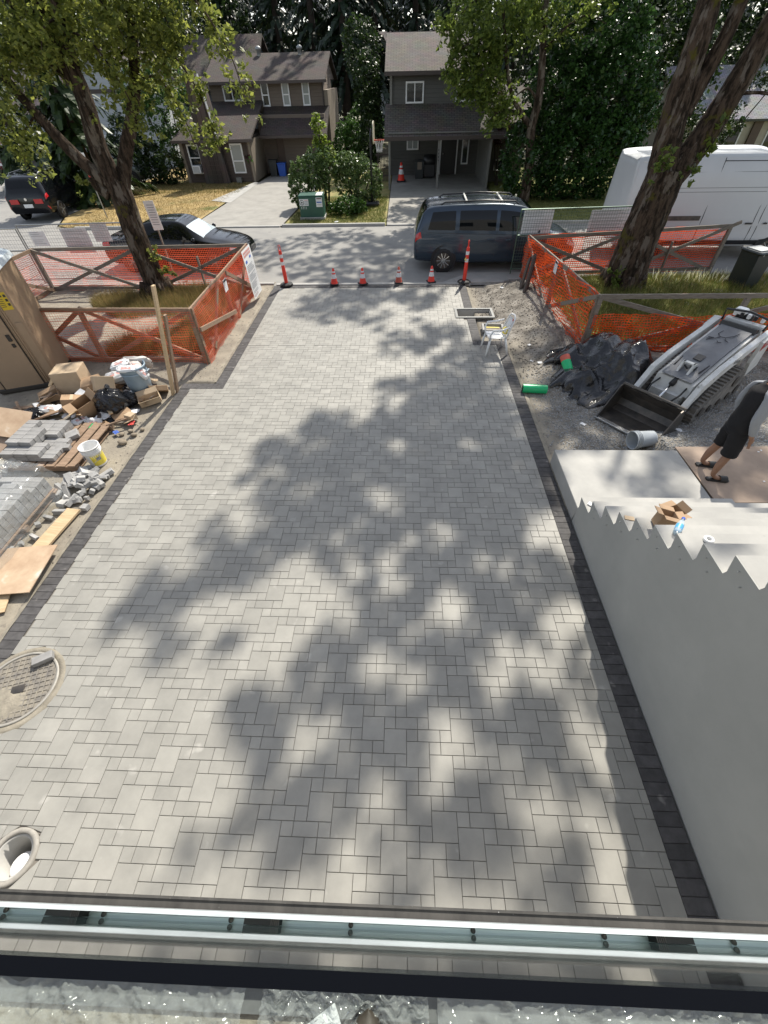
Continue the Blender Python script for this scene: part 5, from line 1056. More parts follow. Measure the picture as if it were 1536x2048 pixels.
# ---- left street tree
t = thing('maple_tree', 'mossy forked street tree in the left fence enclosure', 'tree', (-7.32, 13.15, 0))
limbs(t, [([(0.02, 0, -.1), (0, 0, .5), (-.05, .02, 1.4), (-.02, .05, 2.3), (-.02, .08, 2.7)], .31, .26)], 'bark_moss', 36, 'trunk', .035)
for a in range(7): MB().tube([(.30*math.cos(a*.9), .30*math.sin(a*.9), .35), (.42*math.cos(a*.9), .42*math.sin(a*.9), .1), (.62*math.cos(a*.9), .62*math.sin(a*.9), -.06)], [.14, .12, .05], 8, True, .1, a).build('root', 'bark_moss', t, True)
LB = [([(-.05, .05, 2.5), (-.15, .05, 3.3), (-.1, .2, 4.3), (-.25, .2, 5.4), (-.4, .3, 7.5), (-.5, .5, 10)], .25, .08), ([(.05, .05, 2.5), (.35, .3, 3.2), (.95, .5, 4.2), (1.35, .6, 5.3), (1.7, .8, 7), (1.9, 1, 9)], .18, .06), ([(-.1, 0, 2.6), (-.6, -.1, 3.1), (-1.1, -.2, 3.9), (-1.6, -.2, 4.8), (-2.2, -.1, 6.2)], .17, .05),
      ([(-.15, .05, 3.3), (.05, -.1, 4.2), (.25, -.2, 5.3), (.5, -.3, 7)], .17, .05), ([(-.1, .2, 4.3), (-.7, .3, 5.0), (-1.1, .4, 6)], .13, .05), ([(-.3, .0, 2.45), (-.5, .0, 2.62), (-.58, 0, 2.8)], .17, .11)]
limbs(t, LB, 'bark', 22, 'branch', .045)
TW = [[(1.9, .5, 6.2), (3.0, .1, 5.6), (3.6, -.1, 4.8), (3.75, -.2, 4.1)], [(1.3, .6, 5.2), (2.1, .4, 4.9), (2.6, .2, 4.3), (2.75, .1, 3.7), (2.8, .1, 3.3)], [(1.0, .5, 4.4), (1.7, .3, 4.5), (2.1, .2, 3.9), (2.2, .2, 3.3)], [(1.5, .7, 6), (2.6, .5, 5.9), (3.2, .4, 5.3), (3.35, .3, 4.9)], [(.25, -.2, 5.2), (.9, -.5, 5.0), (1.3, -.6, 4.3), (1.4, -.6, 3.7)], [(1.6, .8, 6.5), (2.2, .2, 5.6), (2.5, 0, 4.9)],
      [(-.2, .2, 5), (-.9, -.4, 4.9), (-1.3, -.5, 4.3)], [(-1.5, -.2, 4.6), (-2.0, -.5, 4.3), (-2.3, -.6, 3.7)], [(-1.1, -.2, 4), (-1.6, -.4, 3.6), (-1.8, -.5, 3.1)], [(-.3, .2, 5.5), (-.7, -.3, 5.4), (-.9, -.5, 4.8)], [(.3, -.2, 5.4), (.1, -.7, 5.2), (-.1, -.9, 4.7)], [(-2.2, -.1, 5.6), (-2.8, -.4, 5.2), (-3.1, -.5, 4.5)], [(1.2, .6, 5), (.9, .1, 4.7), (.7, 0, 4.1)], [(.5, -.3, 6.2), (1.2, -.4, 5.7), (1.6, -.5, 5.1)], [(1.5, .7, 5.8), (1.9, .3, 5.2), (2.0, .2, 4.5)]]
limbs(t, [([tuple(q) for q in p], .03, .006) for p in TW], 'bark', 5, 'twig', .05)
P = [sprays(TW[:6]+TW[13:], 70, .17, 9, .10), sprays(TW[6:13], 80, .24, 8, .11), clumps((-.6, .1, 6.6), (2.8, 1.8, 1.6), 300, 14, .22, .05), clumps((1.2, .4, 6.5), (2.4, 1.5, 1.2), 220, 13, .2, .05), clumps((-1.5, 0, 5.1), (1.6, 1.0, .75), 240, 10, .19, .05), clumps((.5, .1, 5.2), (1.3, .8, .6), 150, 10, .17, .05), clumps((2.0, .2, 5.2), (.9, .6, .55), 90, 9, .15, .05), clumps((-2.6, -.2, 4.4), (.9, .7, .7), 80, 9, .18, .05), clumps((-.4, .6, 9), (2.6, 2.4, 2.0), 150, 12, .3, .2), sprays([[(-.5, -.3, 2.3), (-.8, -.3, 2.9)], [(.35, -.3, 1.0), (.6, -.3, 1.25)], [(.45, -.2, .6), (.7, -.2, .7)]], 9, .07, 8, .07)]
leaves('crown', np.concatenate(P), .058, 'leaf_left', t)
# ---- right street tree: thick leaning trunk, tall spreading crown over the street
t = thing('maple_tree', 'thick mossy street tree with twin stems in the right fence enclosure', 'tree', (6.25, 13.05, .12))
limbs(t, [([(0, 0, -.2), (.02, 0, .5), (.05, .05, 1.2), (.12, .1, 2.0), (.18, .15, 2.6)], .53, .42)], 'bark_moss', 44, 'trunk', .035)
for a in range(7): MB().tube([(.42*math.cos(a*.9), .42*math.sin(a*.9), .4), (.56*math.cos(a*.9), .56*math.sin(a*.9), .1), (.85*math.cos(a*.9), .85*math.sin(a*.9), -.08)], [.18, .15, .05], 8, True, .1, a).build('root', 'bark_moss', t, True)
limbs(t, [([(.10, .1, 2.3), (-.02, .2, 3.0), (-.10, .3, 4.0), (-.12, .4, 5.2), (-.2, 1.2, 8), (-.4, 2.6, 12), (-.6, 3.5, 15)], .34, .10), ([(.25, .15, 2.4), (.65, .2, 3.0), (.95, .2, 3.9), (1.2, .2, 4.9), (1.8, .6, 7), (2.2, 1.5, 11), (2.4, 2.5, 14)], .33, .10), ([(.1, .3, 3.6), (.3, .3, 4.3), (.45, .3, 5.2), (.6, .8, 8), (.7, 2, 12)], .20, .06)], 'bark_moss', 30, 'stem', .04)
limbs(t, [([(-.2, 1.2, 8), (-2, 2.5, 10.5), (-3.5, 4, 12.5)], .12, .04), ([(-.4, 2.6, 11.5), (-2.2, 5, 13.5), (-3, 7, 15)], .1, .03), ([(-.3, 1.8, 9.5), (-1.5, 0, 11.5), (-2.5, -1, 13)], .1, .03), ([(2.0, 1, 9), (3.8, 2.5, 11.5), (5, 4, 13)], .1, .03), ([(1.5, .4, 6), (3.0, 1.2, 6.8), (4.2, 1.8, 7.4)], .08, .03), ([(1.2, .2, 4.9), (2.2, -.2, 4.8), (3.0, -.4, 4.4)], .05, .015), ([(.95, .2, 3.9), (1.6, -.1, 3.9), (2.1, -.3, 3.6)], .04, .012)], 'bark', 8)
CR = []
base = np.array((6.25, 13.05, .12))
def gapf(x, y): return noise2(x*2.6+.7, y*2.1, 4)+.8*noise2(x*5.3-y*1.2, y*5.9, 8)+.45*noise2(x*10.5, y*11+x*2, 3)
def dapple(sx, sy, r, dens, z, b0):  # unseen crown leaf clumps, placed so their shadows fall around the given spot
    n_ = int(150*dens*r*r)+5; a_ = rng.uniform(0, 6.283, n_); q_ = np.sqrt(rng.random(n_)); out = []
    for a1, q1 in zip(a_, q_):
        x, y = sx+r*1.12*q1*math.cos(a1), sy+r*1.2*q1*math.sin(a1)
        if gapf(x, y) < (-.34 if y > 4.2 else .12-.46*sstep(3.2, 4.2, y))+.75*max(0, q1-.5): continue
        out.append(ball(np.array(shadow_to(x, y, z+rng.uniform(-1.4, 1.4)))-b0, rng.uniform(.12, .24), 13))
    return np.concatenate(out) if out else np.zeros((0, 3))
def shade(sx, sy, r, dens=1.0, z=14.0): CR.append(dapple(sx, sy, r, dens, z, base))
for (sx, sy, r, dn, z) in [(-1.2, 5.5, .8, .7, 14.5), (-1.9, 3.7, .8, .7, 14), (-2.7, 2.7, .7, .7, 14), (-.9, 1.3, .9, .6, 13), (.5, 2.8, 1.0, .7, 13.5), (.4, 1.2, 1.0, .6, 13), (1.5, 2.6, .8, .6, 13), (1.6, 7.6, .8, .6, 15), (.3, 7.6, .7, .5, 15), (1.3, 9.3, .9, .5, 15), (.2, 10.2, .9, .35, 15), (.55, 5.9, 1.25, 1.1, 14.5), (.9, 4.6, .8, 1.0, 14), (2.0, 6.3, .6, .9, 14.5), (-.9, 5.6, .6, .9, 14.5), (-.6, 3.7, .45, .9, 13.5), (2.0, 2.9, .4, .8, 13), (-1.9, 1.9, .3, .8, 13), (1.75, .9, .35, .8, 12.5), (-.9, .35, .35, .9, 12.5), (.75, 7.9, .45, .7, 15), (3.7, 4.2, .35, .7, 13.5), (1.5, 5.2, .95, 1.0, 14), (1.2, 7.0, .85, .8, 15), (-.35, 4.9, .85, 1.0, 14), (-1.5, 6.3, .55, .9, 15), (-2.1, 5.4, .55, .9, 14.5), (-1.5, 4.1, .6, .9, 14), (-2.5, 3.2, .5, 1.0, 14), (-3.3, 2.55, .42, 1.1, 14), (-2.9, 2.0, .35, .8, 13.5), (.35, 3.6, .75, 1.0, 13.5), (1.35, 3.6, .75, .9, 13.5), (1.0, 2.5, .6, .8, 13), (-.15, 2.9, .4, .8, 13), (-.55, 1.85, .45, .8, 13), (.25, 1.7, .55, .9, 13), (-1.3, 1.2, .4, 1.1, 13), (-1.55, .6, .42, .9, 13), (-.3, .95, .45, .9, 13), (.25, .45, .5, .9, 12.5), (1.0, 1.0, .5, .8, 12.5), (1.6, 1.8, .45, .8, 13), (1.2, .2, .4, .8, 12.5), (1.95, 8.3, .55, .7, 15), (1.2, 8.9, .5, .6, 15),
    (1.0, 10.4, .5, .7, 15), (1.9, 9.6, .4, .6, 15), (3.4, 7.0, .9, .9, 14.5), (4.6, 7.4, 1.0, .8, 14.5), (3.3, 9.0, .8, .7, 15), (5.6, 6.6, .9, .9, 14), (6.6, 8.6, 1.2, .7, 14.5), (3.2, 5.6, .45, .4, 14), (4.2, 4.8, .5, .5, 14), (5.2, 4.9, .7, .9, 13.5), (4.4, 2.7, .4, .5, 13.5), (2.9, 4.4, .3, .5, 13.5), (5.4, 10.6, 1.0, .8, 15), (7.4, 11.4, 1.1, .8, 15), (8.6, 9.6, 1.0, .7, 14), (4.6, 12.4, .7, .7, 15.5), (9.4, 12.6, .9, .7, 14)]: shade(sx, sy, r, dn, z)
leaves('crown', np.concatenate(CR), .105, 'leaf_right', t, up=.9)
P = [clumps((2.9, -.2, 4.5), (.8, .5, .4), 26, 10, .16, .1), clumps((2.2, -.3, 3.7), (.5, .3, .3), 14, 10, .14, .1), sprays([[(.45, -.35, 2.3), (.75, -.2, 2.9), (.95, -.1, 3.4)], [(-.35, -.45, .2), (-.5, -.5, .6)], [(-.2, -.5, 2.6), (-.25, -.3, 3.1)]], 16, .1, 8, .08), clumps((3.4, .8, 6.4), (1.8, 1.0, .8), 90, 12, .2, .1), clumps((.6, .3, 6.6), (1.6, 1.2, .8), 60, 12, .22, .1)]
leaves('low_foliage', np.concatenate(P), .065, 'leaf_right', t)
# ---- street tree beyond the laurel with a limb hanging over the grey house
t = thing('maple_tree', 'slender tree with light green drooping foliage in front of the grey house', 'tree', (5.9, 25.2, 0))
limbs(t, [([(0, 0, -.1), (-.05, 0, 1.5), (-.25, 0, 2.6), (-.15, 0, 3.6), (-.25, .1, 4.6), (-.5, .2, 6.2), (-.6, .4, 9), (-.6, .5, 12)], .24, .07)], 'bark', 12, 'trunk', .06)
TW = [[(-.25, 0, 2.7), (-.9, -.3, 3.2), (-1.5, -.5, 3.9), (-1.9, -.6, 4.9), (-2.2, -.6, 6)], [(-.2, 0, 3.5), (-.7, -.2, 3.9), (-1.2, -.3, 3.7)], [(-1.5, -.5, 3.9), (-2.3, -.9, 4.5), (-3.0, -1.1, 4.3), (-3.4, -1.2, 3.7)], [(-1.9, -.6, 4.9), (-3.0, -1.0, 5.3), (-3.9, -1.2, 4.9), (-4.3, -1.2, 4.2)], [(-.9, -.3, 3.2), (-1.8, -.8, 3.3), (-2.4, -1, 2.9)], [(-.5, .2, 6), (-2, -.3, 6.6), (-3.4, -.8, 6.2), (-4.3, -1, 5.5)], [(-.3, 0, 5), (.8, -.3, 5.8), (1.8, -.5, 5.6)], [(-1.9, -.6, 5), (-2.8, -1, 5.0), (-3.5, -1.2, 4.4)]]
limbs(t, [([tuple(q) for q in TW[0]], .12, .05), ([tuple(q) for q in TW[1]], .06, .02)]+[([tuple(q) for q in p], .045, .008) for p in TW[2:]], 'bark', 7)
P = [sprays(TW[2:6]+TW[7:], 75, .26, 9, .15), clumps((-2.6, -.8, 5.6), (2.2, .9, 1.0), 210, 12, .2, .1), clumps((-3.2, -1, 4.3), (1.3, .6, .9), 130, 11, .17, .1), clumps((.2, -.1, 6.3), (2.2, 1.2, 1.3), 150, 12, .24, .1), clumps((-2.2, -.9, 3.6), (.9, .4, .4), 45, 11, .15, .1), clumps((-.5, .4, 10), (3.0, 2.6, 2.0), 110, 16, .35, .1)]
B5 = np.array((5.9, 25.2, 0))
for (sx, sy, r, dn, z) in [(-2.3, 12.5, .55, 1, 13), (-1.4, 12.7, .65, 1.1, 13.5), (-.4, 12.9, .6, 1.0, 13), (.5, 12.6, .5, .9, 13), (-1.8, 11.6, .5, .9, 13), (-.9, 11.4, .45, .7, 13), (-2.6, 11.9, .4, .8, 13), (-2.6, 16.2, .7, .9, 12), (-1.4, 17.0, .8, .9, 12), (-.4, 16.0, .7, .8, 12), (-1.0, 18.6, .7, .8, 11), (.4, 18.2, .7, .8, 11), (-3.4, 15.2, .5, .8, 12), (.2, 14.8, .5, .8, 12.5), (1.6, 20.5, .8, .9, 9), (.6, 20.0, .6, .8, 9), (2.6, 22.5, .8, .8, 7), (-4.6, 16.5, .8, .6, 12), (-5.6, 18.0, .9, .6, 11), (-3.6, 18.6, 1.0, .7, 11), (-2.2, 19.6, .9, .7, 10), (-2.0, 14.8, .8, .8, 12), (-.8, 14.6, .7, .8, 12), (.9, 19.2, .9, .8, 10), (1.2, 23.5, 1.0, .7, 7), (.2, 22.2, .8, .7, 8), (-.6, 17.6, 1.0, .7, 12), (-1.6, 13.3, .9, .7, 13), (.4, 13.4, .7, .6, 13)]:
    P.append(dapple(sx, sy, r*1.15, dn*.9, z, B5))
limbs(t, [([(-.6, .3, 8), (-1.6, .8, 10.5), (-2.4, .8, 12.6)], .09, .03), ([(-.6, .4, 9), (-1.5, 2.2, 10.8), (-2.2, 3.8, 11.8)], .08, .03), ([(-.6, .3, 7), (-2.4, 1.5, 8.4), (-3.6, 3, 9)], .08, .03)], 'bark', 7)
leaves('crown', np.concatenate(P), .085, 'leaf_right', t)
# unseen upper clumps of the slender tree above, added to shade street and driveway
def conifer(label, loc, H_, r0, m='needle', n=30, base_z=1.0, trunk=True, seed=0, whorl=.55, cards=26, name='conifer_tree'):
    rs = np.random.default_rng(seed); t = thing(name, label, 'tree', loc)
    MB().tube([(0, 0, -.1), (.03, 0, H_*.5), (0, 0, H_)], [.10+.018*H_, .06+.009*H_, .02], 10, True, .05, seed).build('trunk', 'bark_far', t, True)
    V = []; z = base_z; k = 0
    while z < H_:
        f = (z-base_z)/(H_-base_z); rr = r0*(1-f)**.8*rs.uniform(.8, 1.15)+.15; nb_ = max(5, int(9*(1-f)+4))
        for b in range(nb_):
            a = rs.uniform(0, 6.283); rl_ = rr*rs.uniform(.7, 1.1); nc = max(4, int(cards*rl_/r0))
            tt = rs.uniform(.15, 1.0, nc); d = np.array((math.cos(a), math.sin(a), 0)); 
            c = np.outer(tt*rl_, d); c[:, 2] += z-.22*tt*rl_-.12*(tt*rl_)**1.5+rs.normal(size=nc)*.05; side = np.array((-d[1], d[0], 0)); wdt = (.10+.30*(1-np.abs(tt-.45)))*rs.uniform(.6, 1.2, nc)*.9
            for q, wq in zip(c, wdt):
                s_ = side*wq+d*rs.uniform(-.1, .1); dn = d*rs.uniform(.12, .28)+np.array((0, 0, -rs.uniform(.12, .38)))
                V += [q-s_*.5, q+s_*.5, q+s_*.28+dn, q-s_*.30+dn*rs.uniform(.7, 1.2)]
        z += whorl*rs.uniform(.7, 1.2); k += 1
    V = np.array(V); link('foliage', fast_mesh('foliage', V, np.arange(len(V)).reshape(-1, 4), m), t); return t
CON = [(-14.5, 50, 17, 3.6, 'farther'), (-10.5, 52, 19, 3.8, ''), (-7.2, 49, 18, 3.4, ''), (-4.6, 46.5, 17, 2.9, ''), (-2.4, 48.5, 20, 3.4, ''), (.8, 52, 18, 3.6, ''), (4.0, 50, 19, 3.8, ''), (8.0, 46, 17, 3.8, ''), (12.5, 47, 18, 4.0, ''), (17, 48, 16, 4.0, ''), (-19.5, 54, 18, 4.0, ''), (23, 52, 17, 4.2, ''), (-25, 58, 18, 4.2, ''), (30, 54, 17, 4.2, '')]
names = ['behind the slate blue house', 'behind the brown house chimney', 'behind the brown house roof ridge', 'just right of the brown house', 'between the two front houses, tallest', 'behind the left end of the grey house roof', 'behind the middle of the grey house', 'behind the laurel, left', 'behind the laurel, right', 'left of the cream bungalow', 'behind the white gabled house', 'behind the cream bungalow', 'at the far left skyline', 'at the far right skyline']
for i, ((x, y_, H_, r_, _), nm) in enumerate(zip(CON, names)): tag(conifer('x', (x, y_, -.1), H_, r_, 'needle', seed=40+i, base_z=1.6 if i not in (3, 4) else 4.2, cards=24), 'dark tall conifer '+nm, 'tree', 'conifers behind the houses')
tag(conifer('x', (-16.3, 27.2, -.05), 8.5, 2.6, 'needle_lit', seed=77, base_z=.9, cards=34, whorl=.32), 'bushy dark green conifer behind the black crossover', 'tree')
tag(conifer('x', (-22.5, 31.5, -.05), 9, 2.8, 'needle_lit', seed=79, base_z=1.6, cards=30, whorl=.4), 'bushy conifer at the far left beyond the parked cars', 'tree')
def shrub(name, label, loc, blobs, m, size, nc, per, cr, hollow=.55, stems=True, core=.9):
    t = thing(name, label, 'shrub', loc); P = []
    for (c, r) in blobs: P.append(clumps(c, r, int(nc*r[0]*r[2]), per, cr, hollow))
    leaves('foliage', np.concatenate(P), size, m, t, up=.5)
    if stems:
        for k, (c, r) in enumerate(blobs[:4]): MB().tube([(c[0]*.3, c[1]*.3, -.05), (c[0]*.7, c[1]*.7, c[2]*.5), (c[0], c[1], c[2])], [.05, .04, .02], 6, True, .1, k).build('stem', 'bark_far', t)
    return t
shrub('laurel_bush', 'huge dense dark laurel hedge between the grey house and the white van', (7.7, 26.2, 0), [((-1.6, -.2, 1.5), (1.5, 1.4, 1.6)), ((.2, -.5, 1.7), (1.7, 1.5, 1.8)), ((1.8, -.2, 1.6), (1.5, 1.3, 1.7)), ((-.6, 0, 3.6), (1.8, 1.5, 1.8)), ((1.2, 0, 4.0), (1.9, 1.5, 1.9)), ((.2, .2, 5.6), (2.0, 1.5, 1.6)), ((2.6, .2, 3.0), (1.0, 1.2, 1.6))], 'leaf_laurel', .095, 105, 15, .24, .55)
shrub('tall_shrub', 'dense dark tree mass rising behind the laurel', (9.6, 29.5, 0), [((0, 0, 3), (2.6, 2, 2.6)), ((-2.2, .5, 5.5), (2.6, 2, 2.4)), ((1.4, .4, 6.2), (3.0, 2, 2.4)), ((3.6, .4, 4.2), (2.0, 2, 2.2)), ((-5.4, 1.5, 7.4), (2.6, 1.8, 1.8))], 'leaf_dark', .12, 42, 15, .34, .5)
shrub('tall_shrub', 'dark tree mass rising behind the white van and bungalow roof', (16.5, 40.5, 0), [((0, 0, 5), (3.2, 2, 2.6)), ((4.5, .5, 6.2), (3.4, 2, 2.2)), ((-3, .5, 7), (3.0, 2, 2.2)), ((8.5, .5, 6), (3.4, 2, 2.4)), ((1.5, .5, 8.4), (4.4, 2, 1.6))], 'leaf_dark', .15, 34, 15, .4, .4)
shrub('tall_shrub', 'dark tree mass behind the slate blue and white houses', (-20, 49, 0), [((0, 0, 6), (3.6, 2, 2.6)), ((4.5, .5, 7.2), (3.4, 2, 2.2)), ((-5, .5, 7), (3.6, 2, 2.4)), ((-9.5, .5, 6), (3.4, 2, 2.6))], 'leaf_dark', .16, 26, 15, .4, .4)
shrub('rhododendron', 'rounded pale leaved rhododendron behind the green utility box', (-4.2, 24.6, 0), [((-.2, 0, 1.0), (1.0, .9, 1.0)), ((.35, .1, 1.6), (.8, .8, .7)), ((-.6, -.2, .7), (.6, .6, .7))], 'leaf_rhodo', .07, 210, 14, .13, .6)
shrub('rhododendron', 'broad rhododendron with yellowish tips beside the basketball pole', (-2.3, 25.6, 0), [((0, 0, .95), (1.1, .9, .95)), ((.6, -.1, .8), (.7, .8, .8)), ((-.5, .1, 1.4), (.7, .7, .6))], 'leaf_rhodo', .07, 190, 14, .13, .6)
shrub('young_tree', 'bright lime sapling sprouting above the rhododendron', (-3.75, 25.0, 0), [((0, 0, 2.4), (.35, .3, .5)), ((-.05, 0, 3.0), (.3, .25, .35)), ((.3, 0, 1.9), (.35, .3, .4))], 'leaf_lime', .075, 260, 9, .12, .2)
shrub('low_shrub', 'small glossy green shrub right of the green utility box', (-2.5, 23.1, 0), [((0, 0, .35), (.6, .5, .4)), ((.5, .3, .25), (.4, .4, .3)), ((-.6, 0, .2), (.4, .3, .25))], 'leaf_cedar', .06, 420, 12, .1, .3)
shrub('cedar_shrub', 'rounded bright green cedar between the two front houses, nearer one', (-3.4, 35.2, 0), [((0, 0, 1.2), (1.15, 1.0, 1.35))], 'leaf_cedar', .07, 330, 16, .14, .6)
shrub('cedar_shrub', 'rounded bright green cedar between the two front houses, farther one', (-2.6, 38.0, 0), [((0, 0, 1.6), (1.3, 1.0, 1.7))], 'leaf_cedar', .07, 240, 16, .14, .6)
shrub('dark_shrub', 'dark leafy tree in the gap left of the grey house', (-1.9, 33.2, 0), [((0, 0, 2.2), (.7, 1.0, 2.0)), ((-.2, .5, 4.0), (.8, 1.0, 1.4)), ((-.6, 2.5, 5.4), (1.1, 1.2, 1.3))], 'leaf_dark', .09, 120, 14, .2, .5)
shrub('maroon_tree', 'small maroon leaved tree by the grey house wall', (5.45, 29.6, 0), [((-.5, 0, 2.5), (.7, .6, .8)), ((-.8, .2, 3.3), (.6, .5, .6))], 'leaf_maroon', .07, 160, 12, .16, .3)
shrub('foundation_shrub', 'shadowy shrubs against the left corner of the brown house', (-14.0, 31.6, 0), [((0, 0, .8), (.9, .8, .8)), ((-1.2, .3, 1.0), (1.0, .9, 1.1)), ((-2.3, .6, 1.6), (1.1, .9, 1.6))], 'leaf_dark', .08, 150, 14, .18, .5)
shrub('garden_tree', 'leafy tree standing between the white house and the brown house', (-14.4, 34.0, 0), [((0, 0, 3.0), (1.5, 1.2, 1.4)), ((.6, .2, 4.4), (1.3, 1.1, 1.0)), ((-1.2, 0, 4.0), (1.3, 1.1, 1.2)), ((.2, 0, 1.6), (1.1, .9, 1.0))], 'leaf_cedar', .09, 85, 12, .22, .4)
shrub('dark_shrub', 'dark shrub in front of the cream bungalow', (15.6, 31.5, 0), [((0, 0, 1.6), (1.2, 1.0, 1.5)), ((1.6, 0, 2.2), (1.2, 1, 1.0)), ((3.9, 0, 4.4), (2.2, 1.3, 1.0))], 'leaf_dark', .08, 110, 12, .2, .4)
leaves('flowers', clumps((0, 0, .18), (.2, .2, .16), 14, 12, .07, .3), .035, 'leaf_maroon', bpy.data.objects['hanging_basket']); leaves('leaves', clumps((0, 0, .1), (.2, .2, .16), 12, 12, .07, .3), .04, 'leaf_cedar', bpy.data.objects['hanging_basket'])
W_ = []
for i in range(46):
    x = -62+i*2.75+rng.uniform(-1, 1); y_ = rng.uniform(64, 78); H_ = rng.uniform(11, 19); W_.append(clumps((x, y_, H_*.45), (2.6, 2.2, H_*.5), 190, 15, .65, .3))
stuff(leaves('far_woods', np.concatenate(W_), .30, 'needle', None, up=.2), 'dark wood closing the view far behind all the houses', 'woods')
# ---- grass
def grass(name, label, fn, n, hmin, hmax, wd, m, zf=gz, lean=.5):
    P = np.array([fn() for _ in range(n)]); z = np.array([zf(a, b) for a, b in P]); a = rng.uniform(0, 6.283, n); hh = rng.uniform(hmin, hmax, n); l_ = hh*lean*rng.uniform(.2, 1.2, n); la = rng.uniform(0, 6.283, n)
    dx, dy = np.cos(a)*wd, np.sin(a)*wd; V = np.zeros((n, 4, 3)); V[:, :, 2] = z[:, None]
    V[:, 0, :2] = P+np.c_[-dx, -dy]; V[:, 1, :2] = P+np.c_[dx, dy]; mid = P+np.c_[np.cos(la), np.sin(la)]*(l_*.35)[:, None]; tip = P+np.c_[np.cos(la), np.sin(la)]*l_[:, None]
    V[:, 2, :2] = tip+np.c_[dx, dy]*.15; V[:, 2, 2] += hh; V[:, 3, :2] = tip-np.c_[dx, dy]*.15; V[:, 3, 2] += hh; V[:, :, 2] -= .01
    o = link(name, fast_mesh(name, V.reshape(-1, 3), np.arange(4*n).reshape(n, 4), m)); return stuff(o, label, 'grass')
U_ = random.uniform
sheet_l = MB()
def lawnfn(u, v): x = 4.1+5.8*u; y = 9.05+5.3*v; return (x, y, bank(x, y)+.012+.02*noise2(x*3, y*3, 1))
struct(sheet_l.grid(lawnfn, 60, 50).build('verge_lawn', 'lawn_soil', None, True), 'rough green verge inside the right tree fence', 'lawn')
def rl_():
    while 1:
        x, y = U_(4.05, 10.8), U_(9.0, 14.2)
        if (x-6.25)**2+(y-13.05)**2 > .3: return x, y
grass('verge_grass', 'long green grass inside the right tree fence', rl_, 42000, .05, .20, .006, 'grass_green')
grass('dry_verge_grass', 'dry stalks among the grass in the right tree fence', rl_, 9000, .08, .26, .004, 'grass_dry')
grass('verge_flowers', 'tiny pale flowers at the far edge of the right verge', lambda: (U_(7.2, 9.6), U_(13.0, 14.2)), 260, .12, .30, .016, 'flower')
def tuft(cx, cy, r): 
    def f():
        a = U_(0, 6.283); q = r*math.sqrt(U_(0, 1)); return cx+math.cos(a)*q, cy+math.sin(a)*q
    return f
TF = [tuft(-5.7, 11.9, 1.05), tuft(-6.3, 12.9, .8), tuft(-7.4, 12.1, .9), tuft(-8.3, 12.4, .6), tuft(-5.3, 12.9, .7), tuft(-5.0, 10.6, .6), tuft(-5.6, 9.9, .8), tuft(-6.4, 9.5, .6), tuft(-4.9, 9.4, .4)]
grass('dry_grass', 'dry golden grass around the left street tree', lambda: random.choice(TF)(), 20000, .08, .34, .0045, 'grass_dry')
grass('green_grass', 'green tufts of grass around the left street tree', lambda: random.choice(TF)(), 16000, .06, .28, .005, 'grass_mix')
fl = lambda z: (lambda x, y: z)
grass('lawn_grass', 'short dry grass of the lawn across the street', lambda: (U_(-15.4, -9.4), U_(21.3, 31.5)), 26000, .02, .07, .010, 'grass_dry', fl(-.012))
grass('lawn_edge_grass', 'greener grass by the wall of the brown house', lambda: (U_(-16, -9.2), U_(28.6, 31.8)), 7000, .03, .09, .010, 'grass_mix', fl(-.012))
grass('strip_grass', 'scrubby grass around the green utility box', lambda: (U_(-5.0, -.8), U_(21.25, 27)), 15000, .03, .12, .009, 'grass_green', fl(-.016))
grass('right_lawn_grass', 'grass under the laurel across the street', lambda: (U_(4.8, 14), U_(21.3, 30)), 16000, .03, .10, .009, 'grass_green', fl(-.014))
# ================================================================ SITE CLUTTER, LEFT
t = thing('portable_toilet', 'tan portable toilet with a yellow sticker at the left edge', 'portable toilet', (-7.26, 7.90, 0), R(21))
WD, DP, HT = 1.16, 1.18, 2.12
MB().cbox((-WD/2, DP/2, .05+HT/2), (WD, DP, HT), .03).build('cabin', 'potty_tan', t); MB().cbox((-WD/2, DP/2, .05), (WD+.06, DP+.06, .1), .02).build('skid', 'potty_dark', t)
MB().prism([(.03, 2.15), (-WD-.03, 2.15), (-WD-.0, 2.24), (-WD*.75, 2.36), (-WD*.25, 2.36), (0, 2.24)], 'Y', -.04, DP+.04).build('roof', 'potty_roof', t, False)
d = MB().cbox((-.68, -.006, 1.02), (.72, .03, 1.86), .01).build('door', 'potty_tan', t)
MB().cbox((-.40, -.03, 1.08), (.07, .03, .13), .01).build('latch', 'potty_dark', d); MB().cbox((-.40, -.03, .93), (.06, .02, .07), .01).build('latch', 'potty_dark', d)
for (x, w_) in ((-.315, .012), (-1.045, .012)): MB().box((x, -.012, 1.02), (w_, .03, 1.9)).build('door_gap', 'potty_dark', t)
for x in (-.265, -.225): MB().cbox((x, -.006, 1.1), (.022, .025, 2.0), .006).build('rib', 'potty_tan', t)
MB().cbox((-.105, -.006, .75), (.14, .02, 1.15), .008).build('side_panel', 'potty_tan', t)
for r_ in range(4):
    for c_ in range(3): MB().cbox((-.045-c_*.062-(.03 if r_ % 2 else 0), -.004, 2.10-r_*.05), (.05, .02, .016), .004).build('vent_louvre', 'potty_tan', t)
s_ = MB().box((-.115, -.004, 1.71), (.17, .008, .30)).build('sticker', 'yellow_sticker', t)
for i in range(3): MB().box((-.055, -.0095, 1.80-i*.075), (.04, .003, .045)).build('pictogram', 'print_dark', s_)
MB().box((-.145, -.0095, 1.80), (.09, .003, .03)).build('heading', 'print_dark', s_)
for i in range(5): MB().box((-.15, -.0095, 1.745-i*.032), (.075, .003, .009)).build('text_line', 'print_dark', s_)
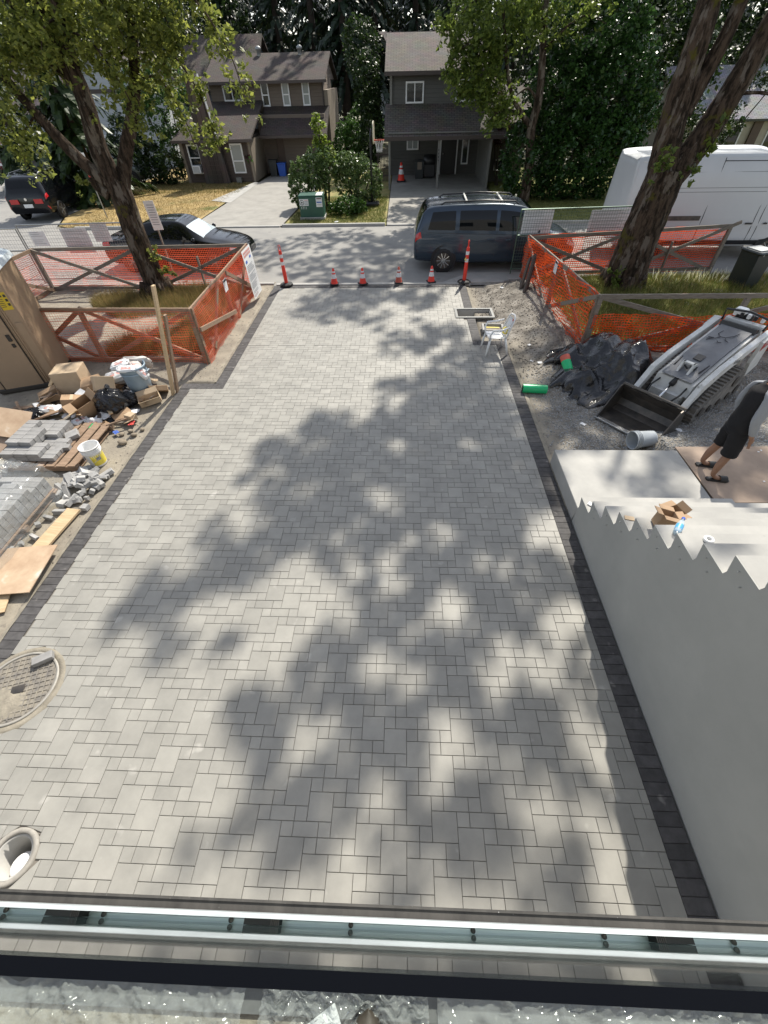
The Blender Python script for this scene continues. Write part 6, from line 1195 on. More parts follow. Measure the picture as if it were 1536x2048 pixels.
for i in range(4): MB().lathe([(.001, -.014), (.008, -.014)], (-.05-.05*(i % 2), 0, 1.2-.06*(i//2)), n=8, axis='Y').build('rivet', 'potty_dark', t)
def carton(label, loc, rot, sz, m='cardboard', flaps=0, name='cardboard_box', inner='cardboard_in', tape=False):
    t = thing(name, label, 'box', loc, 0, None, rot); a, b, c = sz
    if not flaps:
        MB().cbox((0, 0, c/2), (a, b, c), .006).build('carton', m, t)
        if tape: MB().box((0, 0, c+.001), (.05, b*.98, .003)).build('tape', 'cardboard_light', t)
    else:
        q = MB(); th = .006
        for (x, y, sx, sy) in ((0, -b/2, a, th), (0, b/2, a, th), (-a/2, 0, th, b-th), (a/2, 0, th, b-th)): q.box((x, y, c/2), (sx, sy, c))
        q.build('wall', m, t); MB().box((0, 0, .006), (a-th, b-th, .01)).build('floor', inner, t)
        fl_ = [((0, -b/2, c), (a, .005, b*.5), (1, -1)), ((0, b/2, c), (a, .005, b*.5), (1, 1)), ((-a/2, 0, c), (.005, b, b*.5), (0, -1)), ((a/2, 0, c), (.005, b, b*.5), (0, 1))]
        for i, (o_, s3, ax) in enumerate(fl_[:flaps]):
            ang = random.uniform(45, 100)*ax[1]; h_ = s3[2]; k = MB().box((0, 0, h_/2), s3); k.xf(Euler((-R(ang), 0, 0) if ax[0] else (0, R(ang), 0)).to_matrix().to_4x4()); k.xf(Matrix.Translation(o_)); k.build('flap', m, t)
    return t
carton('large closed cardboard box beside the portable toilet', (-6.75, 7.62, .02), (0, 0, R(12)), (.52, .46, .50), 'cardboard_light', tape=True)
carton('tipped brown cardboard box in the rubbish, left of the tall narrow box', (-6.38, 6.82, .06), (R(-8), R(14), R(28)), (.34, .30, .26), tape=True)
carton('tall narrow cardboard box leaning on the black rubbish bag', (-5.98, 6.72, .02), (R(14), R(24), R(-34)), (.20, .30, .46), flaps=2)
carton('pale printed carton tilted behind the black rubbish bag', (-6.0, 7.35, .16), (R(-26), R(20), R(40)), (.36, .28, .28), 'cardboard_light')
carton('brown carton wedged behind the pale printed carton', (-6.25, 7.5, .05), (R(10), R(-8), R(20)), (.36, .3, .3))
carton('flattened cardboard box right of the blue grey bin', (-4.98, 7.52, .05), (R(-35), R(10), R(25)), (.34, .34, .10))
carton('low open cardboard tray beside the blue grey bin', (-5.02, 7.18, .02), (R(4), R(-5), R(30)), (.40, .22, .12), 'cardboard_light', flaps=2)
carton('small taped carton between the rubbish bag and the driveway', (-5.12, 6.55, .02), (0, 0, R(-20)), (.17, .14, .13), 'cardboard_light', tape=True)
carton('crumpled cardboard scrap in front of the black rubbish bag', (-5.55, 6.22, .03), (R(14), R(-20), R(10)), (.28, .20, .06), flaps=1)
t = thing('rubbish_bin', 'round blue grey rubbish bin overflowing with paper sacks', 'bin', (-5.30, 7.50, 0))
MB().lathe([(.185, 0), (.195, .02), (.235, .60), (.255, .605), (.26, .63), (.25, .65), (.238, .64), (.225, .3), (.18, .03), (.001, .03)], n=32, cap0=True).build('tub', 'bin_blue_grey', t, True)
for sx in (-1, 1): MB().tube([(sx*.25, -.06, .52), (sx*.30, -.04, .54), (sx*.30, .04, .54), (sx*.25, .06, .52)], .014, 6).build('handle', 'bin_blue_grey', t)
MB().lathe([(.242, .50), (.25, .51), (.25, .53), (.245, .54)], n=32).build('band', 'bin_blue_grey', t, True)
def sack(label, loc, rot, sz, sd=1, m='paper_bag'):
    def fn(u, v):
        a = 2*math.pi*u; p = math.pi*v; sx = abs(math.cos(a))**.5*math.copysign(1, math.cos(a)); sy = abs(math.sin(a))**.5*math.copysign(1, math.sin(a)); sp = math.sin(p)**.35; k = 1+.14*noise2(a*2+sd, p*3, sd)
        return (sz[0]/2*sx*sp*k, sz[1]/2*sy*sp*k, sz[2]/2*(1-math.cos(p)**1)*.5*2*k)
    t = thing('paper_sack', label, 'sack', loc, 0, 'empty paper cement sacks in the rubbish', rot); MB().grid(fn, 28, 14).build('sack', m, t, True); MB().box((0, -sz[1]*.05, sz[2]*1.0), (sz[0]*.5, sz[1]*.35, .004)).build('print', 'print_pink', t); return t
sack('folded white paper sack standing at the back of the blue grey bin', (-5.32, 7.72, .52), (R(-60), R(6), R(14)), (.52, .34, .12), 2)
sack('white paper sack folded over the left rim of the blue grey bin', (-5.5, 7.50, .60), (R(8), R(-12), R(10)), (.36, .24, .10), 3, 'paper')
sack('white paper sack hanging over the right rim of the blue grey bin', (-5.12, 7.42, .52), (R(20), R(62), R(10)), (.30, .16, .08), 4, 'paper')
sack('white paper sack lying across the mouth of the blue grey bin', (-5.3, 7.32, .62), (R(16), R(6), R(20)), (.34, .16, .07), 5, 'paper')
sack('red printed paper sack sunk in the blue grey bin', (-5.24, 7.5, .58), (R(30), R(20), R(50)), (.22, .2, .10), 6)
sack('flat pile of white paper sacks left of the blue grey bin', (-5.85, 7.72, .22), (R(6), R(-10), R(20)), (.50, .32, .14), 7, 'paper')
sack('grey paper sack under the white sacks left of the blue grey bin', (-5.78, 7.84, .10), (R(-4), R(8), R(30)), (.5, .36, .13), 8)
sack('crushed white sack on the ground by the pallet', (-6.0, 6.35, .02), (R(6), R(10), R(70)), (.32, .2, .14), 9, 'paper')
sack('white sack leaning in front of the tall narrow box', (-5.78, 6.42, .02), (R(50), R(10), R(20)), (.26, .2, .10), 10, 'paper')
sack('crumpled white sack beside the leaning timbers', (-6.85, 6.75, .05), (R(10), R(16), R(40)), (.3, .2, .12), 11, 'paper')
sack('flat white sack behind the tipped cardboard box', (-6.5, 7.2, .03), (R(6), R(-8), R(10)), (.42, .28, .07), 12, 'paper')
def bag(name, label, cat, loc, sz, m, sd=1, rot=(0, 0, 0), creased=.22):
    def fn(u, v):
        a = 2*math.pi*u; p = math.pi*(.02+.96*v); ca, sa = math.cos(a), math.sin(a); k = 1+creased*noise2(ca*2.2+sd, sa*2.2+p*1.3, sd)+.5*creased*abs(noise2(ca*5+sd, sa*5+p*4, sd+2)); z = (1-math.cos(p))/2
        return (sz[0]/2*ca*math.sin(p)**.7*k, sz[1]/2*sa*math.sin(p)**.7*k, sz[2]*z**1.1*(1+.2*creased*noise2(a*3, p*4)))
    t = thing(name, label, cat, loc, 0, None, rot); MB().grid(fn, 90, 48).build('skin', m, t, True); return t
t = bag('rubbish_bag', 'shiny black rubbish bag in front of the blue grey bin', 'rubbish bag', (-5.60, 6.85, .0), (.62, .52, .46), 'black_bag', 3, creased=.16)
MB().tube([(0, 0, .42), (.03, .02, .5), (.1, 0, .56)], [.06, .025, .05], 8, True, .3, 2).build('knot', 'black_bag', t)
bag('rubbish_bag', 'dark bag slumped between the blue grey bin and the stake', 'rubbish bag', (-5.42, 7.08, .0), (.36, .3, .28), 'black_bag', 6)
def bucket(name, label, loc, rot, r0, r1, hh, m, lbl=None):
    t = thing(name, label, 'bucket', loc, 0, None, rot); MB().lathe([(.001, 0), (r0, 0), (r0*1.02, .02), (r1, hh*.97), (r1+.008, hh*.97), (r1+.008, hh), (r1-.006, hh), (r1-.01, hh*.96), (r0-.006, .02), (.001, .02)], n=28).build('pail', m, t, True)
    for z in (.72, .79, .86): rr = r0+(r1-r0)*z; MB().lathe([(rr, hh*z), (rr+.010, hh*z+.004), (rr+.010, hh*z+.010), (rr, hh*z+.014)], n=28).build('rib', m, t, True)
    MB().tube([(-r1-.01, 0, hh*.82), (-r1*.7, -r1*1.0, hh*.5), (0, -r1*1.35, hh*.36), (r1*.7, -r1*1.0, hh*.5), (r1+.01, 0, hh*.82)], .004, 6).build('handle', 'steel', t, True)
    if lbl:
        def lf_(u, v): a = R(-100)+u*R(110); rr = (r0+(r1-r0)*(.12+.45*v))+.0025; return (rr*math.cos(a), rr*math.sin(a), hh*(.1+.55*v))
        q = MB().grid(lf_, 12, 4).build('label', lbl, t, True)
        def lf2(u, v): a = R(-70)+u*R(30); rr = (r0+(r1-r0)*(.3+.2*v))+.005; return (rr*math.cos(a), rr*math.sin(a), hh*(.36+.16*v))
        MB().grid(lf2, 6, 3).build('logo', 'print_grey', q)
    return t
bucket('plastic_bucket', 'white plastic pail with a yellow label beside the pallet', (-5.13, 5.30, 0), (0, 0, R(20)), .125, .150, .37, 'white_paint', 'yellow')
bucket('plastic_bucket', 'grey plastic pail lying on its side in front of the loader bucket', (4.28, 5.88, .155), (R(90), 0, R(-80)), .125, .150, .37, 'bucket_grey')
# pallets and paver stacks
def pallet(label, x0, x1, y0, y1, zt=.13):
    t = thing('wooden_pallet', label, 'pallet', ((x0+x1)/2, (y0+y1)/2, 0), 0, 'wooden pallets'); W_, L_ = x1-x0, y1-y0; n_ = 7
    for i in range(n_):
        w_ = W_/n_*random.uniform(.72, .86); MB().cbox((-W_/2+W_/n_*(i+.5), 0, zt-.011), (w_, L_*random.uniform(.985, 1.0), .02), .002).build('slat', 'timber', t)
    for y in (-L_/2+.05, 0, L_/2-.05): MB().cbox((0, y, .066), (W_, .09, .085), .004).build('bearer', 'timber', t)
    for i in (0, 3, 6): MB().box((-W_/2+W_/n_*(i+.5), 0, .012), (.1, L_, .018)).build('bottom_slat', 'timber', t)
    return t
pallet('wooden pallet with bare slats beside the white pail', -6.62, -5.33, 5.05, 6.30)
pallet('wooden pallet under the wrapped stack of grey pavers', -6.75, -5.36, 2.95, 4.55)
def stack(label, loc, nx, ny, nz, drop, m='brick_grey', size=(.22, .11, .075), skip=None):
    t = thing('paver_stack', label, 'paver stack', loc, 0, 'stacks of grey pavers'); me = MB().cbox((0, 0, 0), (size[0]-.006, size[1]-.005, size[2]-.003), .004).mesh('paver', m); q = 0
    for k in range(nz):
        for i in range(nx):
            for j in range(ny):
                if drop(i, j, k): continue
                o = link('paver', me, t, (i*size[0]+random.uniform(-.003, .003), j*size[1]+random.uniform(-.003, .003), size[2]*(k+.5)), (0, 0, random.uniform(-.03, .03))); q += 1
    return t
stack('stepped stack of grey pavers on the bare slatted pallet', (-6.52, 5.22, .132), 4, 9, 3, lambda i, j, k: k > (2, 2, 1, 0)[i] or (i == 3 and j > 4) or (k == 2 and j < 2) or (k == 2 and i == 1 and j > 5) or (k == 1 and i == 2 and j in (3, 4)) or (k == 2 and i == 0 and j == 8) or (k == 0 and i < 2 and 1 < j < 8))
for i in range(34):
    x, y = (U_(-7.6, -5.4), U_(5.9, 7.6)) if i % 3 else (U_(-7.4, -6.4), U_(4.4, 5.4)); a = U_(0, 3.14); ln = U_(.14, .42); z = U_(.03, .16)
    o = MB().bar((0, 0, 0), (math.cos(a)*ln, math.sin(a)*ln, U_(-.06, .12)), U_(.025, .075), U_(.012, .03)).build('broken_board', ('timber', 'timber_grey', 'timber_new', 'timber_dark')[i % 4], None, loc=(x, y, z)); tag(o, 'splintered board end lying in the rubbish between toilet and pallets', 'board', 'broken boards in the rubbish heap')
stack('large wrapped stack of grey pavers at the left edge', (-6.62, 3.05, .132), 6, 14, 6, lambda i, j, k: k > (5, 5, 4, 3, 3, 3)[i]-(1 if j > 11 else 0)-((i*7+j*5) % 9 == 0)-((i*3+j*11) % 13 == 0) or (0 < i < 4 and 0 < j < 13 and k < (5, 5, 4, 3, 3, 3)[i]-2))
for (x, y, z, rx, ry, rz, lb) in ((-5.82, 5.85, .175, 3, -8, 35, 'single grey paver lying loose on the bare pallet, farther one'), (-5.78, 5.5, .168, 0, 4, 12, 'single grey paver lying loose on the bare pallet, nearer one')):
    o = MB().cbox((0, 0, 0), (.21, .2 if 'farther' in lb else .11, .07), .004).build('loose_paver', 'brick_grey', None, loc=(x, y, z), rot=(R(rx), R(ry), R(rz))); tag(o, lb, 'paver')
def wrapfn(u, v):
    y = 2.85+1.75*u; s = v*1.3
    if s < .5: x, z = -5.98+s*1.25, .60-s*.05
    else: q = s-.5; x, z = -5.36+.03+q*.12, .575-q*.62
    return (x+.03*noise2(u*7, v*4, 1), y+.04*noise2(u*3, v*5, 2), z+.035*abs(noise2(u*9, v*7, 3)))
o = MB().grid(wrapfn, 60, 30).build('plastic_wrap', 'wrap', None, True); tag(o, 'torn clear plastic wrap hanging off the large paver stack', 'plastic wrap')
def wrap2(u, v): return (-6.75+.6*u+.05*noise2(v*4, u*3, 6), 4.55+.5*v+.03*noise2(u*5, v*5), .42-.12*u+.10*abs(noise2(u*6, v*5, 4))-.1*v)
o = MB().grid(wrap2, 30, 24).build('plastic_wrap', 'wrap', None, True); tag(o, 'white plastic sheet bunched between the two paver stacks', 'plastic wrap')
# pile of cut paver pieces: every piece its own thing
sizes = [(.20, .07, .07), (.11, .06, .07), (.15, .05, .07), (.10, .10, .07), (.22, .11, .07), (.08, .05, .06), (.07, .07, .07)]
pm = [MB().cbox((0, 0, 0), s, .004).mesh('paver_offcut', 'offcut') for s in sizes]
for i in range(58):
    a = random.uniform(0, 6.283); q = random.random()**.6; rr = q*.42; x, y = -5.10+rr*math.cos(a)*.82, 4.72+rr*math.sin(a)*1.05; z = .03+(1-q)**1.1*.20*random.uniform(.4, 1.0)
    o = link('paver_offcut', pm[i % 7], None, (x, y, z), (random.gauss(0, .35), random.gauss(0, .35), random.uniform(0, 6.28))); tag(o, 'pale grey cut paver piece heaped beside the pallets', 'paver piece', 'paver offcuts in the heap')
for i, (x, y) in enumerate([(-5.12, 4.12), (-4.78, 4.22), (-5.30, 3.86), (-5.22, 4.0), (-5.32, 3.5), (-5.25, 3.36), (-5.4, 3.28), (-5.45, 3.12), (-5.38, 3.02), (-5.5, 2.95), (-5.2, 3.62), (-4.80, 4.92), (-5.42, 3.40), (-5.3, 3.18)]):
    o = link('paver_offcut', pm[(i*3) % 7], None, (x, y, .03), (random.gauss(0, .12), random.gauss(0, .12), random.uniform(0, 6.28))); tag(o, 'small pale paver piece scattered on the sand near the plank', 'paver piece', 'paver offcuts strewn on the sand')
for i, (x, y, s) in enumerate([(-4.98, 5.85, .08), (-4.88, 6.08, .06), (-5.0, 6.2, .05), (-4.8, 6.25, .045), (-5.12, 6.1, .05)]):
    o = MB().lathe([(.001, -s*.5), (s*.8, -s*.35), (s, 0), (s*.7, s*.4), (.001, s*.5)], n=9).build('field_stone', 'stone', None, True, (x, y, s*.35), (U_(-.3, .3), U_(-.3, .3), U_(0, 6))); tag(o, 'rounded brown stone on the sand behind the white pail', 'stone', 'stones behind the white pail')
bag('rubbish_bag', 'small dark bag under the scrap timbers by the toilet', 'rubbish bag', (-7.05, 6.62, 0), (.42, .32, .20), 'black_bag', 9)
bag('rubbish_bag', 'grey crumpled plastic bag at the left edge beside the plywood', 'rubbish bag', (-7.3, 6.05, .02), (.5, .4, .22), 'sheeting', 12)
carton('crushed brown carton beside the foot of the portable toilet', (-7.02, 7.18, .02), (R(8), R(-14), R(35)), (.36, .26, .16), 'cardboard', flaps=2)
carton('small white carton on the heap between the two cardboard boxes', (-6.28, 7.12, .14), (R(16), R(20), R(-20)), (.24, .16, .14), 'paper')
o = MB().cbox((0, 0, 0), (.21, 1.10, .035), .003).build('plank', 'timber_new', None, loc=(-4.98, 3.62, .04), rot=(0, R(2), R(-6))); tag(o, 'pale sawn plank lying beside the driveway border', 'plank')
o = MB().cbox((0, 0, 0), (.95, .76, .016), .002).build('plywood_sheet', 'plywood', None, loc=(-5.15, 3.02, .075), rot=(R(1), R(-2), R(5))); tag(o, 'stained plywood sheet lying over the plank at left', 'plywood')
o = MB().cbox((0, 0, 0), (.6, .3, .016), .002).build('plywood_sheet', 'timber_new', None, loc=(-5.18, 2.48, .02), rot=(0, 0, R(20))); tag(o, 'pale plywood scrap at the left edge below the stained sheet', 'plywood')
o = MB().cbox((0, 0, 0), (.62, .55, .016), .002).build('plywood_sheet', 'plywood', None, loc=(-6.95, 5.95, .36), rot=(R(28), R(20), R(12))); tag(o, 'brown plywood offcut propped behind the stepped paver stack', 'plywood')
o = MB().cbox((0, 0, 0), (.5, .62, .016), .002).build('plywood_sheet', 'plywood_old', None, loc=(-7.1, 5.7, .25), rot=(R(20), R(30), R(-10))); tag(o, 'weathered plywood offcut under the brown one at the left edge', 'plywood')
for i, (a, b, w_, lb) in enumerate([((-7.6, 6.55, .05), (-6.55, 6.95, .10), .09, 'brown scrap timber at the foot of the portable toilet, farthest'), ((-7.4, 6.2, .04), (-6.5, 6.75, .12), .07, 'brown scrap timber in the rubbish, second from the toilet'), ((-7.2, 6.15, .03), (-6.35, 6.45, .07), .09, 'brown scrap timber nearest the plywood offcuts'), ((-7.7, 6.9, .04), (-6.9, 6.95, .06), .1, 'pale scrap board right under the toilet door'), ((-5.75, 6.28, .03), (-5.0, 6.5, .05), .04, 'thin stick in front of the black rubbish bag'), ((-6.9, 6.3, .16), (-5.95, 6.3, .05), .05, 'thin pale lath across the rubbish heap')]):
    o = MB().bar(a, b, w_, .03).build('scrap_timber', 'timber' if i % 2 else 'timber_grey'); tag(o, lb, 'timber scrap')
def torn(n_, sd):
    rr = random.Random(sd); b = MB(); k = 9; pts = [(rr.uniform(.6, 1.1)*math.cos(6.283*i/k), rr.uniform(.6, 1.1)*math.sin(6.283*i/k)) for i in range(k)]
    vs = [(0, 0, rr.uniform(.02, .25))]+[(a, c, rr.uniform(0, .35)) for a, c in pts]; b.add(vs, [(0, i+1, (i+1) % k+1) for i in range(k)]); b.add([(a, c, d-.05) for a, c, d in vs], [(0, (i+1) % k+1, i+1) for i in range(k)]); return b
torn_m = {m: [torn(9, i+j*7).mesh('scrap', m) for i in range(4)] for j, m in enumerate(('cardboard', 'cardboard_light', 'paper', 'black_bag'))}
for i in range(130):
    m = ('cardboard', 'cardboard_light', 'paper', 'black_bag', 'paper', 'cardboard')[i % 6]; x, y = U_(-7.3, -5.0), U_(5.95, 7.95)
    if x > -5.35 and y < 6.5: continue
    s = U_(.05, .17)*(1.25 if y > 6.5 else .8); o = link('torn_scrap', torn_m[m][i % 4], None, (x, y, U_(.01, .10)), (U_(-.4, .4), U_(-.4, .4), U_(0, 6.28))); o.scale = (s, s*U_(.5, 1), s*.8)
    nm = {'cardboard': 'brown cardboard', 'cardboard_light': 'pale cardboard', 'paper': 'white paper', 'black_bag': 'black plastic'}[m]; tag(o, 'torn scrap of '+nm+' in the rubbish heap by the portable toilet', 'scrap', nm+' scraps in the rubbish heap')
def paper(label, x, y, s, z=None, m='paper', cat='litter', name='litter'):
    z = gz(x, y) if z is None else z; rz = U_(0, 6.28)
    def fn(u, v): return ((u-.5)*s, (v-.5)*s*.7, .012+s*.12*abs(noise2(u*4+x*9, v*4+y*7)))
    o = MB().grid(fn, 8, 6).build(name, m, None, False, (x, y, z), (0, 0, rz)); tag(o, label, cat); return o
paper('white paper scrap on the litter in front of the portable toilet', -7.15, 7.1, .22); paper('bluish plastic scrap at the left edge among the rubbish', -7.55, 6.6, .3, m='sheeting'); paper('white paper scrap under the tipped box', -6.75, 6.5, .2); paper('green printed wrapper beside the white sacks', -5.72, 6.22, .14, .1, 'green_pipe'); paper('blue and red printed wrapper near the field stones', -5.22, 6.12, .12, .03, 'print_blue'); paper('red wrapper under the scrap timbers by the bag', -5.05, 6.4, .14, .04, 'print_red')
paper('white litter inside the left fence near the post', -6.9, 9.6, .22); paper('white chip on the dirt bank near the white chair', 2.98, 9.55, .09); paper('pale chip on the dirt bank below the other chip', 2.9, 8.85, .07); paper('white torn scrap on the dirt bank above the green pipe', 3.05, 8.7, .12); paper('white scrap beside the black tarp on the gravel', 3.35, 6.5, .1); paper('white wrapper left of the orange fence foot', 2.95, 13.3, .12); paper('white scrap on the gravel below the stair end', 5.55, 4.25, .16); paper('pale scrap on the gravel by the loader bucket', 4.95, 6.25, .13)
paper('red and white can lying on the verge grass', 7.5, 12.0, .16, .3, 'cone_faded'); paper('white litter on the kerb strip below the low shrub', -2.9, 21.6, .2, .02)
# ================================================================ RIGHT SIDE
ch = thing('plastic_chair', 'white plastic garden chair at the right edge of the driveway', 'chair', (2.14, 9.40, .0), R(186)); ch.scale = (.93, .93, .93)
def seatf(u, v): x = -.20+.42*u; y = (v-.5)*(.46-.04*u); return (x, y, .41+.018*(2*v-1)**2-.012*math.sin(u*3.1))
b = MB().grid(seatf, 8, 8); b.grid(lambda u, v: (lambda p: (p[0], p[1], p[2]-.012))(seatf(u, v)), 8, 8); b.build('seat', 'white_plastic', ch, True)
for sy in (-1, 1):
    MB().tube([(.19, sy*.21, .41), (.23, sy*.235, .2), (.26, sy*.25, .0)], [.030, .026, .022], 8).build('leg', 'white_plastic', ch, True); MB().tube([(-.17, sy*.20, .41), (-.23, sy*.225, .2), (-.28, sy*.24, .0)], [.030, .026, .022], 8).build('leg', 'white_plastic', ch, True)
    MB().tube([(.21, sy*.22, .38), (.22, sy*.26, .52), (.17, sy*.27, .62), (-.05, sy*.27, .63), (-.22, sy*.24, .68)], [.022, .022, .024, .024, .02], 8).build('armrest', 'white_plastic', ch, True)
bkf = []
def backf(u, v): y = (u-.5)*(.42-.06*v); return (-.19-.14*v-.03*math.sin(u*3.14), y, .42+.42*v)
for k in range(5):
    u0 = .08+k*.18; q = MB().grid(lambda u, v: backf(u0+u*.12, .05+v*.82), 2, 6); q.grid(lambda u, v: (lambda p: (p[0]-.01, p[1], p[2]))(backf(u0+u*.12, .05+v*.82)), 2, 6); q.build('back_slat', 'white_plastic', ch, True)
MB().tube([backf(0, 0), backf(0, .4), backf(0, .85), backf(.12, 1), backf(.5, 1.04), backf(.88, 1), backf(1, .85), backf(1, .4), backf(1, 0)], .02, 8).build('back_frame', 'white_plastic', ch, True)
q = MB().grid(lambda u, v: (lambda p: (p[0]+.012, p[1], p[2]))(backf(.2+u*.6, .35+v*.5)), 3, 3).build('back_sticker', 'paper', ch); MB().grid(lambda u, v: (lambda p: (p[0]+.016, p[1], p[2]))(backf(.6+u*.25, .8+v*.1)), 2, 2).build('red_mark', 'print_red', q)
o = MB().lathe([(.055, -.02), (.075, -.02), (.075, .02), (.055, .02), (.055, -.02)], n=20).build('tape_roll', 'yellow', None, True, (2.32, 9.38, .49), (R(70), 0, R(30))); tag(o, 'yellow tape roll on the seat of the white chair', 'tape roll')
def pipe(label, loc, rot, L, r, red=False):
    t = thing('plastic_pipe', label, 'pipe', loc, 0, 'short green pipe pieces', rot); MB().lathe([(r, 0), (r, L)], n=28).build('pipe', 'green_pipe', t, True); MB().lathe([(r-.006, L), (r-.006, 0)], n=28).build('bore', 'pipe_inside', t, True); MB().lathe([(r-.006, 0), (r, 0)], n=28).build('cut_end', 'green_pipe', t); MB().lathe([(r-.006, L), (r, L)], n=28).build('cut_end', 'green_pipe', t)
    if red: MB().lathe([(r+.001, L*.72), (r+.001, L)], n=28).build('dusty_band', 'pipe_red', t, True)
    return t
pipe('short green plastic pipe lying beside the driveway border', (2.46, 7.64, .072), (R(90), 0, R(84)), .47, .085)
pipe('green plastic pipe with a red dusty end stuck against the black tarp', (3.46, 8.02, .16), (R(-58), 0, R(10)), .42, .095, True)
rs_ = random.Random(5); SEED1 = [(rs_.uniform(2.8, 5.5), rs_.uniform(6.9, 9.2), rs_.uniform(-1, 1)) for _ in range(26)]; SEED2 = [(rs_.uniform(2.8, 5.5), rs_.uniform(6.9, 9.2), 0) for _ in range(110)]
def tarpf(u, v):
    x = 3.20+2.0*u; y = 7.15+1.85*v; e = min(1, 4*u*(1-u)*1.6)*min(1, 4*v*(1-v)*1.6)
    hgt = .24*math.exp(-((x-4.3)**2/.35+(y-8.55)**2/.35))+.28*math.exp(-((x-4.75)**2/.3+(y-7.85)**2/.2))+.10*math.exp(-((x-3.5)**2/.2+(y-7.4)**2/.1))
    xx, yy = x+.12*noise2(x*2, y*2, 1), y+.12*noise2(x*2.2, y*1.9, 6)
    f1 = min(math.hypot((xx-a)*(1+.6*c), (yy-b)*(1-.3*c)) for a, b, c in SEED1); f2 = min(math.hypot(xx-a, yy-b) for a, b, c in SEED2)
    fold = .55*min(f1, .5)+.42*min(f2, .3)
    rag = .30*noise2(u*4, v*5, 9)*(1-e)
    return (x+rag+.1*(v-.5), y+rag*.6-.35*(u-.5)+(.35 if u > .5 else 0)*(u-.5), gz(x, y)+.012+(hgt+fold)*e)
o = MB().grid(tarpf, 120, 100).build('black_tarp', 'black_tarp', None); tag(o, 'heap of crumpled black plastic tarp beside the loader', 'tarp')
t = thing('wheelie_bin', 'black wheeled rubbish bin on the verge at the right edge', 'bin', (9.35, 12.75, .16), R(18))
MB().prism([(-.19, 0), (.19, 0), (.27, .92), (-.27, .92)], 'Y', -.27, .27).build('tub', 'bin_black', t); MB().cbox((0, -.01, .95), (.60, .62, .07), .03).build('lid', 'bin_black', t); MB().tube([(-.2, .3, .9), (-.2, .36, .95), (.2, .36, .95), (.2, .3, .9)], .018, 8).build('handle', 'bin_black', t)
for sx in (-1, 1): MB().lathe([(.1, -.025), (.1, .025)], (sx*.22, .26, .1), n=16, axis='X', cap0=True, cap1=True).build('wheel', 'black_rubber', t); MB().box((sx*.17, -.3, .93), (.03, .03, .06)).build('lid_clip', 'galvanised', t)
MB().cbox((0, 0, .995), (.44, .42, .025), .01).build('lid_panel', 'chrome' if False else 'galvanised', t)
o = MB().cbox((0, 0, 0), (2.4, 1.27, .018), .002).build('plywood_sheet', 'plywood_old', None, loc=(5.67, 4.92, .235), rot=(0, 0, R(1))); tag(o, 'large weathered plywood sheet under the standing man', 'plywood')
for i in range(9): o = MB().cbox((0, 0, 0), (.03, .022, .008), .002).build('white_chip', 'white_plastic', None, loc=(U_(4.75, 6.0), U_(4.4, 5.45), .249), rot=(0, 0, U_(0, 6))); tag(o, 'tiny white chip lying on the plywood under the man', 'litter', 'white chips on the plywood')
# things on the stairs
def zs(y): i = max(0, math.ceil((4.12-y)/.2715)); return .26+.1925*i
a = carton('open cardboard box with spread flaps on the stairs, farther one', (2.98, 3.19, zs(3.19)+.01), (R(6), R(-4), R(22)), (.17, .14, .15), 'cardboard', flaps=4)
b = carton('open cardboard box tipped over the stair edge, nearer one', (2.70, 2.93, zs(2.93)+.01), (R(-10), R(10), R(-12)), (.15, .13, .16), 'cardboard', flaps=4)
t = thing('water_bottle', 'clear water bottle with a blue label and cap lying on the stairs', 'bottle', (2.63, 2.64, zs(2.64)+.036), 0, None, (R(-84), 0, R(-38)))
MB().lathe([(.001, 0), (.03, .002), (.033, .02), (.033, .13), (.014, .185), (.013, .2)], n=20).build('bottle_body', 'bottle', t, True); MB().lathe([(.034, .05), (.034, .11)], n=20).build('label', 'bottle_label', t, True); MB().lathe([(.016, .195), (.016, .22), (.001, .222)], n=16).build('cap', 'bottle_cap', t, True)
o = MB().lathe([(.022, -.012), (.042, -.012), (.042, .012), (.022, .012), (.022, -.012)], n=24).build('tape_roll', 'white_plastic', None, True, (2.73, 2.42, zs(2.42)+.013), (0, 0, 0)); tag(o, 'white tape roll lying on a stair tread near the bottle', 'tape roll')
o = MB().cbox((0, 0, 0), (.15, .035, .006), .001).build('blue_strip', 'blue_strip', None, loc=(3.24, 2.92, zs(2.92)+.004), rot=(0, 0, R(-4))); tag(o, 'flat blue strip lying on the stairs', 'strip')
o = MB().cbox((0, 0, 0), (.10, .06, .006), .001).build('cardboard_scrap', 'cardboard_light', None, loc=(2.57, 3.21, zs(3.21)+.006), rot=(0, 0, R(-14))); tag(o, 'small cardboard scrap near the sawtooth edge of the stairs', 'cardboard')
o = MB().cbox((0, 0, 0), (.16, .1, .005), .001).build('cardboard_scrap', 'print_grey', None, loc=(2.93, 2.78, zs(2.78)+.004), rot=(0, 0, R(5))); tag(o, 'grey card flap in front of the boxes on the stairs', 'cardboard')
o = paper('crumpled white paper on the stairs left of the cartons', 2.68, 3.58, .12, zs(3.58)); o = paper('white torn tape at the top corner of the sawtooth wall', 2.58, 3.98, .09, zs(3.98))
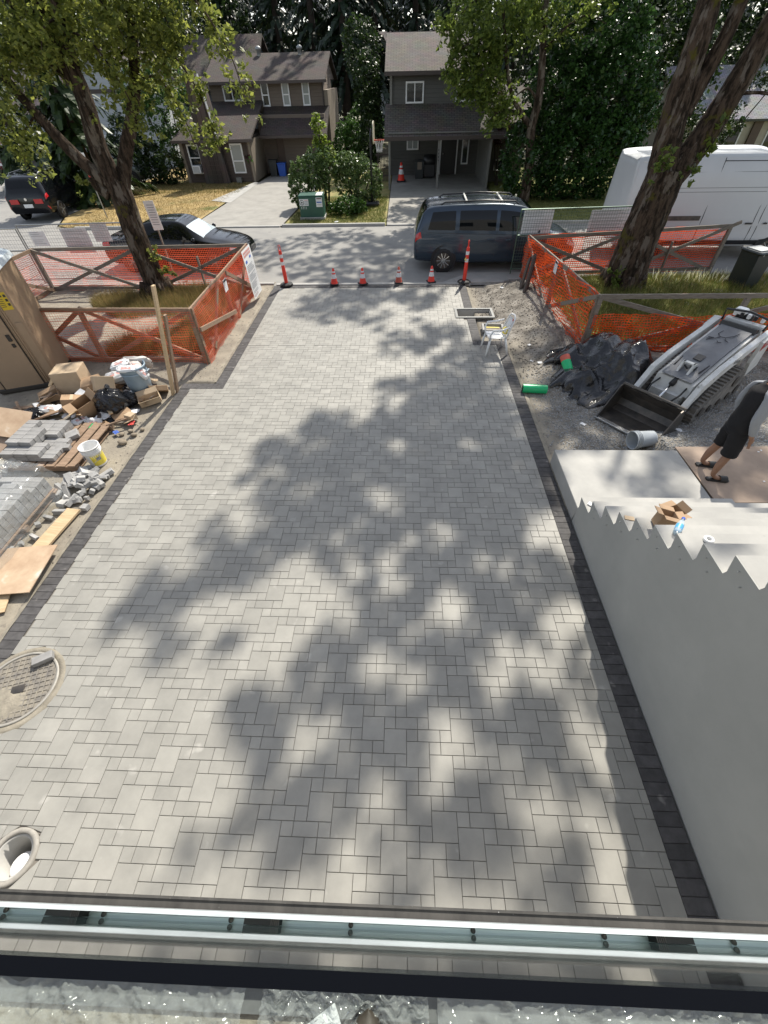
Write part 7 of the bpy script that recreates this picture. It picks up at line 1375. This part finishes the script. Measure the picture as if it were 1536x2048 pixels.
# ---------------------------------------------------------------- compact track loader
L_ = thing('track_loader', 'white compact track loader with a grey hood and black bucket', 'loader', (5.50, 7.45, 0), R(218))
MB().prism([(-1.25, .30), (.62, .22), (.80, .42), (.72, .62), (-.2, .86), (-1.1, 1.04), (-1.32, 1.0)], 'Y', -.33, .33).build('chassis', 'loader_white', L_)
hd = MB().prism([(.66, .655), (.74, .665), (-.15, .90), (-1.02, 1.07), (-1.06, 1.04), (-.2, .87)], 'Y', -.27, .27).build('hood', 'loader_grey', L_)
def hz_(x): return .905+(x+.15)*(-.262 if x > -.15 else -.195)
for pts in ([(-.80, -.12), (-.68, -.14), (-.6, -.06), (-.62, .02), (-.72, .10), (-.86, .14)], [(-.6, -.06), (-.52, -.10), (-.48, -.16)], [(-.48, -.16), (-.40, -.20)], [(-.5, -.15), (-.44, -.22)], [(-.52, -.13), (-.5, -.22)], [(-.62, .02), (-.54, .06), (-.52, .12)], [(-.46, -.04), (-.42, 0), (-.45, .04)]): MB().tube([(x, y, hz_(x)+.012) for x, y in pts], .006, 5).build('hood_mark', 'print_dark', hd)
MB().box((.12, 0, hz_(.12)+.012), (.16, .14, .012), (0, R(14.7), 0)).build('hood_latch', 'black_plastic', hd)
for k in range(3): MB().box((.42+k*.03, .12-k*.07, hz_(.42)+.02), (.10, .02, .02), (0, R(14), R(30*k))).build('hose', 'black_rubber', L_)
MB().box((-1.12, 0, 1.06), (.16, .62, .10), (0, R(-14), 0)).build('vent_panel', 'black_plastic', L_); MB().box((-1.30, 0, .92), (.14, .66, .42)).build('control_tower', 'loader_white', L_)
for i in range(5): MB().cbox((-1.36, -.24+i*.12, 1.20), (.07, .06, .08), .01).build('control_lever', 'black_plastic' if i % 2 else 'white_plastic', L_)
MB().tube([(-1.2, -.36, 1.08), (-1.26, -.38, 1.26), (-1.3, 0, 1.30), (-1.26, .38, 1.26), (-1.2, .36, 1.08)], .02, 8).build('hand_rail', 'black_plastic', L_, True); MB().cbox((-1.42, -.18, 1.24), (.16, .2, .10), .02).build('control_box', 'white_plastic', L_); MB().cbox((-1.5, -.1, 1.14), (.14, .3, .14), .02).build('control_box', 'black_plastic', L_)
for sg in (1, -1):
    y = sg*.44
    arm = MB(); arm.prism([(-1.30, .98), (-1.28, 1.10), (.30, .86), (.78, .72), (1.18, .34), (1.25, .20), (1.16, .16), (1.02, .32), (.66, .58), (.20, .72)], 'Y', y-.045, y+.045); arm.build('lift_arm', 'loader_white', L_)
    MB().prism([(.48, .60), (.92, .44), (1.06, .24), (.98, .22), (.80, .40), (.46, .52)], 'Y', y+sg*.046, y+sg*.052).build('arm_slot', 'black_plastic', L_)
    MB().prism([(-1.32, 1.08), (-.95, 1.0), (-.9, .62), (-1.08, .30), (-1.45, .42)], 'Y', y+sg*.07-.03, y+sg*.07+.03).build('rear_plate', 'loader_white', L_)
    MB().prism([(-1.30, 1.04), (-.98, .97), (-.97, .84), (-1.30, .90)], 'Y', y+sg*.102, y+sg*.106).build('red_panel', 'loader_red', L_)
    # track
    yt = sg*.42; prof = [(.80, .13), (.84, .22), (.80, .32), (.70, .38), (-.35, .66), (-.50, .66), (-.62, .58), (-.96, .22), (-.96, .12), (-.88, .03), (.70, .03), (.77, .06)]
    MB().prism(prof, 'Y', yt-.105+sg*.06, yt+.105+sg*.06).build('track_belt', 'track', L_)
    MB().prism([(.70, .14), (.72, .24), (.62, .30), (-.35, .56), (-.48, .55), (-.84, .20), (-.82, .12), (-.76, .09), (.62, .09)], 'Y', yt+sg*.165, yt+sg*.172).build('track_frame', 'track_dirty', L_)
    for (x, z, r_) in ((.6, .2, .09), (.25, .14, .07), (-.1, .14, .07), (-.45, .14, .07), (-.75, .18, .09), (-.42, .45, .10)): MB().lathe([(r_, -.02), (r_, .02)], (x, yt+sg*.175, z), n=16, axis='Y', cap0=True, cap1=True).build('roller', 'grey_steel', L_)
    n2 = len(prof); seg = [(Vector((prof[i][0], 0, prof[i][1])), Vector((prof[(i+1) % n2][0], 0, prof[(i+1) % n2][1]))) for i in range(n2)]; tot = sum((b_-a_).length for a_, b_ in seg); cnt = 44; cen = Vector((-.1, 0, .3))
    for k in range(cnt):
        d_ = tot*k/cnt
        for a_, b_ in seg:
            l2 = (b_-a_).length
            if d_ <= l2: break
            d_ -= l2
        p_ = a_.lerp(b_, d_/l2); tg = (b_-a_).normalized(); nr = Vector((tg.z, 0, -tg.x)); nr = nr if nr.dot(p_-cen) > 0 else -nr; p_ = p_+nr*.012+Vector((0, yt+sg*.06, 0))
        yv = Vector((0, 1, 0)); MB().box(p_, (.042, .212, .03), Matrix((tg, yv, tg.cross(yv))).transposed()).build('track_lug', 'track_dirty', L_)
    MB().tube([(1.15, sg*.22, .42), (.95, sg*.26, .50), (.7, sg*.24, .56), (.45, sg*.22, .74), (.2, sg*.24, .80)], .016, 8).build('hydraulic_hose', 'black_rubber', L_, True); MB().tube([(.95, sg*.16, .28), (.2, sg*.20, .62)], [.018, .018], 8).build('hydraulic_line', 'black_rubber', L_)
text('arm_lettering', 'Bobcat', .105, 'print_dark', L_, (-.22, .4865, .855), (R(90), R(8.6), R(180))); text('panel_lettering', 'MT', .10, 'white_paint', L_, (-1.13, .5475, .945), (R(90), R(8), R(180)))
MB().tube([(.35, 0, .74), (.80, 0, .55)], .05, 12).build('tilt_cylinder', 'black_plastic', L_, True); MB().tube([(.80, 0, .55), (1.16, 0, .34)], .022, 10).build('cylinder_rod', 'chrome', L_, True); MB().prism([(.22, .66), (.42, .86), (.50, .86), (.66, .60)], 'Y', -.11, -.075).build('cylinder_bracket', 'loader_white', L_); MB().prism([(.22, .66), (.42, .86), (.50, .86), (.66, .60)], 'Y', .075, .11).build('cylinder_bracket', 'loader_white', L_); MB().box((.46, 0, .85), (.08, .2, .02)).build('bracket_cap', 'loader_white', L_); MB().box((.76, 0, .34), (.3, .56, .2)).build('front_axle_box', 'loader_white', L_)
bk = MB(); BP = [(1.92, .015), (1.45, .02), (1.30, .08), (1.24, .20), (1.28, .36), (1.36, .50)]; BI = [(1.38, .49), (1.305, .355), (1.268, .205), (1.32, .10), (1.46, .042), (1.92, .03)]
bk.prism(BP+BI, 'Y', -.55, .55); B_ = bk.build('bucket_shell', 'grey_steel', L_)
for sg in (1, -1): MB().prism([(1.94, .02), (1.46, .015), (1.29, .07), (1.23, .2), (1.27, .37), (1.37, .52), (1.46, .50), (1.62, .34)], 'Y', sg*.553-.010, sg*.553+.010).build('bucket_side', 'grey_steel', L_)
MB().cbox((1.33, 0, .515), (.10, 1.13, .035), .006, (0, R(-20), 0)).build('bucket_rim', 'grey_steel', L_)
for y in (-.26, .26):
    pl_ = MB().box((1.25, y, .46), (.09, .26, .02), (0, R(-40), 0)).build('quick_attach', 'grey_steel', L_)
    for k in range(4): MB().lathe([(.012, 0), (.001, 0)], (1.262, y-.09+k*.06, .482), n=8, rot=(0, R(-40), 0)).build('bolt_hole', 'black_gloss', pl_)
MB().box((1.18, 0, .3), (.05, .9, .22)).build('attachment_plate', 'grey_steel', L_); MB().cbox((1.9, 0, .021), (.09, 1.12, .03), .004).build('cutting_edge', 'steel', L_)
# ---------------------------------------------------------------- the man on the plywood
def skin(name, V, E, rad, m, parent, root=0, lv=2):
    me = bpy.data.meshes.new(name); bm = bmesh.new(); ly = bm.verts.layers.skin.verify(); vs = [bm.verts.new(v) for v in V]
    for a, b in E: bm.edges.new((vs[a], vs[b]))
    for i, v in enumerate(vs): r_ = rad[i]; v[ly].radius = r_ if isinstance(r_, tuple) else (r_, r_); v[ly].use_root = (i == root)
    bm.to_mesh(me); bm.free(); o = link(name, me, parent); o.modifiers.new('Skin', 'SKIN'); s_ = o.modifiers.new('Sub', 'SUBSURF'); s_.levels = lv; s_.render_levels = lv
    bpy.context.view_layer.update(); me2 = bpy.data.meshes.new_from_object(o.evaluated_get(bpy.context.evaluated_depsgraph_get())); o.modifiers.clear(); o.data = me2; me2.name = name; me2.materials.clear(); me2.materials.append(MATS[m]); me2.polygons.foreach_set('use_smooth', [True]*len(me2.polygons)); return o
man = thing('person', 'man in a black and grey top, black shorts and slides standing on plywood', 'person', (4.66, 4.90, .245), R(-8)); man.scale = (.97, .97, .97)
# x forward (to the right of the picture), y to his left
V = [(-.02, 0, .96), (-.02, 0, 1.14), (-.01, 0, 1.34), (.01, 0, 1.47), (.03, 0, 1.54), (.05, 0, 1.62), (.06, 0, 1.70), (.05, 0, 1.76),
     (-.02, .10, .90), (.0, .145, .50), (-.05, .17, .28), (-.06, .18, .09), (.02, .185, .035), (.12, .19, .03),
     (-.02, -.10, .90), (.02, -.13, .50), (-.02, -.145, .28), (-.02, -.15, .09), (.06, -.155, .035), (.16, -.16, .03),
     (-.01, .19, 1.42), (-.04, .25, 1.14), (.04, .24, .90), (.07, .235, .83), (-.01, -.19, 1.42), (-.05, -.255, 1.14), (.03, -.245, .90), (.06, -.24, .83)]
E = [(0, 1), (1, 2), (2, 3), (3, 4), (4, 5), (5, 6), (6, 7), (0, 8), (8, 9), (9, 10), (10, 11), (11, 12), (12, 13), (0, 14), (14, 15), (15, 16), (16, 17), (17, 18), (18, 19), (2, 20), (20, 21), (21, 22), (22, 23), (2, 24), (24, 25), (25, 26), (26, 27)]
rad = [(.10, .08), (.10, .08), (.11, .085), .06, .055, (.075, .085), (.085, .10), (.06, .07), .06, .058, .058, .036, .036, .03, .06, .058, .058, .036, .036, .03, .065, .045, .032, .036, .065, .045, .032, .036]
skin('body', V, E, rad, 'skin', man)
def loft(name, groups, m, n_=28, fold=.0):
    b = MB()
    for gi, rings in enumerate(groups):
        N = (len(rings)-1)*5
        b.grid(lambda u, v: (lambda r: (r[0]+r[3]*(1+fold*noise2(v*14+gi, u*9, gi+2))*math.cos(6.28318*v), r[1]+r[4]*(1+fold*noise2(v*12, u*11, gi+5))*math.sin(6.28318*v), r[2]))(crv(rings, u*(len(rings)-1))), N, n_)
    return b.build(name, m, man, True)
loft('shirt', [[(-.02, 0, .845, .150, .195), (-.02, 0, .93, .152, .195), (-.025, 0, 1.10, .138, .182), (-.015, 0, 1.28, .142, .205), (-.01, 0, 1.41, .125, .205), (0, 0, 1.48, .085, .13), (.01, 0, 1.52, .065, .07)]], 'cloth_black', fold=.085)
for sg in (1, -1): loft('sleeve', [[(.0, sg*.085, 1.50, .05, .03), (-.01, sg*.16, 1.455, .085, .055), (-.015, sg*.215, 1.37, .088, .062), (-.04, sg*.245, 1.22, .072, .060), (-.04, sg*.255, 1.10, .064, .056), (.0, sg*.252, .98, .055, .05), (.035, sg*.245, .89, .045, .042)]], 'cloth_grey', 20, .11)
loft('shorts', [[(-.02, 0, .99, .135, .175), (-.02, 0, .90, .150, .19), (-.02, 0, .80, .150, .192), (-.01, 0, .74, .10, .13)]]+[[(-.02, sg*.09, .86, .12, .095), (-.015, sg*.105, .74, .122, .105), (.0, sg*.128, .58, .112, .102), (.005, sg*.138, .47, .108, .102)] for sg in (1, -1)], 'cloth_black', fold=.10)
skin('hand', [(.07, -.24, .84), (.085, -.238, .77), (.10, -.235, .71), (.11, -.225, .66), (.115, -.25, .67), (.075, -.26, .68), (.115, -.20, .73)], [(0, 1), (1, 2), (2, 3), (2, 4), (2, 5), (1, 6)], [.034, .030, .016, .010, .010, .010, .011], 'skin', man)
skin('hair', [(.035, 0, 1.69), (.035, 0, 1.755), (.04, 0, 1.775)], [(0, 1), (1, 2)], [(.02, .02), (.062, .075), (.05, .06)], 'hair', man)
MB().tube([(.145, 0, 1.655), (.165, 0, 1.625), (.148, 0, 1.61)], [.008, .014, .008], 6).build('nose', 'skin', man, True)
for sg in (1, -1): MB().lathe([(.001, -.01), (.022, -.006), (.026, 0), (.018, .008), (.001, .01)], (.045, sg*.088, 1.655), n=12, axis='Y').build('ear', 'skin', man, True); MB().lathe([(.001, -.008), (.009, 0), (.001, .008)], (.137, sg*.035, 1.665), n=8).build('eye', 'black_gloss', man, True)
for (x, y) in ((.035, .185), (.075, -.155)):
    sl_ = MB().prism([(-.135, -.03), (-.12, -.045), (0, -.045), (.10, -.055), (.145, -.03), (.145, .02), (.11, .045), (0, .038), (-.12, .035), (-.135, .02)], 'Z', -.012, .012).build('slide_sole', 'sandal', man, loc=(x, y, .012)); sl_.scale = (1.12, 1.08, 1)
    def strap(u, v): a = math.pi*u; return (.02+.09*v, .054*math.cos(a), .055*math.sin(a))
    MB().grid(strap, 12, 4).build('strap', 'sandal', sl_, True, (0, -.004, .012))
